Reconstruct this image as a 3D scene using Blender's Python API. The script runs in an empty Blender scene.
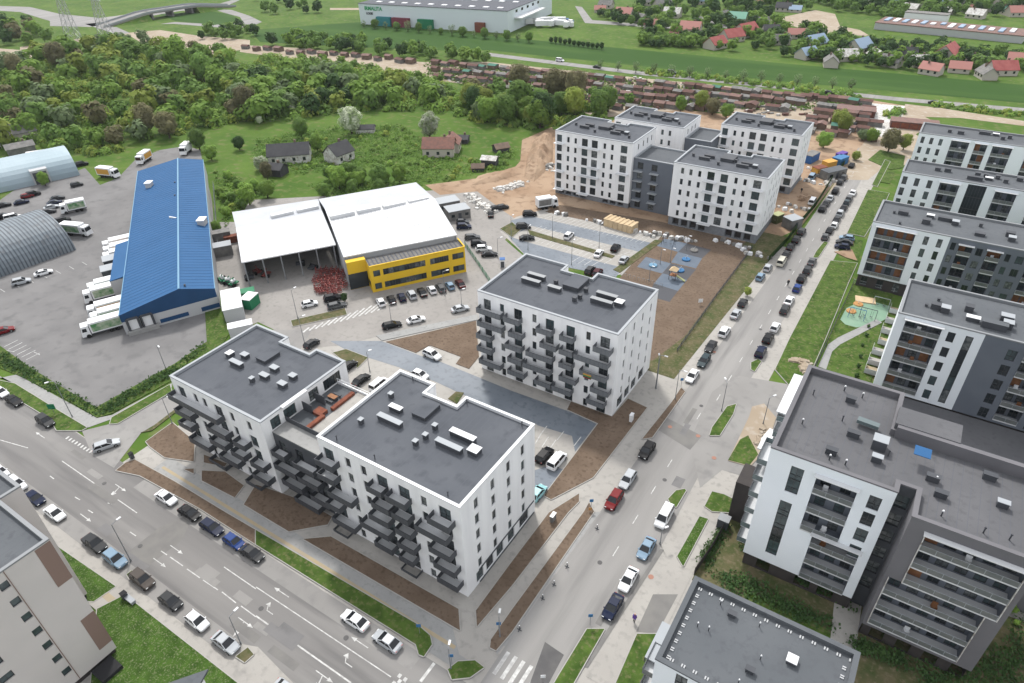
import bpy, math, random
from mathutils import Vector, Matrix
from mathutils.geometry import tessellate_polygon
R = math.radians
rnd = random.Random(7)
scene = bpy.context.scene
COL = scene.collection
# ---------------------------------------------------------------- camera frame (survey of the photograph)
FPX, PITCH, ROLL, YAW, CAMH = 674.97, .606774, -.0253804, .582354, 82.0
_f = Vector((0, math.cos(PITCH), -math.sin(PITCH))); _r = Vector((1, 0, 0)); _u = _r.cross(_f)
_r2 = math.cos(ROLL)*_r + math.sin(ROLL)*_u; _u2 = _r2.cross(_f)
_Z = Matrix.Rotation(YAW, 3, 'Z'); FW = _Z@_f; RT = _Z@_r2; UP = _Z@_u2
def W(x, y, z=0.0):
    """ground survey: the point of the plane at height z that shows at pixel x, y"""
    d = (x-512)*RT-(y-341.5)*UP+FPX*FW
    t = (z-CAMH)/d.z
    return Vector((d.x*t, d.y*t, z))
cd = bpy.data.cameras.new('camera'); cam = bpy.data.objects.new('camera', cd); COL.objects.link(cam)
cd.sensor_width = 36; cd.lens = FPX/1024*36; cd.clip_start = 1; cd.clip_end = 6000
cam.matrix_world = Matrix((( RT.x, UP.x, -FW.x, 0), (RT.y, UP.y, -FW.y, 0), (RT.z, UP.z, -FW.z, CAMH), (0, 0, 0, 1)))
scene.camera = cam
# ---------------------------------------------------------------- materials
MATS = {}
def mat(name, c, rough=.85, c2=None, scale=.5, c3=None, scale3=6., met=0., spec=.3, lo=.35, hi=.65, detail=4., bump=0., emit=None, stretch=None):
    if name in MATS: return MATS[name]
    m = bpy.data.materials.new(name); m.use_nodes = True; nt = m.node_tree; N = nt.nodes; L = nt.links
    b = N['Principled BSDF']; b.inputs['Roughness'].default_value = rough; b.inputs['Metallic'].default_value = met
    b.inputs['Specular IOR Level'].default_value = spec
    b.inputs['Base Color'].default_value = (*c, 1)
    def noise(sc, lo, hi, det=detail):
        g = N.new('ShaderNodeNewGeometry'); n = N.new('ShaderNodeTexNoise'); n.inputs['Scale'].default_value = sc; n.inputs['Detail'].default_value = det
        v = g.outputs['Position']
        if stretch:
            mp = N.new('ShaderNodeMapping'); mp.inputs['Scale'].default_value = stretch; L.new(v, mp.inputs['Vector']); v = mp.outputs['Vector']
        L.new(v, n.inputs['Vector'])
        r = N.new('ShaderNodeMapRange'); r.inputs['From Min'].default_value = lo; r.inputs['From Max'].default_value = hi
        L.new(n.outputs['Fac'], r.inputs['Value']); return r.outputs['Result'], n.outputs['Fac']
    out = None
    if c2:
        f, _ = noise(scale, lo, hi)
        mx = N.new('ShaderNodeMix'); mx.data_type = 'RGBA'; L.new(f, mx.inputs[0]); mx.inputs[6].default_value = (*c, 1); mx.inputs[7].default_value = (*c2, 1); out = mx.outputs[2]
    if c3:
        f, _ = noise(scale3, .52, .72)
        mx = N.new('ShaderNodeMix'); mx.data_type = 'RGBA'; L.new(f, mx.inputs[0]); mx.inputs[7].default_value = (*c3, 1)
        if out: L.new(out, mx.inputs[6])
        else: mx.inputs[6].default_value = (*c, 1)
        out = mx.outputs[2]
    if out: L.new(out, b.inputs['Base Color'])
    if bump:
        _, h = noise(scale3*1.5, 0, 1); bp = N.new('ShaderNodeBump'); bp.inputs['Strength'].default_value = bump; bp.inputs['Distance'].default_value = .1
        L.new(h, bp.inputs['Height']); L.new(bp.outputs['Normal'], b.inputs['Normal'])
    MATS[name] = m; return m
def leafmat(name, c, c2):
    """foliage: each crown a little different, each leaf clump a little different"""
    m = bpy.data.materials.new(name); m.use_nodes = True; nt = m.node_tree; N = nt.nodes; L = nt.links
    b = N['Principled BSDF']; b.inputs['Roughness'].default_value = .8; b.inputs['Specular IOR Level'].default_value = .15
    g = N.new('ShaderNodeNewGeometry'); oi = N.new('ShaderNodeObjectInfo')
    n = N.new('ShaderNodeTexNoise'); n.inputs['Scale'].default_value = .45; n.inputs['Detail'].default_value = 3; L.new(g.outputs['Position'], n.inputs['Vector'])
    r = N.new('ShaderNodeMapRange'); r.inputs['From Min'].default_value = .35; r.inputs['From Max'].default_value = .65; L.new(n.outputs['Fac'], r.inputs['Value'])
    mx = N.new('ShaderNodeMix'); mx.data_type = 'RGBA'; L.new(r.outputs['Result'], mx.inputs[0]); mx.inputs[6].default_value = (*c, 1); mx.inputs[7].default_value = (*c2, 1)
    h = N.new('ShaderNodeHueSaturation'); L.new(mx.outputs[2], h.inputs['Color']); b.inputs['Subsurface Weight'].default_value = 0
    v = N.new('ShaderNodeMapRange'); v.inputs['To Min'].default_value = .72; v.inputs['To Max'].default_value = 1.3; L.new(oi.outputs['Random'], v.inputs['Value']); L.new(v.outputs['Result'], h.inputs['Value'])
    L.new(h.outputs['Color'], b.inputs['Base Color'])
    tl = N.new('ShaderNodeBsdfTranslucent'); L.new(h.outputs['Color'], tl.inputs['Color']); ms = N.new('ShaderNodeMixShader'); ms.inputs[0].default_value = .35
    L.new(b.outputs[0], ms.inputs[1]); L.new(tl.outputs[0], ms.inputs[2]); L.new(ms.outputs[0], N['Material Output'].inputs['Surface'])
    MATS[name] = m; return m
M = MATS
mat('meadow', (.045, .095, .014), .95, (.088, .145, .026), .06, (.13, .14, .055), .35, spec=.1, lo=.3, hi=.7, detail=9, bump=1.)
mat('field', (.028, .068, .012), .95, (.036, .082, .015), .012, (.05, .10, .02), .06, spec=.1, stretch=(.15, 1, 1))
mat('lawn', (.032, .064, .012), .95, (.078, .125, .026), .5, (.13, .13, .06), 1.8, spec=.1, bump=1., lo=.3, hi=.7, detail=8)
mat('flower_lawn', (.026, .056, .009), .95, (.06, .115, .02), .7, (.15, .17, .09), 4.5, spec=.1, bump=1., lo=.3, hi=.7, detail=8)
mat('rough_grass', (.055, .072, .025), .95, (.115, .10, .055), .45, (.15, .125, .08), 1.6, spec=.1, bump=1., detail=8)
mat('hedge', (.012, .035, .008), .95, (.03, .06, .012), .9, spec=.1)
mat('asphalt', (.148, .145, .145), .9, (.182, .178, .177), .12, (.128, .126, .126), .35, spec=.2, detail=8)
mat('asphalt_worn', (.150, .145, .142), .9, (.215, .208, .20), .22, (.13, .126, .124), .5, spec=.2, stretch=(.07, 1, 1))
mat('street', (.205, .199, .192), .9, (.265, .257, .247), .22, (.18, .175, .17), .5, spec=.2, stretch=(1, .07, 1))
mat('lane', (.215, .208, .20), .9, (.25, .243, .233), .1, (.19, .185, .18), .5, spec=.2)
mat('dark_asphalt', (.085, .083, .084), .9, (.11, .107, .105), .5, spec=.25)
mat('patch_asphalt', (.15, .145, .14), .9, (.175, .17, .16), .5)
mat('pavers', (.30, .286, .265), .9, (.34, .325, .30), .12, (.255, .245, .228), 1.0, spec=.25)
mat('blue_pavers', (.15, .17, .195), .85, (.19, .21, .235), .15, (.12, .135, .155), 1.2)
mat('dark_pavers', (.115, .135, .16), .55, (.15, .17, .195), .12, (.09, .105, .125), .8)  # darker, smoother blue-grey pavers for the drive
mat('concrete_walk', (.25, .25, .245), .9, (.28, .28, .272), .3, (.22, .22, .215), 1.5)
mat('yellow_walk', (.36, .29, .18), .9, (.31, .265, .19), .4)
mat('kerb', (.33, .32, .30), .9)
mat('soil', (.115, .083, .06), .95, (.155, .115, .085), .25, (.085, .06, .043), 1.6, spec=.1, bump=1., lo=.3, hi=.7, detail=9)
mat('dirt', (.26, .175, .115), .95, (.34, .25, .175), .06, (.18, .12, .08), .35, spec=.1, bump=.6)
mat('sand', (.34, .285, .22), .95, (.29, .235, .175), .1, (.38, .34, .29), .5, spec=.1)
mat('white_paint', (.55, .55, .535), .85, (.36, .355, .345), 1.6)
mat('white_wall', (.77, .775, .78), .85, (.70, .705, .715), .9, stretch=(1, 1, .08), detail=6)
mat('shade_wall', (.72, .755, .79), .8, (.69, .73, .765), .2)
mat('beige_wall', (.52, .49, .47), .85, (.49, .465, .445), .3)
mat('brown_panel', (.21, .145, .12), .8)
mat('cap_metal', (.30, .32, .34), .6)
mat('white_cap', (.60, .61, .62), .6)
mat('roof_felt', (.078, .085, .098), .9, (.098, .105, .118), .12, (.066, .072, .083), .45, spec=.18, detail=7)
mat('roof_felt_pale', (.090, .098, .107), .9, (.108, .116, .125), .15, (.082, .088, .097), 1.2, spec=.18)
mat('roof_felt_warm', (.100, .101, .108), .9, (.118, .118, .125), .15, (.09, .091, .097), 1.2, spec=.18)
mat('seam', (.09, .095, .11), .9)
mat('dark_grey', (.052, .056, .064), .7, (.065, .069, .078), .4)
mat('mid_grey', (.125, .14, .165), .8, (.11, .125, .15), .2)
mat('grey_wall', (.12, .118, .127), .8, (.138, .135, .145), .2)
mat('dark_plinth', (.035, .03, .03), .8, (.05, .043, .04), .5)
mat('block_grey', (.19, .20, .215), .9, (.15, .16, .175), 1.5)
mat('balcony_panel', (.075, .08, .09), .5, met=.3)
mat('balcony_floor', (.50, .51, .52), .85)
mat('loggia_rail', (.10, .112, .112), .3, (.14, .146, .14), .6)
mat('grey_panel', (.12, .13, .142), .5)
mat('frame', (.03, .032, .035), .5)
mat('glass', (.018, .024, .028), .08, spec=.6)
mat('glass_pale', (.06, .085, .09), .15, (.035, .05, .055), 1.2, spec=.6)
mat('glass_curtain', (.16, .17, .17), .2, (.04, .05, .055), 1.5, spec=.5)
mat('balc_glass', (.10, .13, .135), .15, spec=.6)
mat('wood_panel', (.20, .085, .035), .7, (.26, .12, .055), 2)
mat('rust', (.20, .065, .035), .9, (.13, .045, .03), 1.)
mat('red_iron', (.22, .045, .035), .7, (.13, .03, .03), .8)
mat('blue_roof', (.030, .100, .225), .75, (.027, .092, .208), .15, spec=.12)
mat('blue_wall', (.014, .055, .135), .7, (.012, .048, .12), .3, spec=.2)
mat('blue_ridge', (.13, .26, .38), .7)
mat('pale_wall', (.40, .41, .42), .7)
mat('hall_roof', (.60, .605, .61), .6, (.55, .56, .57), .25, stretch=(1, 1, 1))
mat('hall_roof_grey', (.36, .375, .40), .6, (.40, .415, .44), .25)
mat('yard_pavers', (.235, .222, .208), .9, (.27, .256, .24), .12, (.205, .195, .183), .9)
mat('yellow_wall', (.66, .43, .02), .7, (.60, .39, .02), .3)
mat('office_roof', (.13, .125, .12), .9, (.17, .165, .155), .8, (.09, .085, .08), 2.)
mat('hangar_blue', (.25, .32, .36), .55, (.30, .37, .41), .08, met=.2)
mat('hangar_rust', (.15, .18, .205), .6, (.20, .23, .255), .15, (.12, .13, .14), .5)
mat('hangar_rib', (.075, .09, .105), .6)
mat('steel', (.35, .36, .37), .5, met=.6)
mat('pole_grey', (.22, .23, .24), .6, met=.3)
mat('lamp_head', (.62, .63, .64), .5)
mat('tyre', (.012, .012, .012), .9)
mat('rim', (.25, .26, .27), .4, met=.6)
mat('car_glass', (.012, .014, .017), .08, spec=.45)
mat('light_lens', (.6, .62, .62), .2)
mat('tail_lens', (.35, .02, .015), .3)
mat('trunk', (.055, .042, .03), .95)
mat('pale_trunk', (.10, .085, .07), .95)
mat('tan_roof', (.22, .11, .085), .9, (.16, .09, .075), 1.)
mat('garage_rust', (.13, .062, .05), .9, (.085, .05, .043), .8)
mat('garage_pink', (.20, .115, .095), .9, (.14, .095, .085), .8)
mat('garage_grey', (.13, .13, .125), .9, (.2, .19, .18), .8)
mat('garage_green', (.06, .16, .12), .9)
mat('garage_wall', (.17, .12, .09), .9, (.12, .09, .07), .8)
mat('house_wall', (.42, .39, .34), .9)
mat('house_red', (.27, .07, .065), .8, (.33, .10, .09), .5)
mat('house_pink', (.36, .17, .145), .8)
mat('house_blue', (.24, .32, .42), .7)
mat('house_dark', (.045, .045, .05), .85, (.06, .06, .062), .5)
mat('house_green', (.18, .36, .27), .8)
mat('store_wall', (.58, .64, .67), .7)
mat('store_roof', (.075, .08, .095), .9)
mat('teal', (.03, .19, .21), .7); mat('maroon', (.16, .03, .045), .7); mat('sign_green', (.02, .28, .10), .6)
mat('orange', (.42, .22, .08), .7); mat('play_green', (.16, .27, .19), .9, (.2, .3, .22), .3); mat('play_blue', (.035, .14, .30), .7)
mat('play_black', (.07, .072, .08), .9); mat('play_grey', (.12, .145, .18), .9, (.10, .125, .16), .5)
mat('debris', (.42, .40, .37), .9, (.6, .6, .58), .8, (.2, .17, .14), 1.2)
mat('pale_wood', (.55, .42, .26), .85, (.46, .35, .22), 1)
mat('white_plastic', (.68, .69, .70), .5); mat('container_blue', (.025, .10, .28), .6); mat('truck_green', (.06, .20, .07), .6, (.35, .4, .3), .9)
mat('deep_green', (.01, .16, .07), .6); mat('mustard', (.48, .26, .05), .7); mat('lime', (.30, .32, .16), .6)
mat('skin', (.5, .3, .22), .7); mat('purple', (.10, .05, .25), .8); mat('black_cloth', (.02, .02, .022), .9)
mat('manhole', (.30, .16, .12), .9)
for nm, c in dict(white=(.72, .73, .74), silver=(.38, .40, .42), grey=(.12, .125, .13), dark_grey=(.045, .047, .05), black=(.012, .012, .014), navy=(.012, .02, .055), blue=(.02, .06, .24), light_blue=(.18, .27, .36), teal=(.035, .06, .07), red=(.20, .012, .015), maroon=(.07, .01, .015), brown=(.10, .085, .075), cream=(.62, .60, .50), aqua=(.25, .48, .50)).items():
    mat('paint_'+nm, tuple(v*.7 for v in c) if max(c) < .3 else tuple(v*.93 for v in c), .32, spec=.14 if max(c) < .3 else .3, met=.0)
# ---------------------------------------------------------------- mesh builder
ORG = {}
def tag(o, label=None, cat=None, group=None, kind=None):
    if label: o['label'] = label
    if cat: o['category'] = cat
    if group: o['group'] = group
    if kind: o['kind'] = kind
    return o
def thing(name, loc, label, cat, group=None, rz=0):
    o = bpy.data.objects.new(name, None); COL.objects.link(o); o.location = loc; o.rotation_euler = (0, 0, rz); o.empty_display_size = .5
    ORG[o] = Vector(loc); return tag(o, label, cat, group)
class MB:
    def __init__(s): s.v = []; s.f = []; s.m = []; s.cur = 0
    def face(s, pts):
        n = len(s.v); s.v += [tuple(p) for p in pts]; s.f.append(tuple(range(n, n+len(pts)))); s.m.append(s.cur)
    def quadbox(s, b, t, cap=True):
        """b, t: 4 bottom and 4 top points counter-clockwise seen from above"""
        n = len(s.v); s.v += [tuple(p) for p in b]+[tuple(p) for p in t]
        k = len(b)
        for i in range(k): s.f.append((n+i, n+(i+1) % k, n+k+(i+1) % k, n+k+i)); s.m.append(s.cur)
        if cap: s.f.append(tuple(n+k+i for i in range(k))); s.f.append(tuple(n+k-1-i for i in range(k))); s.m += [s.cur]*2
    def box(s, x0, x1, y0, y1, z0, z1):
        s.quadbox([(x0, y0, z0), (x1, y0, z0), (x1, y1, z0), (x0, y1, z0)], [(x0, y0, z1), (x1, y0, z1), (x1, y1, z1), (x0, y1, z1)])
    def obox(s, c, a, l, w, z0, z1, taper=1.):
        """box centred on c, long axis at angle a"""
        ca, sa = math.cos(a), math.sin(a)
        def q(k, z): return [(c[0]+ca*x*k-sa*y*k, c[1]+sa*x*k+ca*y*k, z) for x, y in ((-l/2, -w/2), (l/2, -w/2), (l/2, w/2), (-l/2, w/2))]
        s.quadbox(q(1, z0), q(taper, z1))
    def bar(s, a, b, w, h=None):
        a, b = Vector(a), Vector(b); h = h or w; d = (b-a).normalized(); up = Vector((0, 0, 1)) if abs(d.z) < .9 else Vector((1, 0, 0))
        x = d.cross(up).normalized()*w/2; y = x.cross(d).normalized()*h/2
        s.quadbox([a-x-y, a+x-y, a+x+y, a-x+y], [b-x-y, b+x-y, b+x+y, b-x+y])
    def tube(s, a, b, r0, r1=None, n=8):
        a, b = Vector(a), Vector(b); r1 = r0 if r1 is None else r1; d = (b-a).normalized(); up = Vector((0, 0, 1)) if abs(d.z) < .9 else Vector((1, 0, 0))
        x = d.cross(up).normalized(); y = d.cross(x).normalized()
        p = [[c+(x*math.cos(2*math.pi*i/n)-y*math.sin(2*math.pi*i/n))*r for i in range(n)] for c, r in ((a, r0), (b, r1))]
        s.quadbox(p[0], p[1])
    def prism(s, poly, z0, z1):
        """polygon in plan, any shape"""
        k = len(poly); area = sum(poly[i][0]*poly[(i+1) % k][1]-poly[(i+1) % k][0]*poly[i][1] for i in range(k))
        if area < 0: poly = poly[::-1]
        n = len(s.v); s.v += [(p[0], p[1], z1) for p in poly]
        for t in tessellate_polygon([[Vector((p[0], p[1], 0)) for p in poly]]):
            a, b, c = t; q = [poly[i] for i in (a, b, c)]
            ar = (q[1][0]-q[0][0])*(q[2][1]-q[0][1])-(q[2][0]-q[0][0])*(q[1][1]-q[0][1])
            s.f.append((n+a, n+b, n+c) if ar > 0 else (n+a, n+c, n+b)); s.m.append(s.cur)
        if z1 > z0:
            for i in range(k):
                j = (i+1) % k; s.face([(poly[i][0], poly[i][1], z0), (poly[j][0], poly[j][1], z0), (poly[j][0], poly[j][1], z1), (poly[i][0], poly[i][1], z1)])
    def build(s, name, mats, parent=None, world=True, smooth=False, label=None):
        me = s.mesh(name, mats, ORG[root(parent)] if (parent and world) else Vector((0, 0, 0)), smooth)
        o = bpy.data.objects.new(name, me); COL.objects.link(o)
        if parent: o.parent = parent
        if label: o['label'] = label
        return o
    def mesh(s, name, mats, off=Vector((0, 0, 0)), smooth=False):
        me = bpy.data.meshes.new(name); me.from_pydata([(v[0]-off[0], v[1]-off[1], v[2]-off[2]) for v in s.v], [], s.f)
        for m in (mats if isinstance(mats, (list, tuple)) else [mats]): me.materials.append(M[m] if isinstance(m, str) else m)
        me.polygons.foreach_set('material_index', s.m)
        if smooth: me.polygons.foreach_set('use_smooth', [True]*len(s.f))
        me.update(); return me
def root(o):
    while o.parent: o = o.parent
    return o
def place(name, me, parent, loc, rz=0):
    """a part from shared mesh data, loc in world, parent unrotated"""
    o = bpy.data.objects.new(name, me); COL.objects.link(o); o.parent = parent; o.location = Vector(loc)-ORG[root(parent)]; o.rotation_euler = (0, 0, rz); return o
def copy_tree(o, parent=None):
    c = o.copy(); COL.objects.link(c); c.parent = parent
    for ch in KIDS.get(o, [k for k in o.children]): copy_tree(ch, c)
    return c
KIDS = {}
def freeze(o):
    KIDS[o] = list(o.children)
    for k in KIDS[o]: freeze(k)
# ---------------------------------------------------------------- light
SUN_AZ = Vector((-.69, .724)).normalized(); ELEV = 52
w = bpy.data.worlds.new('World'); scene.world = w; w.use_nodes = True
N = w.node_tree.nodes; sky = N.new('ShaderNodeTexSky'); sky.sky_type = 'NISHITA'; sky.sun_disc = False
sky.sun_elevation = R(ELEV); sky.sun_rotation = math.atan2(SUN_AZ.x, SUN_AZ.y); sky.dust_density = 3.; sky.air_density = .8; sky.ozone_density = .6
hs = N.new('ShaderNodeHueSaturation'); hs.inputs['Saturation'].default_value = .30; w.node_tree.links.new(sky.outputs[0], hs.inputs['Color'])
cl = N.new('ShaderNodeMix'); cl.data_type = 'RGBA'; cl.inputs[0].default_value = .45; cl.inputs[7].default_value = (7.2, 7.3, 7.5, 1)   # thin bright cloud over the whole sky
w.node_tree.links.new(hs.outputs[0], cl.inputs[6]); w.node_tree.links.new(cl.outputs[2], N['Background'].inputs[0]); N['Background'].inputs[1].default_value = .15
sd = bpy.data.lights.new('sun', 'SUN'); sun = bpy.data.objects.new('sun', sd); COL.objects.link(sun)
sd.energy = 2.0; sd.angle = R(6); sd.color = (1, .97, .92)
sun.rotation_euler = Vector((SUN_AZ.x*math.cos(R(ELEV)), SUN_AZ.y*math.cos(R(ELEV)), math.sin(R(ELEV)))).to_track_quat('Z', 'Y').to_euler()
vs = scene.view_settings; vs.view_transform = 'Standard'; vs.look = 'None'; vs.exposure = .68; vs.gamma = 1

hz = bpy.data.materials.new('haze'); hz.use_nodes = True; hn = hz.node_tree.nodes; hn.remove(hn['Principled BSDF'])
pv = hn.new('ShaderNodeVolumePrincipled'); pv.inputs['Color'].default_value = (.82, .88, .95, 1); pv.inputs['Density'].default_value = .00006; hz.node_tree.links.new(pv.outputs[0], hn['Material Output'].inputs['Volume']); MATS['haze'] = hz
# ---------------------------------------------------------------- the ground
def P(*pts): return [W(*p)[:2] for p in pts]
def sheet(name, poly, m, z, h=0., label=None, kind='structure', kerb=False):
    """a flush sheet at height z, or a raised slab of height h with a kerb round it"""
    b = MB(); b.prism(poly, z, z+h); o = b.build(name, m); o['kind'] = kind
    if label: o['label'] = label
    if kerb:
        k = MB(); n = len(poly)
        ar = sum(poly[i][0]*poly[(i+1) % n][1]-poly[(i+1) % n][0]*poly[i][1] for i in range(n)); sg = 1 if ar > 0 else -1
        for i in range(n):
            a, c = Vector(poly[i]), Vector(poly[(i+1) % n]); d = (c-a)
            if d.length < .05: continue
            d.normalize(); nn = Vector((d.y, -d.x))*.06*sg
            k.bar((a.x+nn.x, a.y+nn.y, (z+h)/2+.006*(i % 2)), (c.x+nn.x, c.y+nn.y, (z+h)/2+.006*(i % 2)), .12, z+h+.02)
        k.build('kerb', 'kerb')['kind'] = 'structure'
    return o
g = MB()
g.face([(-2600, -600, -.03), (1500, -600, -.03), (1500, 3800, -.03), (-2600, 3800, -.03)]); g.build('ground', 'meadow')['kind'] = 'structure'
WR = lambda x0, x1, y0, y1: [(x0, y0), (x1, y0), (x1, y1), (x0, y1)]
sheet('pavement', [(-112, 33.5), (-28.6, 33.5), (-27.4, 100), (-24.6, 190), (-24.6, 268), (-14, 268), (-15, 110), (-6, 100), (40, 100), (40, -60), (-75, -60), (-75, 19), (-180, 19), (-180, 33), (-125, 34)], 'pavers', .0)
sheet('pavement', WR(-103, -27, 33.4, 112), 'pavers', .004)
sheet('pavement', [(-31, 104), (-24, 104), (-24, 172), (-28.4, 172)], 'pavers', .0045)
sheet('pavement', WR(-29.35, -28.6, 40, 66), 'concrete_walk', .03)
sheet('road', WR(-420, 60, 19.9, 33.5), 'asphalt_worn', .010)
sheet('parking_strip', WR(-96, -37, 31.0, 33.5), 'lane', .0135)
sheet('parking_strip', WR(-150, -46, 19.9, 22.3), 'lane', .0135)
sheet('road', [(-28.6, -60), (-28.6, 42), (-28.2, 65), (-27.6, 101), (-26.2, 146), (-25.2, 185), (-24.5, 262), (-18.2, 262), (-18.2, 120), (-17.6, 64), (-18.7, 42), (-18.7, -60)], 'street', .016)
sheet('road', P((690, 440), (712, 392), (735, 375), (850, 395), (790, 470), (748, 478), (722, 470), (700, 488)), 'lane', .020)
sheet('truck_yard', P((-160, 325), (-160, 180), (0, 200), (20, 186), (62, 176), (85, 168), (100, 185), (118, 178), (135, 160), (160, 150), (186, 146), (200, 150), (212, 200), (219, 290), (206, 311), (207, 342), (175, 364), (96, 408), (32, 369), (0, 347), (-60, 322)), 'asphalt', .010)
sheet('yard_paving', P((210, 222), (238, 222), (250, 200), (440, 190), (470, 186), (505, 212), (520, 222), (505, 240), (526, 258), (520, 282), (480, 300), (476, 316), (376, 337), (345, 345), (312, 348), (258, 322), (236, 332), (222, 305), (219, 290)), 'yard_pavers', .014)
sheet('access_road', P((82, 431), (110, 424), (176, 392), (250, 330), (312, 330), (300, 350), (176, 412), (141, 433), (114, 468), (92, 455)), 'lane', .022)
sheet('dirt_ground', P((455, 186), (500, 184), (530, 150), (545, 130), (600, 128), (640, 105), (780, 120), (870, 100), (920, 108), (905, 150), (868, 175), (838, 178), (800, 228), (752, 250), (668, 232), (600, 222), (545, 210), (520, 222), (505, 212), (470, 195)), 'dirt', .012)
sheet('dirt_ground', P((425, 185), (480, 178), (520, 165), (522, 140), (552, 127), (560, 150), (555, 200), (500, 190), (470, 192), (440, 195)), 'dirt', .017)
sheet('dirt_ground', P((560, 205), (662, 222), (755, 245), (752, 252), (690, 240), (640, 232), (545, 212)), 'soil', .026)
sheet('sand_ground', P((820, 205), (850, 160), (870, 135), (905, 128), (925, 140), (905, 165), (880, 170), (868, 180), (840, 180)), 'sand', .024)
sheet('sand_ground', P((862, 118), (868, 103), (905, 106), (900, 126), (895, 140), (878, 136), (872, 122)), 'debris', .030)
# lots
lot = P((500, 232), (516, 217), (545, 209), (662, 235), (640, 262), (619, 275), (570, 266), (526, 256))
sheet('car_park', lot, 'pavers', .020)
sheet('car_park_lane', P((503, 232), (512, 220), (530, 216), (652, 243), (640, 252), (532, 226), (520, 232)), 'blue_pavers', .026)
sheet('car_park_lane', P((508, 236), (520, 240), (530, 243), (600, 262), (624, 268), (616, 277), (570, 268), (526, 256)), 'blue_pavers', .026)
sheet('verge', P((528, 230), (535, 232), (615, 256), (612, 258.5), (530, 235)), 'rough_grass', .020, .10)
sheet('verge', P((500, 229), (512, 222.5), (521, 230), (512, 237.5)), 'rough_grass', .020, .12, kerb=True)
sheet('verge', P((655, 240), (663, 241), (620, 273), (613, 270)), 'rough_grass', .020, .10)
sheet('pavement', P((663, 238), (669, 239.5), (628, 277), (620, 275)), 'concrete_walk', .030)
def lines(a0, a1, b0, b1, n, wd=.12, z=.034, m='white_paint', name='stall_line'):
    A0, A1, B0, B1 = (W(*p) for p in (a0, a1, b0, b1)); b = MB()
    for i in range(n):
        t = i/(n-1); p = A0.lerp(A1, t); q = B0.lerp(B1, t); d = (q-p).normalized(); x = Vector((-d.y, d.x, 0))*wd/2
        b.face([(p-x)[:2]+(z,), (p+x)[:2]+(z,), (q+x)[:2]+(z,), (q-x)[:2]+(z,)] if False else [(p.x-x.x, p.y-x.y, z), (p.x+x.x, p.y+x.y, z), (q.x+x.x, q.y+x.y, z), (q.x-x.x, q.y-x.y, z)])
    o = b.build(name, m); o['kind'] = 'structure'
    return o
lines((548, 212), (652, 236), (536, 217), (640, 243.5), 24)
lines((542, 226), (630, 252), (533, 231), (618, 256), 18)
lines((534, 234), (612, 259), (526, 239), (604, 264), 16)
lines((572, 262), (590, 267), (580, 257), (598, 262), 4)
sheet('verge', [(-41, 104), (-30.8, 104), (-27.9, 172), (-27.9, 178), (-36, 178)], 'rough_grass', .0305)
# soil and lawns
sheet('soil_bed', P((636, 350), (649, 360), (677, 368), (697, 342), (752, 249), (668, 231), (640, 255), (600, 300)), 'soil', .032)
sheet('verge', P((652, 361), (684, 337), (752, 249), (757, 251), (758, 256), (697, 342), (677, 368.5)), 'rough_grass', .036)
for q, m in (([(664.5, 238.5), (687, 243.5), (678, 252), (657, 246)], 'play_grey'), ([(687, 243.5), (711, 250), (702, 258.5), (678, 252)], 'play_black'),
             ([(678, 252), (702, 258.5), (696, 268.5), (671, 262.5)], 'play_grey'), ([(646, 257), (671, 263.5), (662, 273.5), (637, 267)], 'play_grey'),
             ([(671, 263.5), (696, 269.5), (687, 280), (662.5, 273.5)], 'play_black'), ([(662.5, 273.5), (687, 280), (678, 291), (654, 283.5)], 'play_grey'),
             ([(654, 283.5), (678, 291), (669.5, 302), (648, 296)], 'play_black')):
    sheet('play_tiles', P(*q), m, .040)
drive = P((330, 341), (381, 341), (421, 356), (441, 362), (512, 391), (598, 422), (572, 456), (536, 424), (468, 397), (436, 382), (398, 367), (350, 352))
sheet('driveway', drive, 'dark_pavers', .026)
sheet('driveway', P((500, 480), (536, 470), (572, 456), (551, 490), (540, 500), (520, 505)), 'blue_pavers', .028)
sheet('pavement', P((536, 425), (572, 436), (575, 452), (566, 470), (534, 462)), 'pavers', .032)
lines((541, 434), (574, 446), (547, 426), (581, 437), 3, .15, .042)
lines((541, 434), (556, 440), (535, 444), (549, 450), 3, .15, .042)
sheet('soil_bed', P((386, 342), (430, 332), (476, 321), (479, 357), (469, 369), (456, 364), (461, 357), (430, 345.5), (416, 353)), 'soil', .030, .08)
sheet('pavement', P((376, 336), (478, 314.5), (478, 320), (382, 341)), 'concrete_walk', .030, .1)
sheet('soil_bed', P((333, 353), (346, 349.5), (368, 358), (358, 368), (342, 360)), 'rough_grass', .030, .1, kerb=True)
sheet('soil_bed', P((448, 399), (456, 392), (464, 393), (457, 404)), 'rough_grass', .030, .1)
sheet('soil_bed', P((571, 402), (612, 417), (628, 399), (647, 408), (593, 478), (551, 500), (544, 496), (598, 424), (567, 410)), 'soil', .034, .1, kerb=True)
sheet('soil_bed', P((642, 439.5), (672, 402), (681, 388), (685, 392), (652, 438)), 'soil', .034, .1, kerb=True)
sheet('soil_bed', P((476, 611), (512, 562), (549, 513), (579, 494), (579, 502), (568, 513), (512, 586), (477, 627)), 'soil', .034, .1, kerb=True)
sheet('soil_bed', P((491, 640), (512, 610), (584, 512), (589, 503), (594, 512), (512, 632), (496, 651), (490, 648)), 'soil', .034, .1, kerb=True)
sheet('pavement', P((497, 655), (513, 633), (595, 519), (601, 512), (593, 512), (584, 512), (548, 562), (520, 605), (494, 645)), 'concrete_walk', .028)
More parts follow.
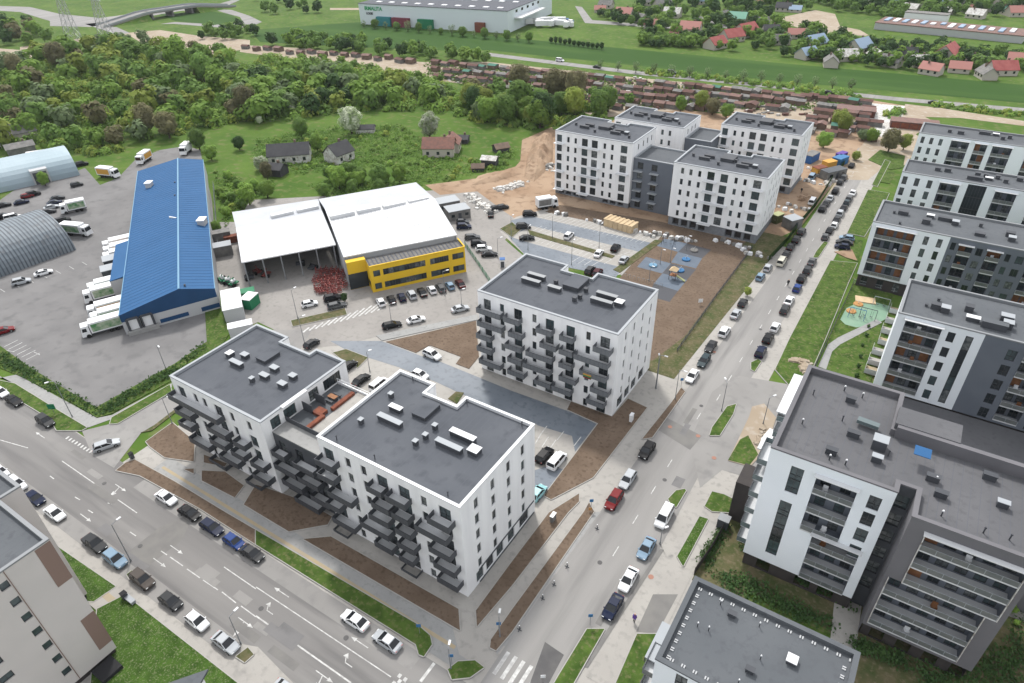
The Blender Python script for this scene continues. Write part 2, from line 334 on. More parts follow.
for q in ([(146, 442), (172.5, 423), (195, 442), (194, 462), (165, 458), (150, 447)], [(202, 471), (225, 472), (244, 486), (235, 498), (202, 481)], [(184, 469.5), (194, 469), (194, 474)],
          [(204, 455), (227, 464), (225, 467), (204, 463)], [(256, 485), (283, 494), (308, 503), (332, 517), (328, 525), (289, 532), (244, 505)], [(303.5, 539.5), (331, 537), (458.5, 609.5), (460, 631)]):
    sheet('soil_bed', P(*q), 'soil', .034, .1, kerb=True)
sheet('pavement', [(-97, 38.6), (-36, 38.6), (-33, 36), (-31.5, 36), (-31.5, 34.2), (-97, 34.2)], 'concrete_walk', .028)
sheet('verge', P((116, 471), (126, 463), (135, 460), (175, 482), (226, 513), (256, 530.5), (256, 545), (200, 509), (140, 476)), 'soil', .03, .11, kerb=True)
sheet('verge', P((256, 530.5), (416, 624), (430, 636), (432, 645), (424, 657), (419, 655), (416, 645), (256, 545)), 'lawn', .03, .13, kerb=True)
sheet('verge', P((448, 670), (458, 662), (475, 661), (484, 668), (470, 678), (452, 680)), 'lawn', .03, .13, kerb=True)
sheet('verge', P((0, 346), (32, 369), (96, 408), (175, 364), (207, 342), (205, 311), (222, 306), (232, 330), (218, 352), (172, 381), (112, 414), (97, 418), (60, 396), (17, 375), (-40, 352), (-90, 318)), 'lawn', .03, .12)
sheet('verge', P((110, 424.5), (118, 424), (172, 392), (170, 385), (112, 418)), 'lawn', .03, .13, kerb=True)
sheet('verge', P((-60, 345), (0, 381), (15, 384), (62, 413), (87, 428), (82, 431), (57, 431), (50, 419), (0, 389), (-70, 352)), 'lawn', .03, .13, kerb=True)
sheet('pavement', P((-90, 318), (0, 378), (17, 374.5), (97, 418), (112, 415), (172, 383), (172, 387), (112, 419), (87, 428), (15, 384), (-60, 345)), 'concrete_walk', .026)
sheet('verge', P((141, 433), (150, 429), (176, 409), (176, 412.5), (152, 431)), 'rough_grass', .034, .1)
# south-west pavement
sheet('pavement', WR(-150, -30, 14.8, 19.7), 'pavers', .012, .10)
sheet('tactile_strip', WR(-150, -34, 16.4, 17.3), 'yellow_walk', .118)
sheet('tactile_strip', WR(-96, -34, 36.2, 36.7), 'yellow_walk', .034)
sheet('verge', P((49, 541), (116, 587), (94, 602), (60, 600), (20, 560)), 'flower_lawn', .03, .12, kerb=True)
sheet('verge', P((124, 596), (135, 603), (237, 683), (300, 730), (150, 760), (90, 700), (97.5, 609.5)), 'flower_lawn', .03, .12, kerb=True)
sheet('verge', P((-40, 470), (0, 500), (10, 512), (30, 527), (20, 545), (-60, 520)), 'lawn', .03, .12)
sheet('verge', P((127, 575), (132, 571), (136, 576), (130, 580)), 'lawn', .03, .12, kerb=True)
sheet('verge', P((236, 657), (248, 648), (254, 655), (245, 663)), 'rough_grass', .03, .12, kerb=True)
# east side of the avenue
sheet('pavement', [(-17.9, 42), (-16.3, 65), (-16.0, 80), (-12, 82), (-12, 42)], 'pavers', .02, .02)
sheet('verge', P((849, 238.5), (863, 241), (858, 262), (846, 258)), 'lawn', .03, .12)
sheet('verge', P((868, 190), (889, 193.5), (884, 205), (864, 237), (847, 233.5)), 'lawn', .03, .13, kerb=True)
sheet('verge', P((830.5, 261), (857, 263.5), (848, 283.5), (824, 342), (813, 367), (790, 387), (775, 370), (790, 338)), 'lawn', .03, .13, kerb=True)
sheet('verge', P((834, 252), (852, 250), (857, 261), (846, 258)), 'dirt', .05, .12)
sheet('verge', P((853, 284), (893, 293.5), (889, 315), (880, 325), (828, 350), (825, 342)), 'lawn', .03, .13)
sheet('verge', P((818, 372), (850, 338), (876, 326), (866, 385), (840, 376)), 'lawn', .03, .13)
sheet('verge', P((828, 344), (850, 342), (888, 320), (895, 300), (870, 385), (818, 372)), 'lawn', .028, .12)
sheet('path', P((818, 367), (828, 345), (838, 338), (876, 320), (882, 323), (840, 345), (832, 352), (826, 370)), 'concrete_walk', .15, .03)
sheet('play_tiles', P((840, 320), (846, 309), (858, 303), (876, 303), (890, 307), (885, 320), (872, 326), (856, 328), (845, 325)), 'play_green', .155, .02)
sheet('verge', P((751, 363), (758, 359.5), (761, 362), (754.5, 372), (751, 370)), 'lawn', .03, .13, kerb=True)
sheet('verge', P((816, 252), (824, 242), (828, 243), (818, 258), (813, 258)), 'lawn', .03, .13, kerb=True)
sheet('verge', P((872, 185), (885, 160), (890, 162), (877, 187)), 'lawn', .03, .13, kerb=True)
sheet('verge', P((727, 407), (736, 404.5), (733, 414.5), (719.5, 436), (709.5, 436), (712, 428)), 'lawn', .03, .13, kerb=True)
sheet('rubble_ground', P((752, 407), (764, 404), (776, 418), (766, 450), (750, 467), (728, 461), (749, 417)), 'sand', .03, .10)
sheet('verge', P((740, 440), (748, 436), (758, 455), (749, 466), (728, 460.5)), 'lawn', .05, .12)
sheet('verge', P((668, 499.5), (676, 491), (684.5, 489.5), (686, 491), (676, 508), (671, 505)), 'lawn', .03, .13, kerb=True)
sheet('verge', P((704.5, 507), (712, 492), (724, 495), (738, 502), (745, 514), (712, 512)), 'lawn', .03, .13, kerb=True)
sheet('verge', P((699.5, 517), (708, 519.5), (683, 567), (677, 557)), 'flower_lawn', .03, .13, kerb=True)
sheet('verge', P((637, 634.5), (659.5, 634.5), (640, 720), (600, 720)), 'lawn', .03, .13, kerb=True)
sheet('verge', P((587, 629.5), (604.5, 629.5), (574, 683), (560, 710), (545, 700), (558, 677)), 'lawn', .03, .13, kerb=True)
sheet('garden', P((722, 522), (745, 516), (770, 530), (1100, 650), (1100, 760), (840, 690), (790, 640), (692, 580), (700, 562)), 'rough_grass', .03, .10)
sheet('garden', P((745, 592), (800, 612), (840, 640), (835, 650), (790, 628), (745, 604)), 'lawn', .05, .09)
sheet('pavement', P((836, 585), (862, 600), (852, 680), (838, 690), (830, 640)), 'pavers', .05, .12)
sheet('driveway', P((653, 594.5), (678, 594.5), (657, 634), (636, 632)), 'patch_asphalt', .045)
sheet('kerb_drain', P((660, 549), (664, 550), (588, 668), (583, 667)), 'patch_asphalt', .046)
# verge north of the avenue end
sheet('verge', P((868, 160), (880, 150), (905, 156), (903, 168), (890, 170)), 'lawn', .03, .10)
sheet('verge', P((878, 182), (885, 170), (895, 171), (890, 184)), 'lawn', .03, .10)
sheet('verge', P((291, 321), (345, 308.5), (347, 315), (293, 327)), 'rough_grass', .03, .12, kerb=True)
# ---- painted markings
def mark(poly, z=.024, m='white_paint', name='road_marking'): return sheet(name, poly, m, z)
def dash(x0, x1, y, w=.14, z=.024): return WR(x0, x1, y-w/2, y+w/2)
mk = MB()
def mline(x0, y0, x1, y1, w=.14, z=.024):
    d = Vector((x1-x0, y1-y0)).normalized(); n = Vector((-d.y, d.x))*w/2
    mk.face([(x0-n.x, y0-n.y, z), (x1-n.x, y1-n.y, z), (x1+n.x, y1+n.y, z), (x0+n.x, y0+n.y, z)][::1])
def mpx(a, b, w=.14, z=.024): a = W(*a); b = W(*b); mline(a.x, a.y, b.x, b.y, w, z)
mpx((62, 461), (137, 513)); mpx((256, 587), (391, 677)); mpx((256, 616), (351, 683), .2); mpx((224, 567), (256, 589)); mpx((0, 440), (28, 448))
for a, b in (((170, 557), (183, 566)), ((187, 569), (200, 578)), ((203, 580), (218, 590)), ((222, 592), (236, 603)), ((241, 606), (256, 617)),
             ((161, 551), (167, 555)), ((130, 532), (136, 536)), ((88, 510), (93, 513)), ((50, 476), (54, 479)), ((75, 497), (80, 500))): mpx(a, b)
def arrow(px, d, turn=0):
    """lane arrow about 3 m long, d = +1 towards +X"""
    c = W(*px); z = .026
    def f(pts): mk.face([(c.x+d*x, c.y+d*y, z) for x, y in pts])
    x1 = .5 if turn in (0, 2, -2) else -.35; f([(-1.6, -.06), (x1, -.06), (x1, .06), (-1.6, .06)]); 
    if turn == 0 or abs(turn) == 2: f([(.5, -.27), (1.4, 0), (.5, .27)])
    if turn:
        s = turn
        p = [(-.5, -.06*s), (-.3, .06*s), (.15, .62*s), (-.05, .62*s)]; f(p if s > 0 else p[::-1])
        p = [(-.4, .55*s), (.5, .55*s), (.15, 1.15*s)]; f(p if s > 0 else p[::-1])
for p, d, t in (((177, 550), 1, 0), ((160, 563), 1, 0), ((121, 488), 1, -2), ((107, 501), 1, 0), ((281, 592), -1, 0), ((359, 642), -1, 0), ((343, 661), -1, -1), ((265, 609), -1, -1), ((246, 623), 1, -2), ((325, 677), 1, -2), ((86, 518), 1, 0), ((40, 435), -1, 0)): arrow(p, d, t)
# centre line of the avenue
y = 60.
while y < 240: mline(-22.9 if y < 100 else -21.6, y, -22.9 if y < 100 else -21.6, y+2., .13, .026); y += 7.
# crossings
for i in range(6): mline(-27.8+i*1.15, 36.2, -27.8+i*1.15, 39.6, .5, .026)
for i in range(9): mpx((66+i*2.9, 439+i*1.75), (69+i*2.9, 436.5+i*1.75), .35)
for i in range(7):
    for j in range(2): mline(-37.9+j*.9+(.45 if i % 2 else 0), 26.5+i*.55, -37.9+j*.9+.45+(.45 if i % 2 else 0), 26.5+i*.55, .5, .026)
mline(-35.0, 30.6, -35.0, 33.4, .4, .026)
mk.build('road_marking', 'white_paint')['kind'] = 'structure'
hm = MB(); mk0 = mk; mk = hm
for i in range(13):
    k = .55+i*.07; x0, y0 = 303+i*6.2, 332.5-i*1.8; mpx((x0, y0), (x0+11*k, y0-9*k), .42, .036)
mk = mk0; hm.build('hatch_marking', 'white_paint')['kind'] = 'structure'
lines((0, 349), (34, 352), (14, 352), (40, 355), 2, .12, .03)
lines((4, 347), (26, 360), (18, 340), (40, 353), 6, .15, .03)
lines((0, 289), (82, 262), (5, 292), (87, 265), 7, .12, .03)
sheet('road_patch', P((530, 683), (545, 642), (564, 655), (540, 700)), 'dark_asphalt', .030)
sheet('road_patch', P((655, 428), (667, 418), (702, 436), (690, 450)), 'patch_asphalt', .030)
sheet('road_patch', P((127, 553), (160, 527), (195, 512), (182, 540), (150, 565)), 'patch_asphalt', .014)
sheet('paved_island', P((218, 640), (258, 647), (300, 690), (260, 720)), 'pavers', .016, .02)
for p in ((651, 577), (670, 427), (698, 436), (714, 458), (98, 567), (714, 352)):
    c = W(*p); b = MB(); b.tube((c.x, c.y, .03), (c.x, c.y, .05), .4, .4, 12); b.build('manhole_cover', 'manhole')['kind'] = 'structure'
for i in range(26):
    x, y = rnd.choice([(rnd.uniform(-118, -40), rnd.uniform(21, 33)), (rnd.uniform(-26.5, -20), rnd.uniform(38, 180)), (rnd.uniform(-190, -140), rnd.uniform(45, 95))]); w_, l_ = rnd.uniform(.5, 1.6), rnd.uniform(1.5, 7)
    if y > 38 and x > -30: w_, l_ = l_, w_
    sheet('road_patch', WR(x, x+l_, y, y+w_), rnd.choice(['asphalt', 'patch_asphalt', 'lane']), .0265+i*.0004)
for x, y in ((-60, 27), (-84, 24.5), (-101, 29), (-47, 30), (-22.2, 78), (-23.5, 99), (-21.4, 130), (-24, 58), (-22.6, 160), (-150, 70), (-165, 88), (-146, 55), (-52, 17.2), (-66, 35.4)):
    b = MB(); b.tube((x, y, .03), (x, y, .135 if y < 19 else .045), .36, .36, 12); b.build('manhole_cover', 'dark_asphalt')['kind'] = 'structure'
# ---- far ground
sheet('motorway', [(-760, 250), (-500, 372), (-420, 372), (-228, 329), (-75, 333), (24, 340), (200, 352), (200, 346), (24, 334), (-75, 327.5), (-226, 322.5), (-420, 360), (-500, 358), (-756, 240)][:0] or [(-228, 329.5), (-136, 328.6), (-75, 333.5), (-20, 337), (24, 343), (240, 368), (240, 361), (24, 337), (-20, 331), (-75, 327), (-136, 322), (-223, 322.8)], 'street', .03)
sheet('field', P((250, 30), (360, 22), (512, 38), (768, 62), (1024, 85), (1120, 92), (1120, 106), (1024, 103), (768, 80), (640, 66), (488, 50), (420, 50), (260, 42)), 'field', .02)
sheet('allotment_ground', P((240, 45), (300, 48), (420, 62), (488, 62), (640, 78), (768, 90), (868, 104), (862, 118), (840, 135), (780, 125), (700, 108), (600, 118), (520, 92), (420, 78), (300, 60), (240, 52)), 'sand', .022)
sheet('dirt_ground', P((-20, 47), (20, 50), (33, 55), (30, 62), (-20, 70)), 'sand', .02)
sheet('dirt_ground', P((125, 33), (160, 30), (200, 36), (250, 40), (250, 48), (215, 55), (170, 48), (140, 42)), 'sand', .02)
sheet('track', P((20, 47), (60, 41), (110, 35), (160, 31), (160, 33), (60, 44), (20, 50)), 'sand', .03)
sheet('dirt_ground', P((770, 20), (800, 28), (822, 34), (870, 36), (860, 30), (840, 26), (835, 14), (815, 10)), 'sand', .02)
sheet('motorway', P((-30, 5), (30, 7), (60, 14), (100, 18), (170, 9), (215, 5), (232, 0), (240, 0), (222, 8), (180, 11), (110, 23), (90, 27), (50, 26), (50, 21), (20, 12), (-30, 9)), 'street', .03)
sheet('motorway', P((212, 9), (232, 10), (250, 16), (262, 22), (250, 27), (225, 28), (175, 24), (160, 24), (175, 22), (225, 25), (243, 22), (240, 17), (225, 13)), 'street', .034)
sheet('motorway', P((85, 24), (105, 22), (130, 33), (118, 35)), 'street', .03)
sheet('track', P((330, 8), (400, 8), (400, 10), (330, 10)), 'sand', .03)
sheet('lane', P((575, 6), (582, 7), (592, 20), (640, 24), (676, 27), (676, 29), (585, 23)), 'street', .03)
sheet('lane', P((690, 14), (700, 16), (740, 30), (735, 33)), 'street', .03)

sheet('track', P((905, 104), (940, 108), (1024, 121), (1120, 134), (1120, 139), (1024, 126), (960, 118), (925, 117), (905, 112)), 'sand', .026)
sheet('sand_ground', P((890, 128), (905, 112), (925, 117), (935, 122), (915, 135), (900, 145)), 'sand', .029)
# ---------------------------------------------------------------- building kit
def facade(mb, p0, p1, z0, z1, ops, depth=.22):
    """wall from p0 to p1 (outside on the right hand) with real openings; ops = (s0, s1, za, zb)"""
    p0, p1 = Vector(p0), Vector(p1); L = (p1-p0).length; d = (p1-p0)/L; n = Vector((d.y, -d.x))
    ops = [(max(.02, a), min(L-.02, b), max(z0+.02, c), min(z1-.02, e)) for a, b, c, e in ops]
    xs = sorted({0, L, *[o[0] for o in ops], *[o[1] for o in ops]}); zs = sorted({z0, z1, *[o[2] for o in ops], *[o[3] for o in ops]})
    def pt(s, z, k=0): q = p0+d*s-n*k; return (q.x, q.y, z)
    for j in range(len(zs)-1):
        za, zb = zs[j], zs[j+1]; zc = (za+zb)/2; run = None
        for i in range(len(xs)-1):
            xc = (xs[i]+xs[i+1])/2; hole = any(o[0] < xc < o[1] and o[2] < zc < o[3] for o in ops)
            if not hole and run is None: run = xs[i]
            if hole and run is not None: mb.face([pt(run, za), pt(xs[i], za), pt(xs[i], zb), pt(run, zb)]); run = None
        if run is not None: mb.face([pt(run, za), pt(L, za), pt(L, zb), pt(run, zb)])
    for a, b, c, e in ops:
        mb.face([pt(a, c), pt(a, c, depth), pt(a, e, depth), pt(a, e)]); mb.face([pt(b, c, depth), pt(b, c), pt(b, e), pt(b, e, depth)])
        mb.face([pt(a, c), pt(b, c), pt(b, c, depth), pt(a, c, depth)]); mb.face([pt(a, e, depth), pt(b, e, depth), pt(b, e), pt(a, e)])
    return ops
WIN = {}
def winmesh(w, h, style, glass):
    k = (round(w, 2), round(h, 2), style, glass)
    if k in WIN: return WIN[k]
    b = MB(); f = .07
    b.box(-w/2, w/2, -.03, .05, 0, f); b.box(-w/2, w/2, -.03, .05, h-f, h); b.box(-w/2, -w/2+f, -.03, .05, f, h-f); b.box(w/2-f, w/2, -.03, .05, f, h-f)
    n = {'a': 1, 'b': 2, 'c': 3, 'd': 6}[style]
    for i in range(1, n): x = -w/2+w*i/n; b.box(x-f/2, x+f/2, -.02, .04, f, h-f)
    if style in 'bc' and h > 1.9: b.box(-w/2+f, w/2-f, -.022, .042, .75, .82)
    b.cur = 1; b.face([(-w/2+f, .02, f), (w/2-f, .02, f), (w/2-f, .02, h-f), (-w/2+f, .02, h-f)])
    WIN[k] = b.mesh('window', ['frame', glass]); return WIN[k]
def windows(parent, p0, p1, ops, depth=.2, glasses=('glass', 'glass', 'glass', 'glass_pale', 'glass_curtain'), limit=100):
    p0, p1 = Vector(p0), Vector(p1); L = (p1-p0).length; d = (p1-p0)/L; n = Vector((d.y, -d.x)); a = math.atan2(d.y, d.x)
    pieces = []
    for s0, s1, za, zb in ops:
        k = max(1, round((zb-za)/2.9)) if zb-za > 4 else 1
        pieces += [(s0, s1, za+(zb-za)*i/k, za+(zb-za)*(i+1)/k) for i in range(k)]
    for s0, s1, za, zb in pieces:
        w = s1-s0; gl = list(glasses)+(['glass_pale']*3 if w > 1.45 and zb-za > 2 else []); st = 'a' if w < 1.15 else 'b' if w < 2.3 else 'c' if w < 3.6 else 'd'
        q = p0+d*(s0+s1)/2-n*depth
        o = place('window', winmesh(w, zb-za, st, rnd.choice(gl) if w < 3.2 else 'glass'), parent, (q.x, q.y, za), a)
BAL = {}
def balcony(parent, p0, p1, s0, s1, z, depth=1.45, panel='balcony_panel', floor='balcony_floor', style='panel'):
    p0, p1 = Vector(p0), Vector(p1); L = (p1-p0).length; d = (p1-p0)/L; a = math.atan2(d.y, d.x); w = round(s1-s0, 1); q = p0+d*(s0+s1)/2
    k = (w, depth, panel, floor, style)
    if k not in BAL:
        b = MB(); b.box(-w/2, w/2, -depth, -.004, 0, .16); me = b.mesh('balcony', floor); r = None
        if style != 'slab':
            b = MB(); t = .05; h = 1.0; z0 = -.12 if style == 'panel' else .16
            b.box(-w/2-.03, w/2+.03, -depth-t, -depth-.004, z0, h); b.box(-w/2-.03-t, -w/2-.034, -depth-t, -.004, z0, h); b.box(w/2+.034, w/2+.03+t, -depth-t, -.004, z0, h)
            b.cur = 1; b.box(-w/2-.1, w/2+.1, -depth-.09, -depth+.0, h+.01, h+.06)
            if style == 'panel':
                for i in range(1, int(w/.9)+1): x = -w/2+w*i/(int(w/.9)+1); b.box(x-.02, x+.02, -depth-t-.015, -depth-t-.001, z0, h)
            r = b.mesh('railing', [panel, 'dark_grey'])
        BAL[k] = (me, r)
    me, r = BAL[k]; o = place('balcony', me, parent, (q.x, q.y, z), a)
    if r: c = bpy.data.objects.new('railing', r); COL.objects.link(c); c.parent = o
    return o
def furniture(parent, p0, p1, s, z, depth=1.45, kind=0): pass
def walls(mb, poly, z0, z1, ops={}, depth=.22):
    k = len(poly); out = []
    for i in range(k):
        a, b = poly[i], poly[(i+1) % k]; out.append((a, b, facade(mb, a, b, z0, z1, ops.get(i, []), depth)))
    return out
def inset(poly, t):
    """inset a rectilinear or convex counter-clockwise plan"""
    k = len(poly); out = []
    for i in range(k):
        a, b, c = Vector(poly[i-1]), Vector(poly[i]), Vector(poly[(i+1) % k]); d1 = (b-a).normalized(); d2 = (c-b).normalized()
        n1 = Vector((-d1.y, d1.x)); n2 = Vector((-d2.y, d2.x)); den = 1+n1.dot(n2); out.append(tuple(b+(n1+n2)*t/max(den, .3)))
    return out
def flat_roof(parent, poly, z, felt='roof_felt', cap='cap_metal', t=.38, drop=.45, label=None, seams=True):
    """roof sheet sunk behind a parapet with a metal cap; poly counter-clockwise; z = top of the parapet"""
    inn = inset(poly, t); b = MB(); b.prism(inset(poly, .05), z-drop-.05, z-drop)
    if seams:
        xs = [p[0] for p in inn]; ys = [p[1] for p in inn]; b.cur = 1; x = min(xs)+1.
        def inside(x, y):
            c = False; k = len(inn)
            for i in range(k):
                (x1, y1), (x2, y2) = inn[i], inn[(i+1) % k]
                if (y1 > y) != (y2 > y) and x < (x2-x1)*(y-y1)/(y2-y1)+x1: c = not c
            return c
        while x < max(xs)-.3:
            y = min(ys); step = (max(ys)-min(ys))/10
            for i in range(10):
                ya, yb = y+step*i, y+step*(i+1)
                if inside(x, ya+.05) and inside(x, yb-.05): b.face([(x-.03, ya, z-drop+.004), (x+.03, ya, z-drop+.004), (x+.03, yb, z-drop+.004), (x-.03, yb, z-drop+.004)])
            x += 1.0
    r = b.build('roof', [felt, 'seam'], parent); k = len(poly)
    b = MB(); out = inset(poly, -.06)
    for i in range(k):
        j = (i+1) % k
        b.face([(*inn[i], z+.04), (*out[i], z+.04), (*out[j], z+.04), (*inn[j], z+.04)])
        b.face([(*out[i], z-.16), (*out[j], z-.16), (*out[j], z+.04), (*out[i], z+.04)])
        b.face([(*inn[j], z-drop), (*inn[i], z-drop), (*inn[i], z+.04), (*inn[j], z+.04)])
        b.face([(*out[i], z-.16), (*poly[i], z-.16), (*poly[j], z-.16), (*out[j], z-.16)])
    b.build('parapet', cap, parent, label=label); return r
def rbox(parent, name, c, sx, sy, z0, z1, m='dark_grey', top=None, rz=0):
    if name in ('skylight', 'chimney_vent', 'roof_unit'): sx *= .8; sy *= .8
    """roof unit: body, slightly wider lid"""
    b = MB(); b.obox(c, rz, sx, sy, z0, z1-.08)
    b.cur = 1; b.obox(c, rz, sx+.16, sy+.16, z1-.08, z1)
    return b.build(name, [m, top or m], parent)
def vent(parent, c, z0, h=.9, r=.22, lid='lamp_head', name='vent_pipe'):
    b = MB(); b.tube((c[0], c[1], z0), (c[0], c[1], z0+h), r*.6, r*.6, 8); b.cur = 1; b.tube((c[0], c[1], z0+h), (c[0], c[1], z0+h+.15), r*1.1, r*.7, 8)
    return b.build(name, ['dark_grey', lid], parent)
FL = 2.95
def on_roof(parent, px, py, z, sx, sy, h, **k):
    p = W(px, py, z+h*.5); return rbox(parent, k.pop('name', 'skylight'), (p.x, p.y), sx, sy, z, z+h, **k)
# ================================================================ apartment blocks left of the avenue
def hop(c, w, z, h): return (c-w/2, c+w/2, z-h/2, z+h/2)
# ---- front block (middle of the picture)
b2 = thing('apartment_block', (-49, 52, 0), 'white six storey block with staggered dark balconies at the street corner, nearest of its kind', 'apartment building', 'new white apartment blocks')
pb2 = [(-61.6, 43.4), (-36.9, 43.4), (-36.9, 61.3), (-48.8, 61.3), (-48.8, 58.9), (-54.6, 58.9), (-54.6, 61.3), (-61.6, 61.3)]
Z2 = 18.1; zc = [15.8-FL*i for i in range(6)]
X2 = lambda x: x+61.6
cols_w = [(-59.8, 1.9, 2.3), (-56.1, .95, 1.8), (-53.2, .95, 1.8), (-49.9, 1.9, 2.3), (-46.1, 1.9, 2.3), (-42.8, .95, 1.8), (-39.4, 1.9, 2.3)]
ops0 = []
for i, z in enumerate(zc):
    for x, w_, h_ in cols_w:
        ops0.append(hop(X2(x), w_, z-(.35 if h_ > 2 else 0), h_))
ops1 = []
for i in range(5):
    for y in (46.7, 50.5, 54.3, 58.0): ops1.append(hop(y-43.4, .9, 15.75-FL*i, 1.9))
ops1 += [(2.2, 3.9, .3, 2.6), (4.6, 6.4, .3, 2.6), (7.2, 9, .3, 2.6), (10.2, 12, .3, 2.6), (13.4, 16, .3, 2.6)]
b = MB(); ww = walls(b, pb2, 0, Z2-.1, {0: ops0, 1: ops1}); b.build('wall', 'white_wall', b2)
b = MB(); b.box(-61.5, -37.2, 43.75, 58.8, .1, .4); b.build('floor', 'balcony_floor', b2) if False else None
for a_, c_, o_ in ww: windows(b2, a_, c_, o_)
b = MB(); b.box(-36.88, -36.80, 46.2, 60.9, .05, .28); b.box(-36.88, -36.80, 46.2, 60.9, 2.66, 2.9); b.build('shopfront_frame', 'dark_grey', b2)
A2, B2_ = (-61.6, 43.4), (-36.9, 43.4)
def bal2(f, x0, x1): balcony(b2, A2, B2_, X2(x0), X2(x1), zc[f]-1.58)
for f, x0, x1 in ((0, -61.2, -58.0), (0, -51.6, -49.0), (0, -48.2, -45.0), (0, -41.2, -37.9), (1, -61.5, -58.4), (1, -51.2, -48.2), (1, -47.6, -44.9), (1, -43.6, -38.6),
                 (2, -60.2, -55.6), (2, -52.2, -48.8), (2, -47.4, -44.8), (2, -41.6, -38.2), (3, -61.2, -58.6), (3, -54.4, -49.2), (3, -47.4, -44.6), (3, -41.1, -37.7),
                 (4, -60.6, -56.2), (4, -52.2, -49.0), (4, -47.6, -45.2), (4, -40.8, -37.5), (5, -61.0, -58.2), (5, -47.6, -44.9)): bal2(f, x0, x1)
r = flat_roof(b2, pb2, Z2, cap='white_cap')
zr = Z2-.45
for px, py, sx, sy, h in ((396, 408.5, 2.6, 1.1, .8), (390, 420.5, 5.2, 1.1, .9), (463, 436, 5.0, 1.2, .9), (449, 446, 5.2, 1.1, .9), (474.5, 450.5, 1.9, 1.9, .8)):
    on_roof(r, px, py, zr, sx, sy*.85, h, m='dark_grey', top='white_cap' if px in (463, 474.5, 396) else 'cap_metal')
on_roof(r, 426, 410, zr, 2.4, 3.6, .7, m='dark_grey', top='roof_felt', name='stair_head')
for px, py in ((391, 395), (361, 421), (435, 426.5), (425.5, 436), (415.5, 442.5)): on_roof(r, px, py, zr, .75, .75, .9, top='cap_metal', name='chimney_vent')
for px, py in ((337, 440), (375, 459), (413, 381), (467, 404), (522, 426), (448, 496)): p = W(px, py, zr); vent(r, p, zr, .7, .12, 'dark_grey')
# ---- left block
b1 = thing('apartment_block', (-85, 52, 0), 'white five storey block with dark balconies beside the side road, left of the terrace link', 'apartment building', 'new white apartment blocks')
pb1 = [(-95.8, 43.0), (-73.7, 43.0), (-73.7, 61.0), (-80.5, 61.0), (-80.5, 59.4), (-87.5, 59.4), (-87.5, 61.0), (-95.8, 61.0)]
Z1 = 15.4; zd = [13.2-FL*i for i in range(5)]; X1 = lambda x: x+95.8
ops0 = []
for i, z in enumerate(zd):
    for x, w_, h_ in ((-93.6, 1.8, 2.3), (-89.9, .95, 1.8), (-87.6, .95, 1.8), (-84.2, 1.9, 2.3), (-80.9, .95, 1.8), (-76.9, .95 if i == 0 else 1.7, 1.8 if i == 0 else 2.3)): ops0.append(hop(X1(x), w_, z-(.3 if h_ > 2 else 0), h_))
opsb = [(1.6, 3.4, 12.5, 14.6), (4.2, 6.6, 12.5, 14.6), (9.4, 11.4, 12.5, 14.6), (12.6, 16.4, 12.5, 14.6)]
b = MB(); ww = walls(b, pb1, 0, Z1-.1, {0: ops0, 1: opsb}); b.build('wall', 'white_wall', b1)
for a_, c_, o_ in ww: windows(b1, a_, c_, o_)
for f, x0, x1 in ((0, -95.7, -83.2), (1, -95.3, -91.2), (1, -87.0, -82.3), (1, -80.4, -77.8), (2, -95.7, -92.4), (2, -87.4, -83.6), (2, -82.0, -79.0), (2, -77.4, -74.4), (3, -94.2, -89.0), (3, -86.2, -81.6), (3, -77.9, -74.3), (0, -77.9, -75.8) if False else (4, -90.0, -85.8), (4, -80.6, -77.0)):
    balcony(b1, (-95.8, 43.0), (-73.7, 43.0), X1(x0), X1(x1), zd[f]-1.58)
r = flat_roof(b1, pb1, Z1); zr = Z1-.45
for px, py, sx, sy, h in ((230, 354, 1.8, 1.6, .8), (245, 355.5, 2.2, 1.3, .8), (236.5, 363.5, 4.6, 1.1, .9), (274.5, 368.5, 2.4, 1.3, .8), (264.5, 376, 2.8, 1.2, .8), (282.5, 384.5, 2.4, 1.3, .8), (293, 376.5, 2.0, 1.3, .8)):
    on_roof(r, px, py, zr, sx*.74, sy*.85, h, m='dark_grey', top='cap_metal' if px != 230 else 'white_cap')
on_roof(r, 268, 356, zr, 2.3, 3.2, .7, m='dark_grey', top='roof_felt', name='stair_head'); on_roof(r, 252, 379.5, zr, .8, .8, .9, top='cap_metal', name='chimney_vent')
b = MB(); b.box(-73.9, -73.2, 47, 52, 15.1, 15.55); b.build('flue_cap', 'lamp_head', b1)
# ---- link wing with the roof terrace
lk = thing('link_building', (-67.6, 52, 0), 'dark grey four storey link wing with a planted roof terrace between two white blocks', 'apartment building')
pl = [(-73.66, 44.4), (-61.64, 44.4), (-61.64, 58.6), (-73.66, 58.6)]
ops0 = [hop(x, 1.5, 1.3+FL*i, 2.1) for i in range(4) for x in (1.8, 5.4, 9.6)]
b = MB(); ww = walls(b, pl, 0, 12.2, {0: ops0}); b.build('wall', 'dark_grey', lk)
for a_, c_, o_ in ww: windows(lk, a_, c_, o_)
for f, x0, x1 in ((3, .6, 3.4), (3, 5.4, 9.6), (2, .3, 5.0), (2, 5.6, 9.8), (1, 1.2, 5.6), (1, 7.6, 11.4), (0, 3.2, 8.4)): balcony(lk, pl[0], pl[1], x0, x1, .2+FL*f)
b = MB(); b.prism(pl, 12.2, 12.4); b.build('terrace_deck', 'roof_felt_pale', lk)
b = MB(); b.box(-73.6, -61.7, 44.4, 47.2, 12.4, 12.52); b.build('gravel_strip', 'concrete_walk', lk)
b = MB(); b.box(-73.6, -63.4, 47.2, 47.3, 12.4, 13.5); b.build('glass_rail', 'dark_grey', lk)
b = MB()
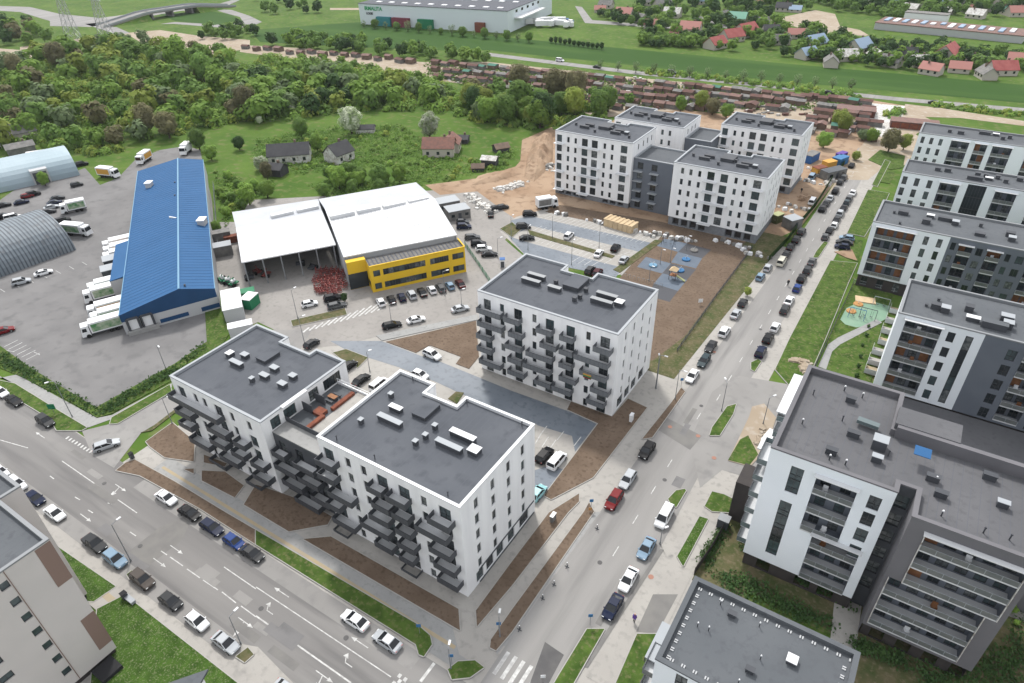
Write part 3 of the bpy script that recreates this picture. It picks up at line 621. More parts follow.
for i in range(14): b.bar((-73.4+i*.8, 58.3, 12.4), (-73.4+i*.8, 58.3, 13.6), .05)
b.bar((-73.5, 58.3, 13.6), (-62, 58.3, 13.6), .06); b.box(-73.6, -61.7, 58.35, 58.55, 12.4, 12.9); b.build('white_railing', 'white_plastic', lk)
b = MB(); b.box(-69.6, -68.9, 47.4, 51.0, 12.4, 13.0); b.build('planter', 'rust', lk); b = MB(); b.box(-69.6, -68.9, 52.8, 57.6, 12.4, 13.0); b.build('planter', 'rust', lk); b = MB(); b.box(-71.4, -69.6, 50.6, 52.2, 12.4, 12.95); b.build('planter', 'rust', lk)
b = MB(); b.box(-68.85, -61.7, 47.3, 58.3, 12.4, 12.55); b.build('walkway', 'pavers', lk)
b = MB(); b.box(-73.4, -71.2, 50.6, 50.7, 12.4, 14.2); b.build('privacy_screen', 'dark_grey', lk); b = MB(); b.box(-73.4, -71.2, 53.2, 53.3, 12.4, 14.2); b.build('privacy_screen', 'dark_grey', lk)
t = thing('patio_table', (-71.2, 54.9, 12.4), 'brown outdoor table with benches on the roof terrace', 'table')
b = MB(); b.box(-72.0, -70.4, 54.5, 55.4, 13.05, 13.12); b.build('tabletop', 'wood_panel', t)
for sx in (-71.9, -70.5):
    b = MB(); b.box(sx-.05, sx+.05, 54.6, 55.3, 12.4, 13.05); b.build('leg', 'dark_grey', t)
for sy in (53.9, 55.8):
    b = MB(); b.box(-72, -70.4, sy, sy+.35, 12.75, 12.85); b.box(-71.8, -71.7, sy+.05, sy+.3, 12.4, 12.75); b.box(-70.7, -70.6, sy+.05, sy+.3, 12.4, 12.75); b.build('bench_seat', 'dark_grey', t)
# ---- block behind the blue drive
b3 = thing('apartment_block', (-51, 96, 0), 'white six storey block with grey barred balconies beside the playground and car park', 'apartment building', 'new white apartment blocks')
pb3 = [(-65.2, 87.7), (-36.4, 87.7), (-36.4, 105.0), (-48.9, 105.0), (-48.9, 102.6), (-55.3, 102.6), (-55.3, 105.0), (-65.2, 105.0)]
X3 = lambda x: x+65.2; ze = [15.9-2.97*i for i in range(6)]
ops0 = [hop(X3(x), w_, z-(.3 if h_ > 2 else 0), h_) for z in ze for x, w_, h_ in ((-63.1, 1.6, 2.3), (-59.8, .9, 1.7), (-56.3, 1.7, 2.3), (-52.8, .85, 1.7), (-49.6, 1.7, 2.3), (-45.4, 1.7, 2.3), (-41.9, .85, 1.7), (-38.7, 1.8, 2.3))]
ops1 = [hop(y-87.7, .65, 15.75-2.97*i, 1.7) for i in range(5) for y in (91.2, 94.7, 98.4, 102.1)]+[(2, 4.4, .3, 2.6), (5.2, 7.4, .3, 2.6), (8.2, 10.4, .3, 2.6), (11.6, 14, .3, 2.6)]
b = MB(); ww = walls(b, pb3, 0, Z2-.1, {0: ops0, 1: ops1}); b.build('wall', 'white_wall', b3)
for a_, c_, o_ in ww: windows(b3, a_, c_, o_)
for f, x0, x1 in ((0, -64.6, -59.4), (0, -58.6, -55.4), (0, -51.6, -48.6), (0, -46.8, -44.3), (0, -40.2, -37.1), (1, -64.6, -59.2), (1, -57.6, -54.8), (1, -50.8, -47.6), (1, -46.8, -44.3), (1, -43.8, -37.4),
                 (2, -65.0, -61.8), (2, -58.4, -55.0), (2, -53.8, -48.4), (2, -46.8, -44.4), (2, -42.6, -37.6), (3, -65.0, -61.8), (3, -57.9, -55.0), (3, -54.4, -48.8), (3, -46.7, -43.4), (3, -40.3, -36.9),
                 (4, -64.7, -59.8), (4, -58.0, -54.4), (4, -51.9, -48.6), (4, -48.2, -44.4), (4, -41.0, -37.6)):
    balcony(b3, pb3[0], pb3[1], X3(x0), X3(x1), ze[f]-1.6, panel='grey_panel')
b = MB(); b.box(-41.8, -40.2, 86.1, 86.16, 8.65, 8.95); b.cur = 1; b.box(-41.8, -40.2, 86.1, 86.16, 8.35, 8.65); b.cur = 2; b.box(-41.8, -40.2, 86.1, 86.16, 8.05, 8.35)
tag(b.build('flag', ['mustard', 'deep_green', 'paint_red']), 'small yellow green and red striped flag hung on a balcony rail of the playground block', 'flag')
r = flat_roof(b3, pb3, Z2); zr = Z2-.45
for px, py, sx, sy, h in ((536.5, 276.5, 4.6, 1.0, 1.0), (531, 281.5, 4.8, 1.0, 1.0), (554.5, 288.5, 3.2, 1.0, .9), (607, 296, 5.0, 1.0, 1.0), (601.5, 302, 5.2, 1.0, 1.0)): on_roof(r, px, py, zr, sx, sy, h, top='pole_grey')
on_roof(r, 619.5, 303, zr, 1.8, 1.7, .9, top='white_cap'); on_roof(r, 576, 283, zr, 3.2, 4.6, .95, top='roof_felt', name='stair_head')
for px, py in ((556, 282), (586, 290), (580, 296.5), (574.5, 299)): on_roof(r, px, py, zr, .8, .8, .9, name='chimney_vent')
# ---- unfinished blocks
def shell_block(x0, x1, y0, y1, ztop, nf, label, cols, side, zfirst, step=2.88):
    t = thing('apartment_block', ((x0+x1)/2, (y0+y1)/2, 0), label, 'apartment building', 'unfinished white apartment blocks')
    zs = [zfirst-step*i for i in range(nf)]
    o0 = [hop(c, w_, z, h_) for z in zs for c, w_, h_ in cols]; o1 = [hop(c, .8, z, 1.7) for z in zs for c in side]
    pl = [(x0, y0), (x1, y0), (x1, y1), (x1-8.5, y1), (x1-8.5, y1-2.2), (x1-14.5, y1-2.2), (x1-14.5, y1), (x0, y1)]
    zb = zs[-1]-1.45
    b = MB(); ww = walls(b, pl, zb, ztop-.1, {0: o0, 1: o1}); b.build('wall', 'white_wall', t)
    n = 0
    for a_, c_, o_ in ww: windows(t, a_, c_, o_)
    L = x1-x0; gp = [(1.2+i*(L-2.4)/9, 1.2+(i+.72)*(L-2.4)/9, .3, zb-.3) for i in range(9) if i not in (4, 5)]
    b = MB(); walls(b, [(x0+.2, y0+.2), (x1-.2, y0+.2), (x1-.2, y1-.2), (x0+.2, y1-.2)], 0, zb, {0: gp}, depth=1.); b.build('ground_floor_wall', 'block_grey', t)
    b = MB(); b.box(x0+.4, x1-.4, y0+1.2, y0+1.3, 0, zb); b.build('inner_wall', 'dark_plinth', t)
    for i, z in enumerate(zs):
        for c, w_, h_ in cols:
            if w_ > 1.4 and rnd.random() < .55 and z < zs[0]+.1: balcony(t, pl[0], pl[1], max(.1, c-1.7), min(L-.1, c+1.9), z-1.42, 1.3, style='slab', floor='white_cap')
    r = flat_roof(t, pl, ztop)
    zr = ztop-.45; W_ = x1-x0
    for fx, fy, sx, sy in ((.24, .42, 3.6, .9), (.27, .55, 3.4, .9), (.66, .38, 3.8, .9), (.69, .5, 3.8, .9), (.78, .46, 1.4, 1.4)): rbox(r, 'skylight', (x0+W_*fx, y0+(y1-y0)*fy), sx, sy, zr, zr+.8, top='cap_metal' if fx == .78 else 'dark_grey')
    rbox(r, 'stair_head', (x0+W_*.47, y0+(y1-y0)*.62), 3.4, 4.2, zr, zr+.9)
    for fx, fy in ((.1, .5), (.42, .3), (.56, .55), (.86, .3)): rbox(r, 'chimney_vent', (x0+W_*fx, y0+(y1-y0)*fy), .7, .7, zr, zr+.8)
    return t
C_ = [(1.0, 1.7, 2.1), (4.0, .8, 1.6), (6.4, .8, 1.6), (9.4, 1.9, 2.2), (12.6, 1.9, 2.2), (15.8, .8, 1.6), (18.2, .8, 1.6), (21.8, 2.0, 2.1)]
C_ = [(c+.4, w_, h_) for c, w_, h_ in C_]; S_ = (4.2, 7.6, 10.6, 13.6)
shell_block(-97.3, -72.5, 173.9, 190.5, 19.5, 6, 'unfinished white block beside the bare earth slope, leftmost of the construction group', C_, S_, 17.3, 2.85)
shell_block(-58.7, -33.9, 169.7, 185.5, 18.0, 5, 'unfinished white block at the front of the building site, nearest the soil field', [(2.6, .8, 1.6)]+[(4.9, .8, 1.6), (7.3, .8, 1.6), (10.3, 1.9, 2.2), (13.8, 1.9, 2.2), (16.9, .8, 1.6), (19.2, .8, 1.6), (22.3, 2., 2.1)], S_, 16.0, 3.0)
shell_block(-89.5, -66.7, 198, 213, 18.0, 5, 'unfinished white block at the back of the building site, left of the rear pair', C_[:-1], S_[:3], 15.8, 3.0)
shell_block(-58.4, -34.6, 207.6, 222, 18.0, 5, 'unfinished white block at the back of the building site, beside the sand heaps and lorries', C_, S_[:3], 15.8, 3.0)
def grey_link(x0, x1, y0, y1, z, label):
    t = thing('link_building', ((x0+x1)/2, (y0+y1)/2, 0), label, 'apartment building')
    o0 = [hop(c, 1.7, 1.5+2.9*i, 1.9) for i in range(5) for c in (2.2, 6.4)]+[hop(x1-x0-1.6, .8, 1.5+2.9*i, 1.6) for i in range(1, 5)]
    pl = [(x0, y0), (x1, y0), (x1, y1), (x0, y1)]; o0 = [o for o in o0 if o[3] < z-.8]
    b = MB(); ww = walls(b, pl, 0, z-.1, {0: o0}); b.build('wall', 'dark_grey' if False else 'mid_grey', t)
    for a_, c_, o_ in ww: windows(t, a_, c_, o_)
    for i in range(1, 5):
        for c in (1.8, 6.6):
            if 1.5+2.9*i < z-1.5: balcony(t, pl[0], pl[1], c-1.3, c+1.3, 2.9*i-.1, 1.2, style='slab', floor='cap_metal')
    flat_roof(t, pl, z, felt='roof_felt_pale')
grey_link(-72.45, -58.8, 175.2, 187, 15.2, 'lower grey link wing with thin slabs between the two front unfinished blocks')
grey_link(-66.6, -58.5, 200, 212, 14.6, 'low dark grey link wing between the two rear unfinished blocks')
# ================================================================ right hand blocks
def loggia(t, p0, p1, s0, s1, floors, back=1.7, wood=.4, rail='loggia_rail', canopy=True, furn=True):
    """a deep recess over several floors: back wall with doors, slabs, railings. floors = [z of each floor slab], last = top"""
    p0, p1 = Vector(p0), Vector(p1); d = (p1-p0).normalized(); n = Vector((d.y, -d.x)); a = math.atan2(d.y, d.x); w = s1-s0
    def pt(s, k, z): q = p0+d*s+n*k; return (q.x, q.y, z)
    z0, z1 = floors[0], floors[-1]; o = []; nb = max(2, int(w/1.7))
    wp = []
    for i in range(len(floors)-1):
        for j in range(nb):
            c = s0+(j+.5)*w/nb
            if rnd.random() < wood*.6: wp.append((c, floors[i]))
            else: o.append((c-.62, c+.62, floors[i]+.25, floors[i+1]-.5))
    b = MB(); A = p0-n*back; B = p1-n*back
    q0 = A+d*s0; q1 = A+d*s1
    oo = facade(b, q0, q1, z0, z1, [(x-s0, y-s0, c, e) for x, y, c, e in o], .12)
    b.cur = 0
    b.face([pt(s0, 0, z0), pt(s0, -back, z0), pt(s0, -back, z1), pt(s0, 0, z1)][::-1]); b.face([pt(s1, 0, z0), pt(s1, -back, z0), pt(s1, -back, z1), pt(s1, 0, z1)])
    b.face([pt(s0, 0, z1), pt(s1, 0, z1), pt(s1, -back, z1), pt(s0, -back, z1)][::-1])
    for c, z in wp: b.cur = 1; b.obox(A+d*c+n*.03, a, 1.3, .06, z+.25, z+2.5)
    b.build('loggia_wall', ['mid_grey', 'wood_panel'], t)
    windows(t, q0, q1, oo, .1, ('glass', 'glass_pale', 'glass_curtain', 'glass_pale', 'glass_curtain'))
    for z in floors[:-1]:
        b = MB(); b.quadbox([pt(s0+.01, .12, z-.12), pt(s0+.01, -back+.01, z-.12), pt(s1-.01, -back+.01, z-.12), pt(s1-.01, .12, z-.12)][::-1], [pt(s0+.01, .12, z+.1), pt(s0+.01, -back+.01, z+.1), pt(s1-.01, -back+.01, z+.1), pt(s1-.01, .12, z+.1)][::-1])
        f = b.build('balcony', 'balcony_floor', t)
        b = MB(); q = p0+d*(s0+s1)/2+n*.1; b.obox(q, a, w-.06, .05, z+.1, z+.85); b.cur = 1; b.obox(q, a, w-.04, .07, z+.85, z+.89)
        k = int(w/1.4)
        for i in range(k+1): b.obox(p0+d*(s0+.05+(w-.1)*i/k)+n*.1, a, .05, .08, z+.1, z+.85)
        b.build('railing', [rail, 'cap_metal'], f)
        if furn and rnd.random() < .6:
            q = p0+d*(s0+w*rnd.uniform(.2, .8))-n*.8; b = MB(); b.obox(q, a+rnd.uniform(-.5, .5), .6, .6, z+.1, z+.55); b.obox(q-n*.25, a, .6, .08, z+.55, z+.95); b.build('chair', rnd.choice(['white_plastic', 'dark_grey', 'wood_panel']), f)
    if canopy:
        b = MB(); q = p0+d*(s0+s1)/2+n*.35; b.obox(q, a, w+.5, .75, z1+.0, z1+.12); b.build('canopy', 'white_cap', t)
def cut(mb, p0, p1, z0, z1, ops, holes): return facade(mb, p0, p1, z0, z1, ops+holes)
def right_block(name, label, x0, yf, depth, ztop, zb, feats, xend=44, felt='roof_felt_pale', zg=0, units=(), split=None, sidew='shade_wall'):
    t = thing(name, (x0+10, yf+depth/2, 0), label, 'apartment building', 'blocks right of the avenue')
    ops = []; lg = []
    for f in feats:
        if f[0] == 'w': ops += [hop(f[1]-x0, f[2], z, f[3]) for z in f[4]]
        if f[0] == 'l': lg.append(f)
        if f[0] == 'v': ops.append((f[1]-x0-f[2]/2, f[1]-x0+f[2]/2, f[3], f[4]))
    holes = [(f[1]-x0, f[2]-x0, f[3][0], f[3][-1]) for f in lg]
    p0, p1 = (x0, yf), (xend, yf); xs = split or xend
    b = MB()
    def part(a, c, m):
        bb = MB(); oo = [(o[0]-(a-x0), o[1]-(a-x0), o[2], o[3]) for o in ops if a-x0-.01 <= o[0] and o[1] <= c-x0+.01]; hh = [(o[0]-(a-x0), o[1]-(a-x0), o[2], o[3]) for o in holes if a-x0-.01 <= o[0] and o[1] <= c-x0+.01]
        facade(bb, (a, yf), (c, yf), zb, ztop-.1, oo+hh, .2)
        if c == xend: facade(bb, (c, yf), (c, yf+depth), zb, ztop-.1, [])
        if a == x0: facade(bb, (a, yf+depth), (a, yf), zb, ztop-.1, [])
        facade(bb, (c, yf+depth), (a, yf+depth), zb, ztop-.1, [])
        bb.build('wall', m, t)
        windows(t, (a, yf), (c, yf), oo, .17, ('glass', 'glass_pale', 'glass', 'glass_curtain'))
    part(x0, xs, sidew)
    if split: part(xs, xend, 'mid_grey')
    for f in lg: loggia(t, p0, p1, f[1]-x0, f[2]-x0, f[3], wood=f[4] if len(f) > 4 else .3)
    pl = [(x0, yf), (xend, yf), (xend, yf+depth), (x0, yf+depth)]
    b = MB(); po = [(i*3.4+.8, i*3.4+2.2, .5, zb-.4) for i in range(int((xend-x0)/3.4))]
    ww = walls(b, [(x0+.25, yf+.25), (xend-.25, yf+.25), (xend-.25, yf+depth-.25), (x0+.25, yf+depth-.25)], 0, zb, {0: po}); b.build('ground_floor_wall', 'dark_plinth', t)
    windows(t, *ww[0][:2], po)
    b = MB(); b.prism(pl, zb-.02, zb+.06); b.build('soffit', 'dark_plinth', t)
    r = flat_roof(t, pl, ztop, felt=felt, cap='pole_grey')
    zr = ztop-.45
    for u in units:
        px, py, sx, sy, h, top = u; on_roof(r, px, py, zr, sx, sy, h, top=top, name='roof_unit' if top != 'white_cap' else 'skylight')
    return t, r
z5 = lambda z, n, s: [z-s*i for i in range(n)]
right_block('apartment_block', 'white block with large glazed loggias, farthest along the right side of the avenue', -6.7, 231.5, 11.5, 16.6, 3.2,
    [('w', -5.3, .9, 1.9, z5(14.6, 4, 3)), ('w', -3.0, .9, 1.9, z5(14.6, 4, 3)), ('w', -.6, .9, 1.9, z5(14.6, 4, 3)), ('l', 2, 6.5, z5(15.8, 5, 3)[::-1], .1), ('l', 8, 11, z5(15.8, 5, 3)[::-1], .1), ('l', 12.3, 17, z5(15.8, 5, 3)[::-1], .1), ('l', 20.5, 25, z5(15.8, 5, 3)[::-1], .1)], 40,
    units=((950, 131, 1.2, 1, .8, 'dark_grey'), (961, 132.5, 2, 1.2, .9, 'dark_grey'), (985, 133, 3.6, 1.2, .8, 'dark_grey'), (996, 134.5, 2, 1.2, .7, 'white_cap'), (1003, 138, 1.2, 1.2, .9, 'dark_grey'), (1010, 137, 1.2, 1.2, .9, 'dark_grey')))
right_block('apartment_block', 'white block with three window columns and a black glass strip, second farthest right', -6.6, 195.0, 10.6, 16.7, 3.2,
    [('w', -5.5, 1.1, 2.1, z5(14.5, 4, 3)), ('w', -2.7, 1.1, 2.1, z5(14.5, 4, 3)), ('w', .2, 1.1, 2.1, z5(14.5, 4, 3)), ('l', 2.4, 6.7, z5(15.7, 5, 3)[::-1], .15), ('v', 10.4, 4.0, 3.6, 16.2), ('l', 14.4, 18.8, z5(15.7, 5, 3)[::-1], .15), ('l', 22, 27, z5(15.7, 5, 3)[::-1], .15)], 44,
    units=((938, 169, 1.6, 1.1, .8, 'dark_grey'), (948, 170, 1.8, 1.2, .9, 'dark_grey'), (975, 178, 4.2, 1.2, .9, 'dark_grey'), (989, 178.5, 2, 1.2, .7, 'white_cap'), (978, 174, 1.5, 1.2, .9, 'dark_grey'), (986, 175.5, 1.2, 1.2, .9, 'dark_grey'), (998, 177, 1.2, 1.2, .9, 'dark_grey'), (1006, 181, 1.2, 1.2, .9, 'dark_grey'), (1020, 179, 1.6, 1.6, .9, 'dark_grey')))
z4 = z5(16.0-.0, 5, 3.0)[::-1]
rc, rcr = right_block('apartment_block', 'block with wood-lined balconies in its white end and a grey wing, beside the playground lawn', -7.95, 159.8, 13.9, 16.5, 3.1,
    [('l', -6.9, .9, [3.6, 6.7, 9.75, 12.8, 15.6], .75), ('w', 3.1, .95, 2.0, z5(14.4, 4, 2.95)), ('w', 5.7, .95, 2.0, z5(14.4, 4, 2.95)), ('w', 8.3, .9, 1.7, z5(14.4, 4, 2.95)), ('l', 9.4, 11.9, [3.9, 6.8, 9.8, 12.8, 15.2], .3), ('w', 13.2, 1.2, 1.7, z5(14.2, 4, 2.95)), ('l', 14.6, 17.1, [3.9, 6.8, 9.8, 12.8, 15.2], .3), ('w', 18.3, .9, 1.7, z5(14.2, 4, 2.95)), ('w', 20.4, 1.3, 1.7, z5(14.2, 4, 2.95)), ('l', 22, 25, [3.9, 6.8, 9.8, 12.8, 15.2], .3), ('w', 27, 1.2, 1.7, z5(14.2, 4, 2.95))], 44, split=7.35,
    units=((903.5, 212.5, 2.6, 1.4, .9, 'dark_grey'), (926.5, 221, 2, 1.8, 1.1, 'dark_grey'), (930.5, 216, 1.8, 1.2, .8, 'white_cap'), (946, 219, 3.8, 1.2, .8, 'dark_grey'), (955.5, 222.5, 1.6, 1.6, 1, 'cap_metal'), (981, 225, .8, .8, .8, 'dark_grey'), (980, 234, 2.4, 1.4, .7, 'dark_grey'), (1010.5, 234, 2.0, 1.6, 1, 'dark_grey'), (1012, 238.5, 1.6, 1.6, 1, 'cap_metal'), (900, 223, .5, .5, .5, 'dark_grey'), (894.5, 212, .6, .6, .6, 'dark_grey')))
rd, rdr = right_block('apartment_block', 'block with brown-panelled balconies in its white end, behind the big grey roof', 2.1, 115.0, 13.3, 20.1, 4.2,
    [('l', 3.5, 8.9, [4.9, 7.9, 10.9, 13.9, 16.9, 19.3], .6), ('w', 10.4, 1.1, 1.9, z5(17.9, 5, 3.0)), ('v', 12.9, 1.1, 5.0, 18.9), ('w', 19.0, 1.3, 2.0, z5(17.4, 5, 2.95)), ('l', 20.6, 24.0, [4.9, 7.9, 10.9, 13.9, 16.9, 19.0], .2), ('w', 25.6, 1.3, 2.0, z5(17.4, 5, 2.95)), ('l', 27, 30, [4.9, 7.9, 10.9, 13.9, 16.9, 19.0], .2)], 44, split=14.75,
    units=((936, 306, 1.8, 1.2, 1.0, 'dark_grey'), (945.5, 309, 1.6, 1.6, 1.1, 'cap_metal'), (969.5, 308, 1.5, 1.5, 1.1, 'dark_grey'), (973, 318.5, 2.4, 1.2, .8, 'white_cap'), (994.5, 325, 4.4, 1.6, 1.2, 'roof_felt_pale'), (1007, 318, 2.2, 1.6, 1.2, 'cap_metal'), (1008, 324.5, 1.7, 1.6, 1.2, 'cap_metal'), (926.5, 305, .5, .5, .5, 'dark_grey'), (939, 299.5, .5, .5, .5, 'dark_grey')))
# ---- big block lower right: white front, recess, projecting grey wing
re_ = thing('apartment_block', (5, 80, 0), 'large block with a white balcony front and projecting dark grey wing, lower right', 'apartment building', 'blocks right of the avenue')
ZE = 22.8; YE = 68.4; K = .91
kz = lambda z: 82-K*(82-z)
def xo(x, y=0): return x*K
ops = [(xo(-4.45)+6.9-.02, xo(-2.95)+6.9+.15, kz(10.1), kz(15.0)), (xo(-4.6)+6.9, xo(-3.1)+6.9+.1, kz(-3.3), kz(8.2))]
for z in (13.7, 10.6, 7.4, 4.0): ops.append(hop(6.15*K+6.9, 1.35, kz(z), 2.2))
lgs = [(-1.15*K+6.9, 3.95*K+6.9, [kz(4.3), kz(8.0), kz(11.7), kz(15.1)]), (.7*K+6.9, 6.9*K+6.9, [kz(-5.2), kz(-1.9), kz(1.6), kz(1.6)+2.6])]
b = MB(); ww = facade(b, (-6.9, YE), (7.4, YE), 2.6, ZE-.1, ops+[(a, c, f[0], f[-1]) for a, c, f in lgs], .2)
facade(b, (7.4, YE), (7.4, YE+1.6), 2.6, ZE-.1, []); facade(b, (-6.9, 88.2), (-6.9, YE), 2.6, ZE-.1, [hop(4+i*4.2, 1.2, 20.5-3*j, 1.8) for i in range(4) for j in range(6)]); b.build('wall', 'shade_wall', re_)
windows(re_, (-6.9, YE), (7.4, YE), ops, .17, ('glass_pale', 'glass'))
for a, c, f in lgs: loggia(re_, (-6.9, YE), (7.4, YE), a, c, f, wood=.1, back=1.5)
o2 = [hop(.85, 1.45, kz(z), 2.0) for z in (14, 10.6, 7.3, 4.0, .7, -2.6)]
b = MB(); facade(b, (7.42, YE+1.6), (9.22, YE+1.6), 0, ZE-.1, o2, .2); b.build('recess_wall', 'dark_grey', re_); windows(re_, (7.42, YE+1.6), (9.22, YE+1.6), o2, glasses=('glass_pale', 'glass_curtain', 'glass'))
b = MB(); walls(b, [(-6.7, YE+.25), (7.4, YE+.25), (7.4, 88), (-6.7, 88)], 0, 2.6, {0: [(1.8, 3.6, .4, 2.3), (7, 9, .4, 2.3), (10, 12, .4, 2.3)]}); b.build('ground_floor_wall', 'dark_plinth', re_)
b = MB(); b.box(-6.9, 7.4, YE+.01, YE+1., 2.55, 2.62); b.build('soffit', 'dark_plinth', re_)
YW = 65.4; XE = 21.3; fl = [3.3, 6.4, 9.4, 12.4, 15.4, 18.4, 21.2]
b = MB(); facade(b, (9.2, YW), (XE, YW), 2.6, ZE-.1, [(1.9, 11.4, fl[3], fl[6]), (.5, 10.3, fl[0], fl[3]-.01)], .2)
facade(b, (9.2, YE+1.6), (9.2, YW), 0, ZE-.1, []); facade(b, (XE, YW), (XE, 82), 2.6, ZE-.1, []); b.build('wing_wall', 'grey_wall', re_)
b = MB(); facade(b, (9.4, YW+.4), (XE-.3, YW+.4), 0, 2.6, [(1+i*3, 2.6+i*3, .3, 2.3) for i in range(4)]); facade(b, (XE-.3, YW+.4), (XE-.3, 82), 0, 2.6, []); b.build('ground_floor_wall', 'dark_plinth', re_)
loggia(re_, (9.2, YW), (XE, YW), 1.9, 11.4, fl[3:], wood=.2, back=1.5); loggia(re_, (9.2, YW), (XE, YW), .5, 10.3, fl[:4], wood=.2, back=1.5, canopy=False)
for s_, z0, z1 in ((1.86, fl[3], fl[6]), (11.44, fl[3], fl[6]), (.46, fl[0], fl[3]), (10.34, fl[0], fl[3])):
    b = MB(); b.box(9.2+s_-.04, 9.2+s_+.04, YW-.25, YW-.01, z0, z1); b.build('side_fin', 'debris', re_)
pe = [(-6.9, YE), (7.4, YE), (7.4, YE+1.6), (9.2, YE+1.6), (9.2, YW), (XE, YW), (XE, 80), (5.6, 80), (5.6, 88.2), (-6.9, 88.2)]
r = flat_roof(re_, pe, ZE, felt='roof_felt_warm', cap='grey_wall', t=.5, drop=.9)
b = MB(); facade(b, (XE, 80), (5.6, 80), 0, ZE-.1, []); facade(b, (5.6, 80), (5.6, 88.2), 0, ZE-.1, []); facade(b, (5.6, 88.2), (-6.9, 88.2), 0, ZE-.1, []); b.build('rear_wall', 'grey_wall', re_)
zr = ZE-.9
for px, py, sx, sy, h, top in ((851, 399.5, 1.5, .8, .9, 'dark_grey'), (853.5, 434, 1.8, .8, .9, 'dark_grey'), (831.5, 451, 1.6, .8, .9, 'dark_grey'), (877, 458.5, 1.4, .9, 1.0, 'cap_metal'), (933, 478, 1.7, .8, .9, 'dark_grey'), (941, 494, 1.6, .8, .9, 'dark_grey'), (990, 476.5, 1.7, .8, .9, 'dark_grey'), (1003, 504, 1.4, .8, .9, 'cap_metal'), (880, 443, 2.0, 1.8, 1.6, 'cap_metal')): on_roof(r, px, py, zr, sx, sy, h, top=top, name='roof_unit')
for px, py in ((813, 395), (862, 398), (844, 391), (842, 421), (802, 424), (845, 465), (888, 456), (941, 516), (993, 468), (1002, 467), (983, 533), (1009, 540), (829, 460), (935, 482)): p = W(px, py, zr); vent(r, p, zr, .8, .13, rnd.choice(['dark_grey', 'lamp_head']))
p = W(868, 424, zr+.6); b = MB(); b.obox(p, R(-4), 2.6, .9, zr+.5, zr+1.0); b.build('glazed_hatch', 'balc_glass', r)
p0 = W(893, 428, zr); b = MB(); b.box(p0.x, p0.x+7.2, p0.y-1.2, p0.y+2.6, zr, zr+1.8); b.build('plant_room', 'roof_felt_warm', r)
p = W(923, 452, zr+1.85); b = MB(); b.box(p.x-.9, p.x+.9, p.y-.9, p.y+.9, zr+1.81, zr+1.9); b.build('blue_panel', 'blue_roof', r)
b = MB(); b.box(5.7, XE-.3, 79.2, 79.9, zr, zr+1.7); b.build('upstand', 'grey_wall', r)
b = MB(); b.box(-8.6, -7.2, 79.5, 89.5, 19.5, 19.7); b.build('canopy', 'white_cap', re_)
b = MB(); b.box(-8.9, -7.2, 72, 74.4, 18.5, 18.7); b.build('canopy', 'white_cap', re_)
for i, z in enumerate([3.4, 6.5, 9.5, 12.6, 15.7, 18.6]):
    balcony(re_, (-6.9, 88.2), (-6.9, YE), 14.6, 19.0, z, 1.3, panel='balc_glass', floor='balcony_floor', style='glass')
    balcony(re_, (-6.9, 88.2), (-6.9, YE), 5.0, 9.4, z, 1.3, panel='balc_glass', floor='balcony_floor', style='glass')
b = MB(); b.box(-11.0, -8.4, 75.5, 80, 0, 8); b.build('entrance_tower', 'dark_plinth', re_)
# deck between
t = thing('podium_deck', (20, 100, 0), 'low grey parking deck with a planted strip, behind the big roof at lower right', 'parking deck')
b = MB(); b.box(6.0, 60, 80.2, 114.8, 0, 4.0); b.build('deck_wall', 'grey_wall', t)
b = MB(); b.box(6.02, 60, 80.22, 114.78, 4.004, 4.08); b.build('deck_top', 'roof_felt_warm', t)
for i in range(1):
    b = MB(); b.box(12, 24, 84.4, 85.4, 4.08, 4.5); b.build('planter', 'grey_wall', t)
# ---- bottom block with the grey roof
rf = thing('apartment_block', (0, 44, 0), 'block with grey roof edged by small white ballast blocks, at the bottom of the picture', 'apartment building', 'blocks right of the avenue')
pf = [(-8.9, 30), (8.0, 30), (8.0, 50.6), (-9.4, 50.6)]
YF = 39.2; pf = [(-8.9, YF), (20, YF), (20, 40.5), (8.2, 50.7), (-9.5, 50.7)]
pf = [(-9.3, YF), (8.1, YF), (8.1, 50.7), (-9.3, 50.7)]
o0 = [(2.3, 3.5, 10.6, 15.4), (2.3, 3.5, 4.6, 9.6)]+[hop(9, 1.3, 13.5-3*i, 2) for i in range(4)]
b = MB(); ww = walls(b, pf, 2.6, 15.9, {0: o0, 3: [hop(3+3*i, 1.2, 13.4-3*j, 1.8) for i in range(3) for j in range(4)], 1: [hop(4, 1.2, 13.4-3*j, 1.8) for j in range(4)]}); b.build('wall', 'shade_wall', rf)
for a_, c_, o_ in ww: windows(rf, a_, c_, o_)
b = MB(); walls(b, inset(pf, .3), 0, 2.6); b.build('ground_floor_wall', 'dark_plinth', rf)
r = flat_roof(rf, pf, 16.0, felt='roof_felt_pale', cap='roof_felt_pale', t=.5, drop=.55, seams=False); zr = 15.45
b = MB()
def ball(x, y, a):
    for q in (-.13, .13): b.obox((x+q*math.cos(a), y+q*math.sin(a)), a, .14, .36, zr, zr+.12)
n = 0; bl = []
for i in range(14): bl.append((-8.3+i*1.22, 49.7, 0))
for i in range(9): bl.append((-8.3, 48.7-i*1.05, math.pi/2))
for i in range(14): bl.append((-7.9+i*1.22, 40.2, 0))
for i in range(8): bl.append((7.1, 48.5-i*1.05, math.pi/2))
for x, y, a in bl:
    b = MB(); ball(x, y, a); b.build('ballast_block', 'pale_wall', r)
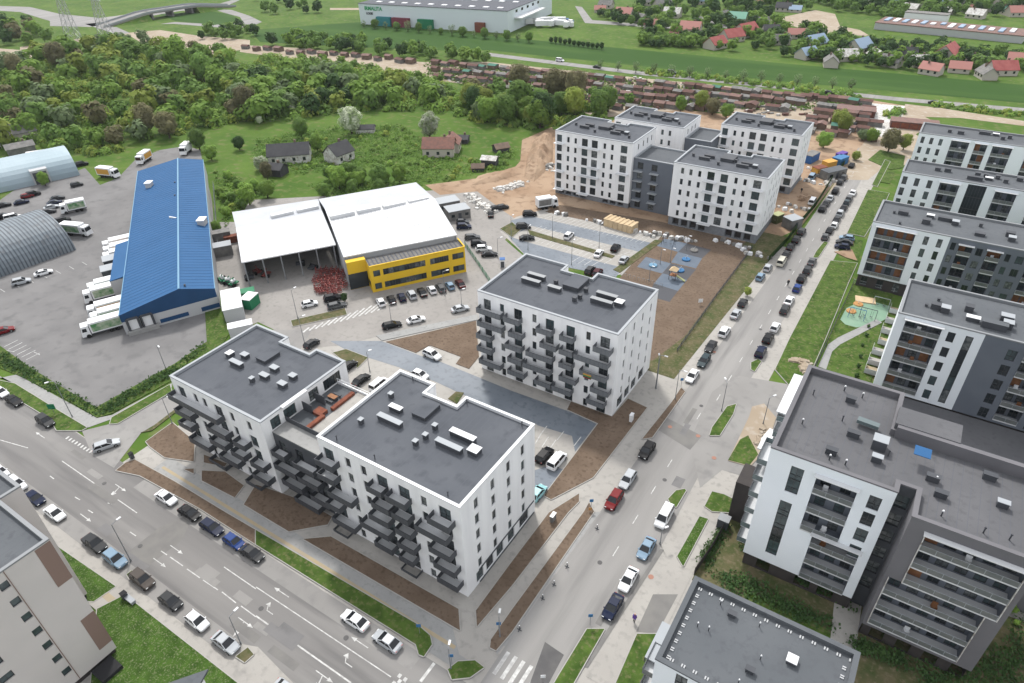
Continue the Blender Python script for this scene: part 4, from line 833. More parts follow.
for px, py, top in ((732, 614, 'dark_grey'), (750, 670, 'dark_grey'), (792, 660, 'white_cap')): on_roof(r, px, py, zr, 1.0 if top == 'dark_grey' else 1.15, .6 if top == 'dark_grey' else 1.15, .6, top=top, name='roof_unit' if top == 'dark_grey' else 'skylight')
for px, py in ((698, 624), (709, 628), (760, 624), (721, 602), (761, 657), (739, 681)): p = W(px, py, zr+.5); vent(r, p, zr, .7, .09, 'lamp_head')
b = MB(); b.box(-10.9, -9.42, 41.0, 46.0, 12.0, 12.2); b.cur = 1; b.box(-10.9, -10.84, 41.0, 46.0, 11.2, 12.19); b.build('canopy', ['cap_metal', 'roof_felt_pale'], rf)
for i in range(4): balcony(rf, (-9.3, 50.7), (-9.3, YF), 7.6, 11.0, 2.9*i+2.6, 1.2, panel='loggia_rail', style='glass')
b = MB(); b.box(8.15, 9.2, 43, 46.5, 12.4, 12.6); b.build('canopy', 'balc_glass', rf)
# ---- beige tower lower left
g_ = thing('apartment_block', (-80, 5, 0), 'beige apartment tower with brown corner panels and small square windows, lower left corner', 'apartment building')
pg = [(-92, -12), (-70.9, -12), (-70.9, 13.0), (-82, 13.0), (-82, 15.5), (-92, 15.5)]
o1 = [hop(7.55+12, .95, z, 1.15) for z in (20.3, 17.5, 14.7, 11.9, 9.1, 6.3, 3.5)]+[hop(3.0+12, 1.4, z, 1.15) for z in (20.3, 17.5, 14.7, 11.9, 9.1, 6.3, 3.5)]
b = MB(); ww = walls(b, pg, .9, 22.2, {1: o1}); b.build('wall', 'beige_wall', g_)
for a_, c_, o_ in ww: windows(g_, a_, c_, o_, glasses=('glass_pale',))
b = MB(); walls(b, inset(pg, .2), 0, .9); b.build('plinth', 'dark_plinth', g_)
for z0, z1 in ((15.5, 22.0), (2.6, 8.9)):
    b = MB(); b.box(-70.895, -70.86, 11.35, 13.03, z0, z1); b.build('corner_panel', 'brown_panel', g_)
b = MB(); b.box(-70.895, -70.84, 8.12, 8.2, 1, 22.1); b.build('drip_channel', 'brown_panel', g_)
r = flat_roof(g_, pg, 22.3, felt='roof_felt_pale', cap='pole_grey'); b = MB(); b.box(-90, -74, 0, 8, 21.8, 22.9); b.build('raised_roof', 'roof_felt_pale', r)
b = MB(); b.box(-70.7, -68.2, 9.4, 12.0, 0, .7); b.build('entrance_step', 'black_cloth', g_)
p = W(212, 668, 9)
t = thing('pavilion', (p.x, p.y, 0), 'small building with a pointed grey metal roof at the bottom edge, beside the flowery lawn', 'building')
a0, a1, a2 = W(168, 683, 9), W(208, 669, 9), W(218, 690, 9)
b = MB(); b.prism([(a0.x, a0.y), (a0.x+.5, a0.y-8), (a2.x, a2.y-6), (a1.x, a1.y)][::-1], 8.7, 9.0); b.build('roof', 'roof_felt_pale', t)
b = MB(); b.prism(inset([(a0.x, a0.y), (a1.x, a1.y), (a2.x, a2.y-6), (a0.x+.5, a0.y-8)][::-1], .4), 0, 8.7); b.build('wall', 'white_wall', t)
mat('blue_seam', (.028, .09, .21), .7)
# ================================================================ blue warehouse and its neighbours
bw = thing('warehouse', (-173, 92, 0), 'long warehouse with a bright blue metal roof and loading docks for lorries', 'warehouse')
L0, R0 = Vector((-139.4, 57.2)), Vector((-130.6, 75.3)); LB, RB = Vector((-217.4, 112.0)), Vector((-207.0, 129.2))
EL, ER, ZR = 5.0, 5.3, 7.5; rf0 = W(178.6, 289, ZR).to_2d(); rb0 = W(177.8, 158.4, ZR).to_2d()
def v3(p, z): return (p.x, p.y, z)
b = MB(); b.face([v3(L0, EL), v3(rf0, ZR), v3(rb0, ZR), v3(LB, EL)][::-1]); b.face([v3(rf0, ZR), v3(R0, ER), v3(RB, ER), v3(rb0, ZR)][::-1])
nrm = (R0-L0).normalized()
b.cur = 1
nseam = 60
for i in range(nseam+1):
    t = i/nseam; a = L0.lerp(LB, t); m = rf0.lerp(rb0, t); c = R0.lerp(RB, t)
    b.bar((a.x, a.y, EL+.02), (m.x, m.y, ZR+.02), .04, .04); b.bar((m.x, m.y, ZR+.02), (c.x, c.y, ER+.02), .04, .04)
b.build('roof', ['blue_roof', 'blue_seam'], bw)
b = MB(); b.bar(v3(rf0, ZR+.1), v3(rb0, ZR+.1), .4, .1); b.bar(v3(R0, ER+.02), v3(RB, ER+.02), .16, .2); b.bar(v3(L0, EL+.02), v3(LB, EL+.02), .16, .2); b.build('ridge_cap', 'blue_ridge', bw)
b = MB()
def strip(bb, a, c, z0, z1, off=0.):
    d = (c-a).normalized(); n = Vector((d.y, -d.x))*off
    bb.face([(a.x+n.x, a.y+n.y, z0), (c.x+n.x, c.y+n.y, z0), (c.x+n.x, c.y+n.y, z1), (a.x+n.x, a.y+n.y, z1)])
strip(b, L0, R0, 0, 3.2); strip(b, R0, RB, 0, ER); strip(b, RB, LB, 0, 5); strip(b, LB, L0, 0, EL); b.build('wall', 'pale_wall', bw)
b = MB(); b.face([v3(L0, 3.2), v3(R0, 3.2), v3(R0, ER), v3(rf0, ZR), v3(L0, EL)]); b.build('gable', 'blue_wall', bw)
b = MB(); b.face([v3(RB, 5), v3(LB, 5), v3(rb0, ZR)]); b.build('gable', 'blue_wall', bw)
for a_, c_, z0, z1 in ((.36, .66, .5, 1.5), (.80, 1.0, .5, 1.6)):
    b = MB(); strip(b, L0.lerp(R0, a_), L0.lerp(R0, c_), z0, z1, .04); b.build('blue_band', 'blue_wall', bw)
for a_ in (.05, .19):
    b = MB(); q0, q1 = L0.lerp(R0, a_), L0.lerp(R0, a_+.11); strip(b, q0, q1, .9, 3.4, .10); d = b.build('dock_door', 'white_plastic', bw)
    b = MB(); n = Vector((nrm.y, -nrm.x))
    for q in (q0, q1): b.bar((q.x+n.x*.3, q.y+n.y*.3, .9), (q.x+n.x*.3, q.y+n.y*.3, 3.7), .3, .6)
    b.bar((q0.x+n.x*.3, q0.y+n.y*.3, 3.7), (q1.x+n.x*.3, q1.y+n.y*.3, 3.7), .6, .3); b.build('dock_shelter', 'dark_grey', bw)
b = MB(); n = Vector((nrm.y, -nrm.x)); q = L0.lerp(R0, .18)+n*.6; b.obox(q, math.atan2(nrm.y, nrm.x), 6.4, 1.1, 0, .9); b.build('loading_platform', 'concrete_walk', bw)
a0, a1 = W(131, 225, 5), W(118, 268, 5); 
ex = [(L0.lerp(LB, .2)), (L0.lerp(LB, .2)-nrm*3.2), (L0.lerp(LB, .42)-nrm*3.2), L0.lerp(LB, .42)]
b = MB(); b.prism([tuple(p) for p in ex], 0, 4.6); b.build('annex', 'pale_wall', bw); b = MB(); b.quadbox([v3(ex[0]-nrm*-.3, 4.9), v3(ex[1], 4.5), v3(ex[2], 4.5), v3(ex[3]+nrm*.3, 4.9)], [v3(ex[0]+nrm*.3, 5.12), v3(ex[1], 4.72), v3(ex[2], 4.72), v3(ex[3]+nrm*.3, 5.12)]); b.build('annex_roof', 'blue_roof', bw)
for px, py, s in ((149, 184, 1.6), (202, 221, 1.8)):
    p = W(px, py, 6.6); b = MB(); b.obox(p, .6, s, s*1.4, 5.6, 7.1); b.cur = 1; b.obox(p, .6, s+.3, s*1.4+.3, 7.1, 7.3); b.build('roof_unit', ['pale_wall', 'white_plastic'], bw)
p = W(173, 218, 7.2); b = MB(); b.obox(p, .2, 2.4, .3, 6.9, 7.5); b.build('roof_duct', 'white_plastic', bw)
for px, py in ((175, 183), (175, 196), (185, 286)): p = W(px, py, 7.2); vent(bw, p, 6.8, .7, .25, 'dark_grey')
# ---- white hall
hl = thing('hall', (-118, 108, 0), 'industrial hall with a bright white metal roof and an open covered bay', 'industrial hall')
def rp(pts, name, m, par, th=.25):
    b = MB(); top = [W(x, y, z) for x, y, z in pts]; b.quadbox([(p.x, p.y, p.z-th) for p in top][::-1], [tuple(p) for p in top][::-1]); return b.build(name, m, par)
F1, F2, Rg1, Rg2, B1_, B2b = (343.5, 257, 8.0), (457, 234.8, 8.0), (324.8, 208.5, 10.2), (434.8, 198.5, 10.2), (318.5, 199, 9.6), (416, 182.3, 9.6)
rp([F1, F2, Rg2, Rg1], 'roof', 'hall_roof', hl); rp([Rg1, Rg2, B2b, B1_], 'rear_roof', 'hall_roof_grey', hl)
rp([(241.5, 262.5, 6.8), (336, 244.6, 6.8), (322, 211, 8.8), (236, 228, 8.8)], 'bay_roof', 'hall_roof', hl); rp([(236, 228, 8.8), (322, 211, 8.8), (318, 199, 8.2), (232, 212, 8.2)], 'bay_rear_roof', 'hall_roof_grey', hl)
for x0, y0, x1, y1, z in ((271, 216.7, 293, 211.7, 9.0), (297, 211, 318, 206.5, 9.0), (330, 217, 354, 212, 10.1), (357, 211.5, 380, 207, 10.1), (383, 207, 405, 202.5, 10.1), (408, 202, 428, 198, 10.1)):
    A, B = W(x0, y0, z), W(x1, y1, z); b = MB(); c = (A+B)/2; b.obox(c, math.atan2(B.y-A.y, B.x-A.x), (B-A).length, 1.6, z-.4, z+.45); b.build('skylight', 'hall_roof', hl)
def roof_seams(a0, a1, c0, c1, n_, par):
    A0, A1, C0, C1 = (W(*q) for q in (a0, a1, c0, c1)); b = MB()
    for i in range(n_+1): b.bar(A0.lerp(A1, i/n_)+Vector((0, 0, .03)), C0.lerp(C1, i/n_)+Vector((0, 0, .03)), .07, .05)
    b.build('roof_seam', 'hall_roof_grey', par)
roof_seams(F1, F2, Rg1, Rg2, 26, hl); roof_seams((241.5, 262.5, 6.8), (336, 244.6, 6.8), (236, 228, 8.8), (322, 211, 8.8), 18, hl)
g1, g2, g3, g4 = W(*F1), W(*F2), W(*B2b), W(*B1_)
def V2(p): return Vector((p.x, p.y))
g1, g2, g3, g4 = map(V2, (g1, g2, g3, g4)); e1, e2, e3, e4 = (V2(W(241.5, 262.5, 6.8)), V2(W(336, 244.6, 6.8)), V2(W(318, 199, 8.2)), V2(W(232, 212, 8.2)))
b = MB(); strip(b, g1, g2, 0, 7.7, -.5); strip(b, g2, g3, 0, 7.8, -.3); strip(b, g3, g4, 0, 9); strip(b, g4, g1, 0, 7.7, -.3); b.build('wall', 'pale_wall', hl)
b = MB(); strip(b, e3, e4, 0, 8, -.3); strip(b, e4, e1.lerp(e4, .35), 0, 6.5, -.3)
strip(b, e4, e1.lerp(e4, .12), 0, 6.6, -.35); strip(b, e2.lerp(e3, .05), e3, 0, 6.6, -.2); mid1 = e1.lerp(e4, .6); mid2 = e2.lerp(e3, .6); strip(b, mid1, mid2, 0, 7, 0); b.build('bay_wall', 'dark_plinth', hl)  # bay walls coloured dark to carry the shade under the bay roof
b = MB()
for i in range(6):
    for q in (e1.lerp(e2, .02+i*.19), ): b.tube((q.x, q.y, 0), (q.x, q.y, 6.6), .18, .18, 6)
b.build('column', 'pole_grey', hl)
# ---- yellow office
of = thing('office_building', (-98, 109, 0), 'two storey yellow office building with ribbon windows in front of the white hall', 'office building')
p0 = Vector((-104.6, 98.9)); p1 = Vector((-91.3, 118.6)); d = (p1-p0).normalized(); n = Vector((d.y, -d.x)); LW = (p1-p0).length
q0 = p0-n*5.2; q1 = p1-n*5.2
px_s = lambda x: x*LW
o = []
for a_, c_ in ((.03, .10), (.13, .57), (.62, .82), (.86, .985)): o += [(px_s(a_), px_s(c_), 4.1, 5.7), (px_s(a_), px_s(c_), .7, 2.3)]
b = MB(); facade(b, p0, p1, 0, 7.0, o, .18); facade(b, p1, q1, 0, 7.0, [(1, 4, 4.1, 5.6)], .18); facade(b, q0, p0, 0, 7.0, [(1.2, 4, .6, 2.4)], .18)
s0 = p0-d*4.6-n*3.6; facade(b, s0, p0-n*3.6, 4.2, 7.2, []); facade(b, s0, p0-n*3.6, 0, .1, []); b.build('wall', 'yellow_wall', of)
def longwin(a, c, za, zb):
    k = max(1, round((c-a)/1.25)); out = []
    for i in range(k): out.append((a+(c-a)*i/k, a+(c-a)*(i+1)/k, za, zb))
    return out
oo = []
for w_ in o: oo += longwin(*w_)
windows(of, p0, p1, oo, .15)
b = MB(); b.prism([tuple(p0), tuple(p1), tuple(q1), tuple(q0)], 6.6, 6.62); b.build('roof', 'office_roof', of)
b = MB()
for i in range(24):
    q = p0.lerp(p1, (i+.5)/24)-n*.4; r_ = q-n*4.4; b.bar((q.x, q.y, 6.68), (r_.x, r_.y, 6.68), .25, .1)
b.build('roof_batten', 'seam', of)
b = MB(); b.bar(v3(p0, 7.05), v3(p1, 7.05), .3, .12); b.bar(v3(p1, 7.05), v3(q1, 7.05), .3, .12); b.build('parapet', 'yellow_wall', of)
b = MB(); b.quadbox([v3(s0, 0), v3(p0-n*3.6, 0), v3(p0-n*3.7, 0), v3(s0-n*.1, 0)], [v3(s0, 4.2), v3(p0-n*3.6, 4.2), v3(p0-n*3.7, 4.2), v3(s0-n*.1, 4.2)]); b.build('glass_entrance', 'glass', of)
b = MB(); b.quadbox([v3(s0, 7.2), v3(p0-n*3.6, 7.2), v3(p0-n*5.2, 7.2), v3(s0-n*1.6, 7.2)], [v3(s0, 7.3), v3(p0-n*3.6, 7.3), v3(p0-n*5.2, 7.3), v3(s0-n*1.6, 7.3)]); b.build('entrance_roof', 'yellow_wall', of)
# ---- arched hangars
def hangar(A, d, hw, h, L, m, label, ribs, doors=()):
    """A = ground corner of the near long side, d = axis direction pointing away along it"""
    d = Vector(d).normalized(); s = Vector((-d.y, d.x)); 
    if s.x > 0: s = -s
    t = thing('arched_hangar', (A[0], A[1], 0), label, 'hangar', None); A = Vector(A); C0 = A+s*hw; K_ = 16
    def arc(x, k=1.): return [(C0+d*x-s*hw*math.cos(math.pi*i/K_)*k, h*math.sin(math.pi*i/K_)**.9*k) for i in range(K_+1)]
    b = MB(); a0, a1 = arc(0), arc(L)
    for i in range(K_): b.face([v3(*a0[i]), v3(*a1[i]), v3(*a1[i+1]), v3(*a0[i+1])])
    b.cur = 1; x = .3
    while x < L:
        r0, r1 = arc(x, 1.006), arc(x+ribs*.35, 1.006)
        for i in range(K_): b.face([v3(*r0[i]), v3(*r1[i]), v3(*r1[i+1]), v3(*r0[i+1])])
        x += ribs
    b.build('shell', m, t)
    b = MB(); b.face([v3(*p) for p in a0]); b.face([v3(*p) for p in a1]); b.build('end_wall', m[1], t)
    for x, w_, hh in doors:
        c = A+d*x; b = MB(); b.obox(c+s*1.2, math.atan2(d.y, d.x), w_, 2.6, 0, hh); b.cur = 1; b.obox(c-s*.12, math.atan2(d.y, d.x), w_-1.0, .06, 0, hh-.7); b.build('porch', ['pale_wall', 'dark_grey'], t)
    return t
hangar((-246.1, 107.1), (-7.4, -22.4), 11.0, 7, 60, ['hangar_blue', 'hangar_blue'], 'pale blue arched metal hangar with two porches, behind the parked vans', 1.2, ((11, 5, 4.6), (30, 5, 4.6)))
hangar((-190.8, 74.7), (-1.7, -19), 12.0, 8.2, 60, ['hangar_rust', 'hangar_rib'], 'dark grey ribbed arched metal hangar at the left edge beside the lorry yard', .9)
# ================================================================ vehicles
CARM = {}
TYPES = dict(sedan=(4.6, 1.8, .92, 1.42, (-1.75, 1.2), (-1.0, .3)), hatch=(4.1, 1.76, .96, 1.48, (-1.9, 1.1), (-1.35, .28)), wagon=(4.75, 1.82, .93, 1.47, (-2.2, 1.15), (-1.75, .3)), suv=(4.6, 1.9, 1.02, 1.68, (-2.15, 1.15), (-1.7, .35)), van=(4.9, 1.9, 1.1, 1.9, (-2.35, 1.6), (-2.2, .85)), pickup=(5.1, 1.88, 1.0, 1.7, (-.9, 1.2), (-.6, .4)))
def loft(b, st):
    prev = None
    for x, pts in st:
        cur = [(x, y, z) for y, z in pts]
        if prev:
            k = len(cur)
            for i in range(k): b.face([prev[i], prev[(i+1) % k], cur[(i+1) % k], cur[i]])
        else: b.face(cur[::-1])
        prev = cur
    b.face(prev)
def car_parts(ty, paint):
    k = (ty, paint)
    if k in CARM: return CARM[k]
    L, Wd, hb, H, gb, gt = TYPES[ty]; h2 = L/2; w = Wd/2; out = {}
    def sec(f, z0, zb): return [(-w*f*.86, z0), (w*f*.86, z0), (w*f, z0+.16), (w*f, zb*.78), (w*f*.9, zb), (-w*f*.9, zb), (-w*f, zb*.78), (-w*f, z0+.16)]
    hood = hb*.86
    rear = hb*.98 if ty in ('hatch', 'wagon', 'suv', 'van') else hb*.95
    st = [(-h2, sec(.86, .38, rear*.78)), (-h2+.12, sec(.95, .28, rear*.94)), (-h2+.5, sec(1, .22, rear)), (gb[0]+.2, sec(1, .2, hb)), (gb[1], sec(1, .2, hb)), (h2-.7, sec(.98, .2, hood)), (h2-.15, sec(.9, .26, hood*.86)), (h2, sec(.78, .36, hood*.66))]
    b = MB(); loft(b, st); b.cur = 1
    for x in (-L*.29, L*.31):
        for s in (-1, 1): b.tube((x, s*(w-.12), .34), (x, s*(w+.005), .34), .37, .37, 12)
    out['body'] = b.mesh('body', [paint, 'black_cloth'], smooth=False)
    b = MB(); a, c = gb; e, f = gt; wb, wt = w*.9, w*.74; zt = H-.06
    b.quadbox([(a, -wb, hb-.02), (c, -wb, hb-.02), (c, wb, hb-.02), (a, wb, hb-.02)], [(e, -wt, zt), (f, -wt, zt), (f, wt, zt), (e, wt, zt)]); out['window'] = b.mesh('window', 'car_glass')
    b = MB(); b.quadbox([(e-.05, -wt-.03, zt-.02), (f+.03, -wt-.03, zt-.02), (f+.03, wt+.03, zt-.02), (e-.05, wt+.03, zt-.02)], [(e+.03, -wt+.04, H), (f-.06, -wt+.04, H), (f-.06, wt-.04, H), (e+.03, wt-.04, H)])
    for s in (-1, 1):
        for (xb, xt) in ((a, e), (c, f), ((a+c)/2-.1, (e+f)/2-.1)): b.bar((xb, s*wb, hb), (xt, s*(wt+.02), zt), .09, .06)
    out['roof'] = b.mesh('roof', paint)
    b = MB(); b.tube((0, -.1, 0), (0, .1, 0), .33, .33, 12); out['wheel'] = b.mesh('wheel', 'tyre')
    b = MB(); b.tube((0, -.115, 0), (0, .115, 0), .2, .2, 8); out['rim'] = b.mesh('rim', 'rim')
    b = MB(); b.obox((0, 0), 0, .12, .34, -.08, .08); out['headlight'] = b.mesh('headlight', 'light_lens')
    b = MB(); b.obox((0, 0), 0, .08, .3, -.1, .1); out['tail_light'] = b.mesh('tail_light', 'tail_lens')
    b = MB(); b.obox((0, 0), 0, .14, .16, -.07, .07); out['mirror'] = b.mesh('mirror', paint)
    CARM[k] = out; return out
def sub(name, me, par, loc=(0, 0, 0)):
    o = bpy.data.objects.new(name, me); COL.objects.link(o); o.parent = par; o.location = loc; return o
def car(x, y, ty, colr, rz, label, group, z=0.03):
    """x, y in metres; rz heading"""
    t = thing('parked_car' if 'driving' not in label else 'moving_car', (x, y, z), label, 'car' if ty != 'van' else 'van', group, rz)
    t.scale = (.93, .93, .95); m = car_parts(ty, 'paint_'+colr); L, Wd, hb, H, gb, gt = TYPES[ty]; w = Wd/2; h2 = L/2
    sub('body', m['body'], t); sub('window', m['window'], t); sub('roof', m['roof'], t)
    if math.hypot(x, y) < 185:
        for wx in (-L*.29, L*.31):
            for s in (-1, 1):
                wo = sub('wheel', m['wheel'], t, (wx, s*(w-.09), .335)); sub('rim', m['rim'], wo)
        for s in (-1, 1):
            sub('headlight', m['headlight'], t, (h2-.1, s*w*.6, hb*.86*.72)); sub('tail_light', m['tail_light'], t, (-h2+.05, s*w*.66, hb*.72)); sub('mirror', m['mirror'], t, (gb[1]-.2, s*(w+.04), hb+.02))
    return t
NX = math.pi/2
TN = dict(sedan='saloon car', hatch='hatchback', wagon='estate car', suv='tall SUV', van='van', pickup='pickup')
ORD = ['first', 'second', 'third', 'fourth', 'fifth', 'sixth', 'seventh', 'eighth', 'ninth', 'tenth', 'eleventh', 'twelfth', 'thirteenth', 'fourteenth', 'fifteenth', 'sixteenth', 'seventeenth', 'eighteenth', 'nineteenth', 'twentieth', 'twenty-first', 'twenty-second', 'twenty-third', 'twenty-fourth', 'twenty-fifth', 'twenty-sixth']
CN = dict(white='white', silver='silver', grey='grey', dark_grey='dark grey', black='black', navy='navy', blue='blue', light_blue='pale blue', teal='dark teal', red='red', maroon='dark red', brown='brownish grey', cream='cream', aqua='aqua')
def row(cars, rz, where, group, snapx=None, snapy=None, hz=.75):
    for i, c in enumerate(cars):
        px, py, ty, co = c[:4]; p = W(px, py, hz); x = p.x if snapx is None else snapx(p); y = p.y if snapy is None else snapy(p)
        a = c[4] if len(c) > 4 else rz
        car(x, y, ty, co, a+rnd.uniform(-.02, .02), f"{CN[co]} {TN[ty]}, {ORD[i]} {where}", group)
row([(607, 496, 'suv', 'red'), (622, 476, 'wagon', 'silver'), (642, 448, 'suv', 'black')], NX*3, 'from the road sign, left kerb of the avenue', 'cars parked along the left kerb of the avenue', snapx=lambda p: -27.2)
row([(692.4, 375, 'sedan', 'white', -NX), (704, 360, 'wagon', 'teal', -NX), (711, 345.5, 'sedan', 'dark_grey', -NX), (724.4, 331, 'suv', 'white'), (735.8, 313, 'sedan', 'silver'), (742.8, 302, 'hatch', 'dark_grey')], NX, 'from the junction, left kerb beside the soil field', 'cars parked along the left kerb of the avenue')
row([(760.5, 276, 'hatch', 'light_blue'), (767.9, 267, 'hatch', 'silver'), (781.6, 261, 'van', 'cream'), (786.3, 253.5, 'sedan', 'dark_grey'), (790.7, 246, 'sedan', 'black'), (796.3, 239, 'suv', 'black'), (801.6, 231, 'suv', 'dark_grey')], NX, 'past the green site fence corner, left kerb', 'cars parked along the left kerb of the avenue')
row([(822.6, 208, 'suv', 'black'), (826.5, 202.3, 'sedan', 'dark_grey'), (830.4, 197.2, 'sedan', 'silver'), (835.6, 190.2, 'suv', 'black'), (840.3, 181.3, 'hatch', 'dark_grey'), (843.9, 177, 'suv', 'grey'), (851.9, 164.5, 'sedan', 'black')], NX, 'outside the building site, farther left kerb of the avenue', 'cars parked along the left kerb of the avenue')
row([(607.7, 603, 'sedan', 'navy'), (622.6, 575.5, 'sedan', 'white'), (642.8, 545.5, 'sedan', 'light_blue'), (660.4, 514.5, 'van', 'white')], -NX, 'from the bottom grass strip, right kerb of the avenue', 'cars parked along the right kerb of the avenue', snapx=lambda p: -19.2)
row([(760.9, 351, 'suv', 'navy'), (768.3, 337.5, 'suv', 'black'), (775.3, 326.3, 'hatch', 'white'), (785, 308.5, 'wagon', 'dark_grey'), (789.3, 299.8, 'sedan', 'white'), (797.4, 287.3, 'hatch', 'blue'), (801.8, 277.7, 'suv', 'black'), (807.6, 269.4, 'suv', 'dark_grey'), (812.2, 260.8, 'sedan', 'grey')], NX, 'past the small grass drop, right kerb of the avenue', 'cars parked along the right kerb of the avenue')
row([(825.5, 236, 'hatch', 'grey'), (829.9, 229.5, 'sedan', 'black'), (834.6, 224.4, 'hatch', 'white'), (836.9, 218.6, 'sedan', 'dark_grey'), (840.3, 212.6, 'suv', 'silver'), (844, 207, 'sedan', 'black'), (847, 201.8, 'hatch', 'teal'), (849.4, 197.4, 'wagon', 'grey'), (853, 192, 'sedan', 'white')], NX, 'in the far right-kerb row beyond the thin grass strip', 'cars parked along the right kerb of the avenue')
row([(842.4, 246, 'hatch', 'navy'), (844.6, 241.5, 'sedan', 'dark_grey'), (847, 237.4, 'hatch', 'light_blue')], NX*2.1, 'in the short bay beside the dug-up earth, right lawns', 'cars in the short bay by the lawns')
row([(165.5, 497, 'sedan', 'white'), (189, 512, 'sedan', 'black'), (212.5, 525.5, 'wagon', 'navy'), (235, 539.3, 'hatch', 'blue'), (252, 552, 'sedan', 'dark_grey')], 0, 'of five along the brown verge of the wide street', 'cars parked on the wide street', snapy=lambda p: 32.3)
row([(356, 618, 'sedan', 'white'), (389, 637.5, 'sedan', 'silver')], math.pi, 'of the pair beside the green verge below the front block', 'cars parked on the wide street', snapy=lambda p: 32.3)
row([(2, 469, 'sedan', 'white'), (17.5, 482.5, 'suv', 'white'), (36, 496, 'sedan', 'navy'), (57, 510.5, 'sedan', 'white'), (96, 541, 'pickup', 'dark_grey'), (117.5, 556, 'suv', 'light_blue'), (145, 576, 'suv', 'brown'), (174, 597, 'hatch', 'dark_grey'), (200, 617, 'hatch', 'white'), (230, 637, 'sedan', 'silver')], 0, 'from the left edge, near kerb of the wide street', 'cars parked on the wide street', snapy=lambda p: 21.0)
car(W(296, 681, .7).x, 20.9, 'sedan', 'silver', .05, 'silver saloon car cut off by the bottom edge, beside the paved island', 'cars parked on the wide street')
row([(0, 391, 'sedan', 'white'), (12.5, 400.5, 'sedan', 'black'), (44, 421, 'suv', 'dark_grey')], 0, 'along the grass island at the left edge', 'cars by the grass island', snapy=lambda p: 32.0)
p = W(106, 444.5, .7); car(p.x, p.y, 'wagon', 'silver', R(64), 'silver estate car driving out of the side road junction', None)
OA = math.atan2(d.y, d.x)
row([(380.7, 301.3, 'hatch', 'white'), (391.3, 298.8, 'hatch', 'black'), (401.5, 296.5, 'hatch', 'navy'), (411.4, 294, 'suv', 'silver'), (421.9, 291.3, 'sedan', 'black'), (431.6, 289, 'hatch', 'white'), (440.7, 287, 'wagon', 'grey'), (449.8, 285, 'hatch', 'light_blue'), (460, 282.8, 'sedan', 'maroon')], OA+NX, 'from the hatched markings, parked facing the yellow office', 'cars parked before the yellow office')
row([(391.8, 324.5, 'wagon', 'black'), (415.9, 319, 'sedan', 'white'), (460, 308, 'sedan', 'silver')], OA, 'of three along the footpath opposite the yellow office', 'cars opposite the yellow office')
row([(309.4, 303.2, 'hatch', 'white'), (332.5, 297.5, 'suv', 'black'), (336.5, 305, 'wagon', 'grey')], OA, 'in the hall yard beside the red machines', 'cars in the hall yard')
row([(462.6, 221.3, 'hatch', 'grey'), (463.9, 226, 'suv', 'navy'), (472.4, 236.4, 'wagon', 'grey'), (478.5, 243, 'suv', 'black'), (483.6, 248.2, 'suv', 'white'), (489.3, 253.5, 'sedan', 'black')], OA-.35, 'from the site cabins, row right of the hall', 'cars right of the hall')
row([(490.6, 213.2, 'sedan', 'black', OA+1.2), (496.3, 207.6, 'hatch', 'black', OA), (502.7, 206.4, 'hatch', 'dark_grey', OA)], OA, 'of three dark cars among the rubble heaps', 'dark cars by the rubble')
row([(529.7, 213.3, 'suv', 'black', .6), (523.3, 225.8, 'suv', 'dark_grey', .6), (526.9, 237.3, 'sedan', 'black', .6), (568.9, 235, 'suv', 'white'), (598.8, 252.6, 'sedan', 'white'), (615.7, 247.2, 'suv', 'black'), (623.9, 258.8, 'sedan', 'silver'), (590.2, 269.7, 'suv', 'dark_grey'), (597.6, 272, 'suv', 'maroon')], R(96), 'counted from the upper left in the new car park', 'cars in the new car park')
row([(432, 354, 'suv', 'white', -.1), (544.5, 454.5, 'suv', 'black', NX), (557, 460, 'van', 'white', NX), (538, 492, 'hatch', 'aqua', NX), (361, 379, 'sedan', 'black', NX), (379, 384, 'van', 'white', NX), (420, 374, 'hatch', 'white', 0), (349, 365, 'hatch', 'black', NX), (311.5, 343, 'hatch', 'dark_grey', NX)], 0, 'of the cars in the courtyard behind the front blocks', 'cars in the courtyard')
row([(12.5, 217, 'van', 'white', 1.2), (3, 216, 'suv', 'black', 1.2), (21, 281, 'suv', 'silver', 1.1), (43, 272, 'sedan', 'white', 1.2), (3, 330, 'wagon', 'red', 1.2)], 0, 'around the ribbed hangar at the left edge', 'cars around the ribbed hangar')
row([(62.5, 220, 'suv', 'black'), (48, 211, 'sedan', 'dark_grey'), (51, 206.5, 'sedan', 'silver'), (54, 202, 'sedan', 'navy'), (57, 197.5, 'sedan', 'dark_grey'), (76.5, 184, 'hatch', 'dark_grey'), (81.5, 163.5, 'suv', 'black'), (33, 193.5, 'suv', 'black'), (27, 195.5, 'hatch', 'red'), (21, 201.5, 'sedan', 'navy'), (3, 204.5, 'sedan', 'black')], 1.2, 'of the cars between the two arched hangars', 'cars between the hangars')
row([(848, 132, 'van', 'white'), (855, 124.4, 'suv', 'black'), (812, 176.5, 'van', 'light_blue'), (812.5, 201, 'van', 'white')], NX, 'of the vans and cars on the dirt beside the building site', 'vehicles on the dirt by the site')
row([(672, 72, 'van', 'grey', .03), (560, 60, 'van', 'white', .03), (829, 92, 'sedan', 'black', .03), (934, 102, 'sedan', 'black', .03), (597, 66.5, 'sedan', 'dark_grey', .03)], 0, 'of the vehicles driving on the straight road beyond the sheds', 'vehicles driving on the straight road')
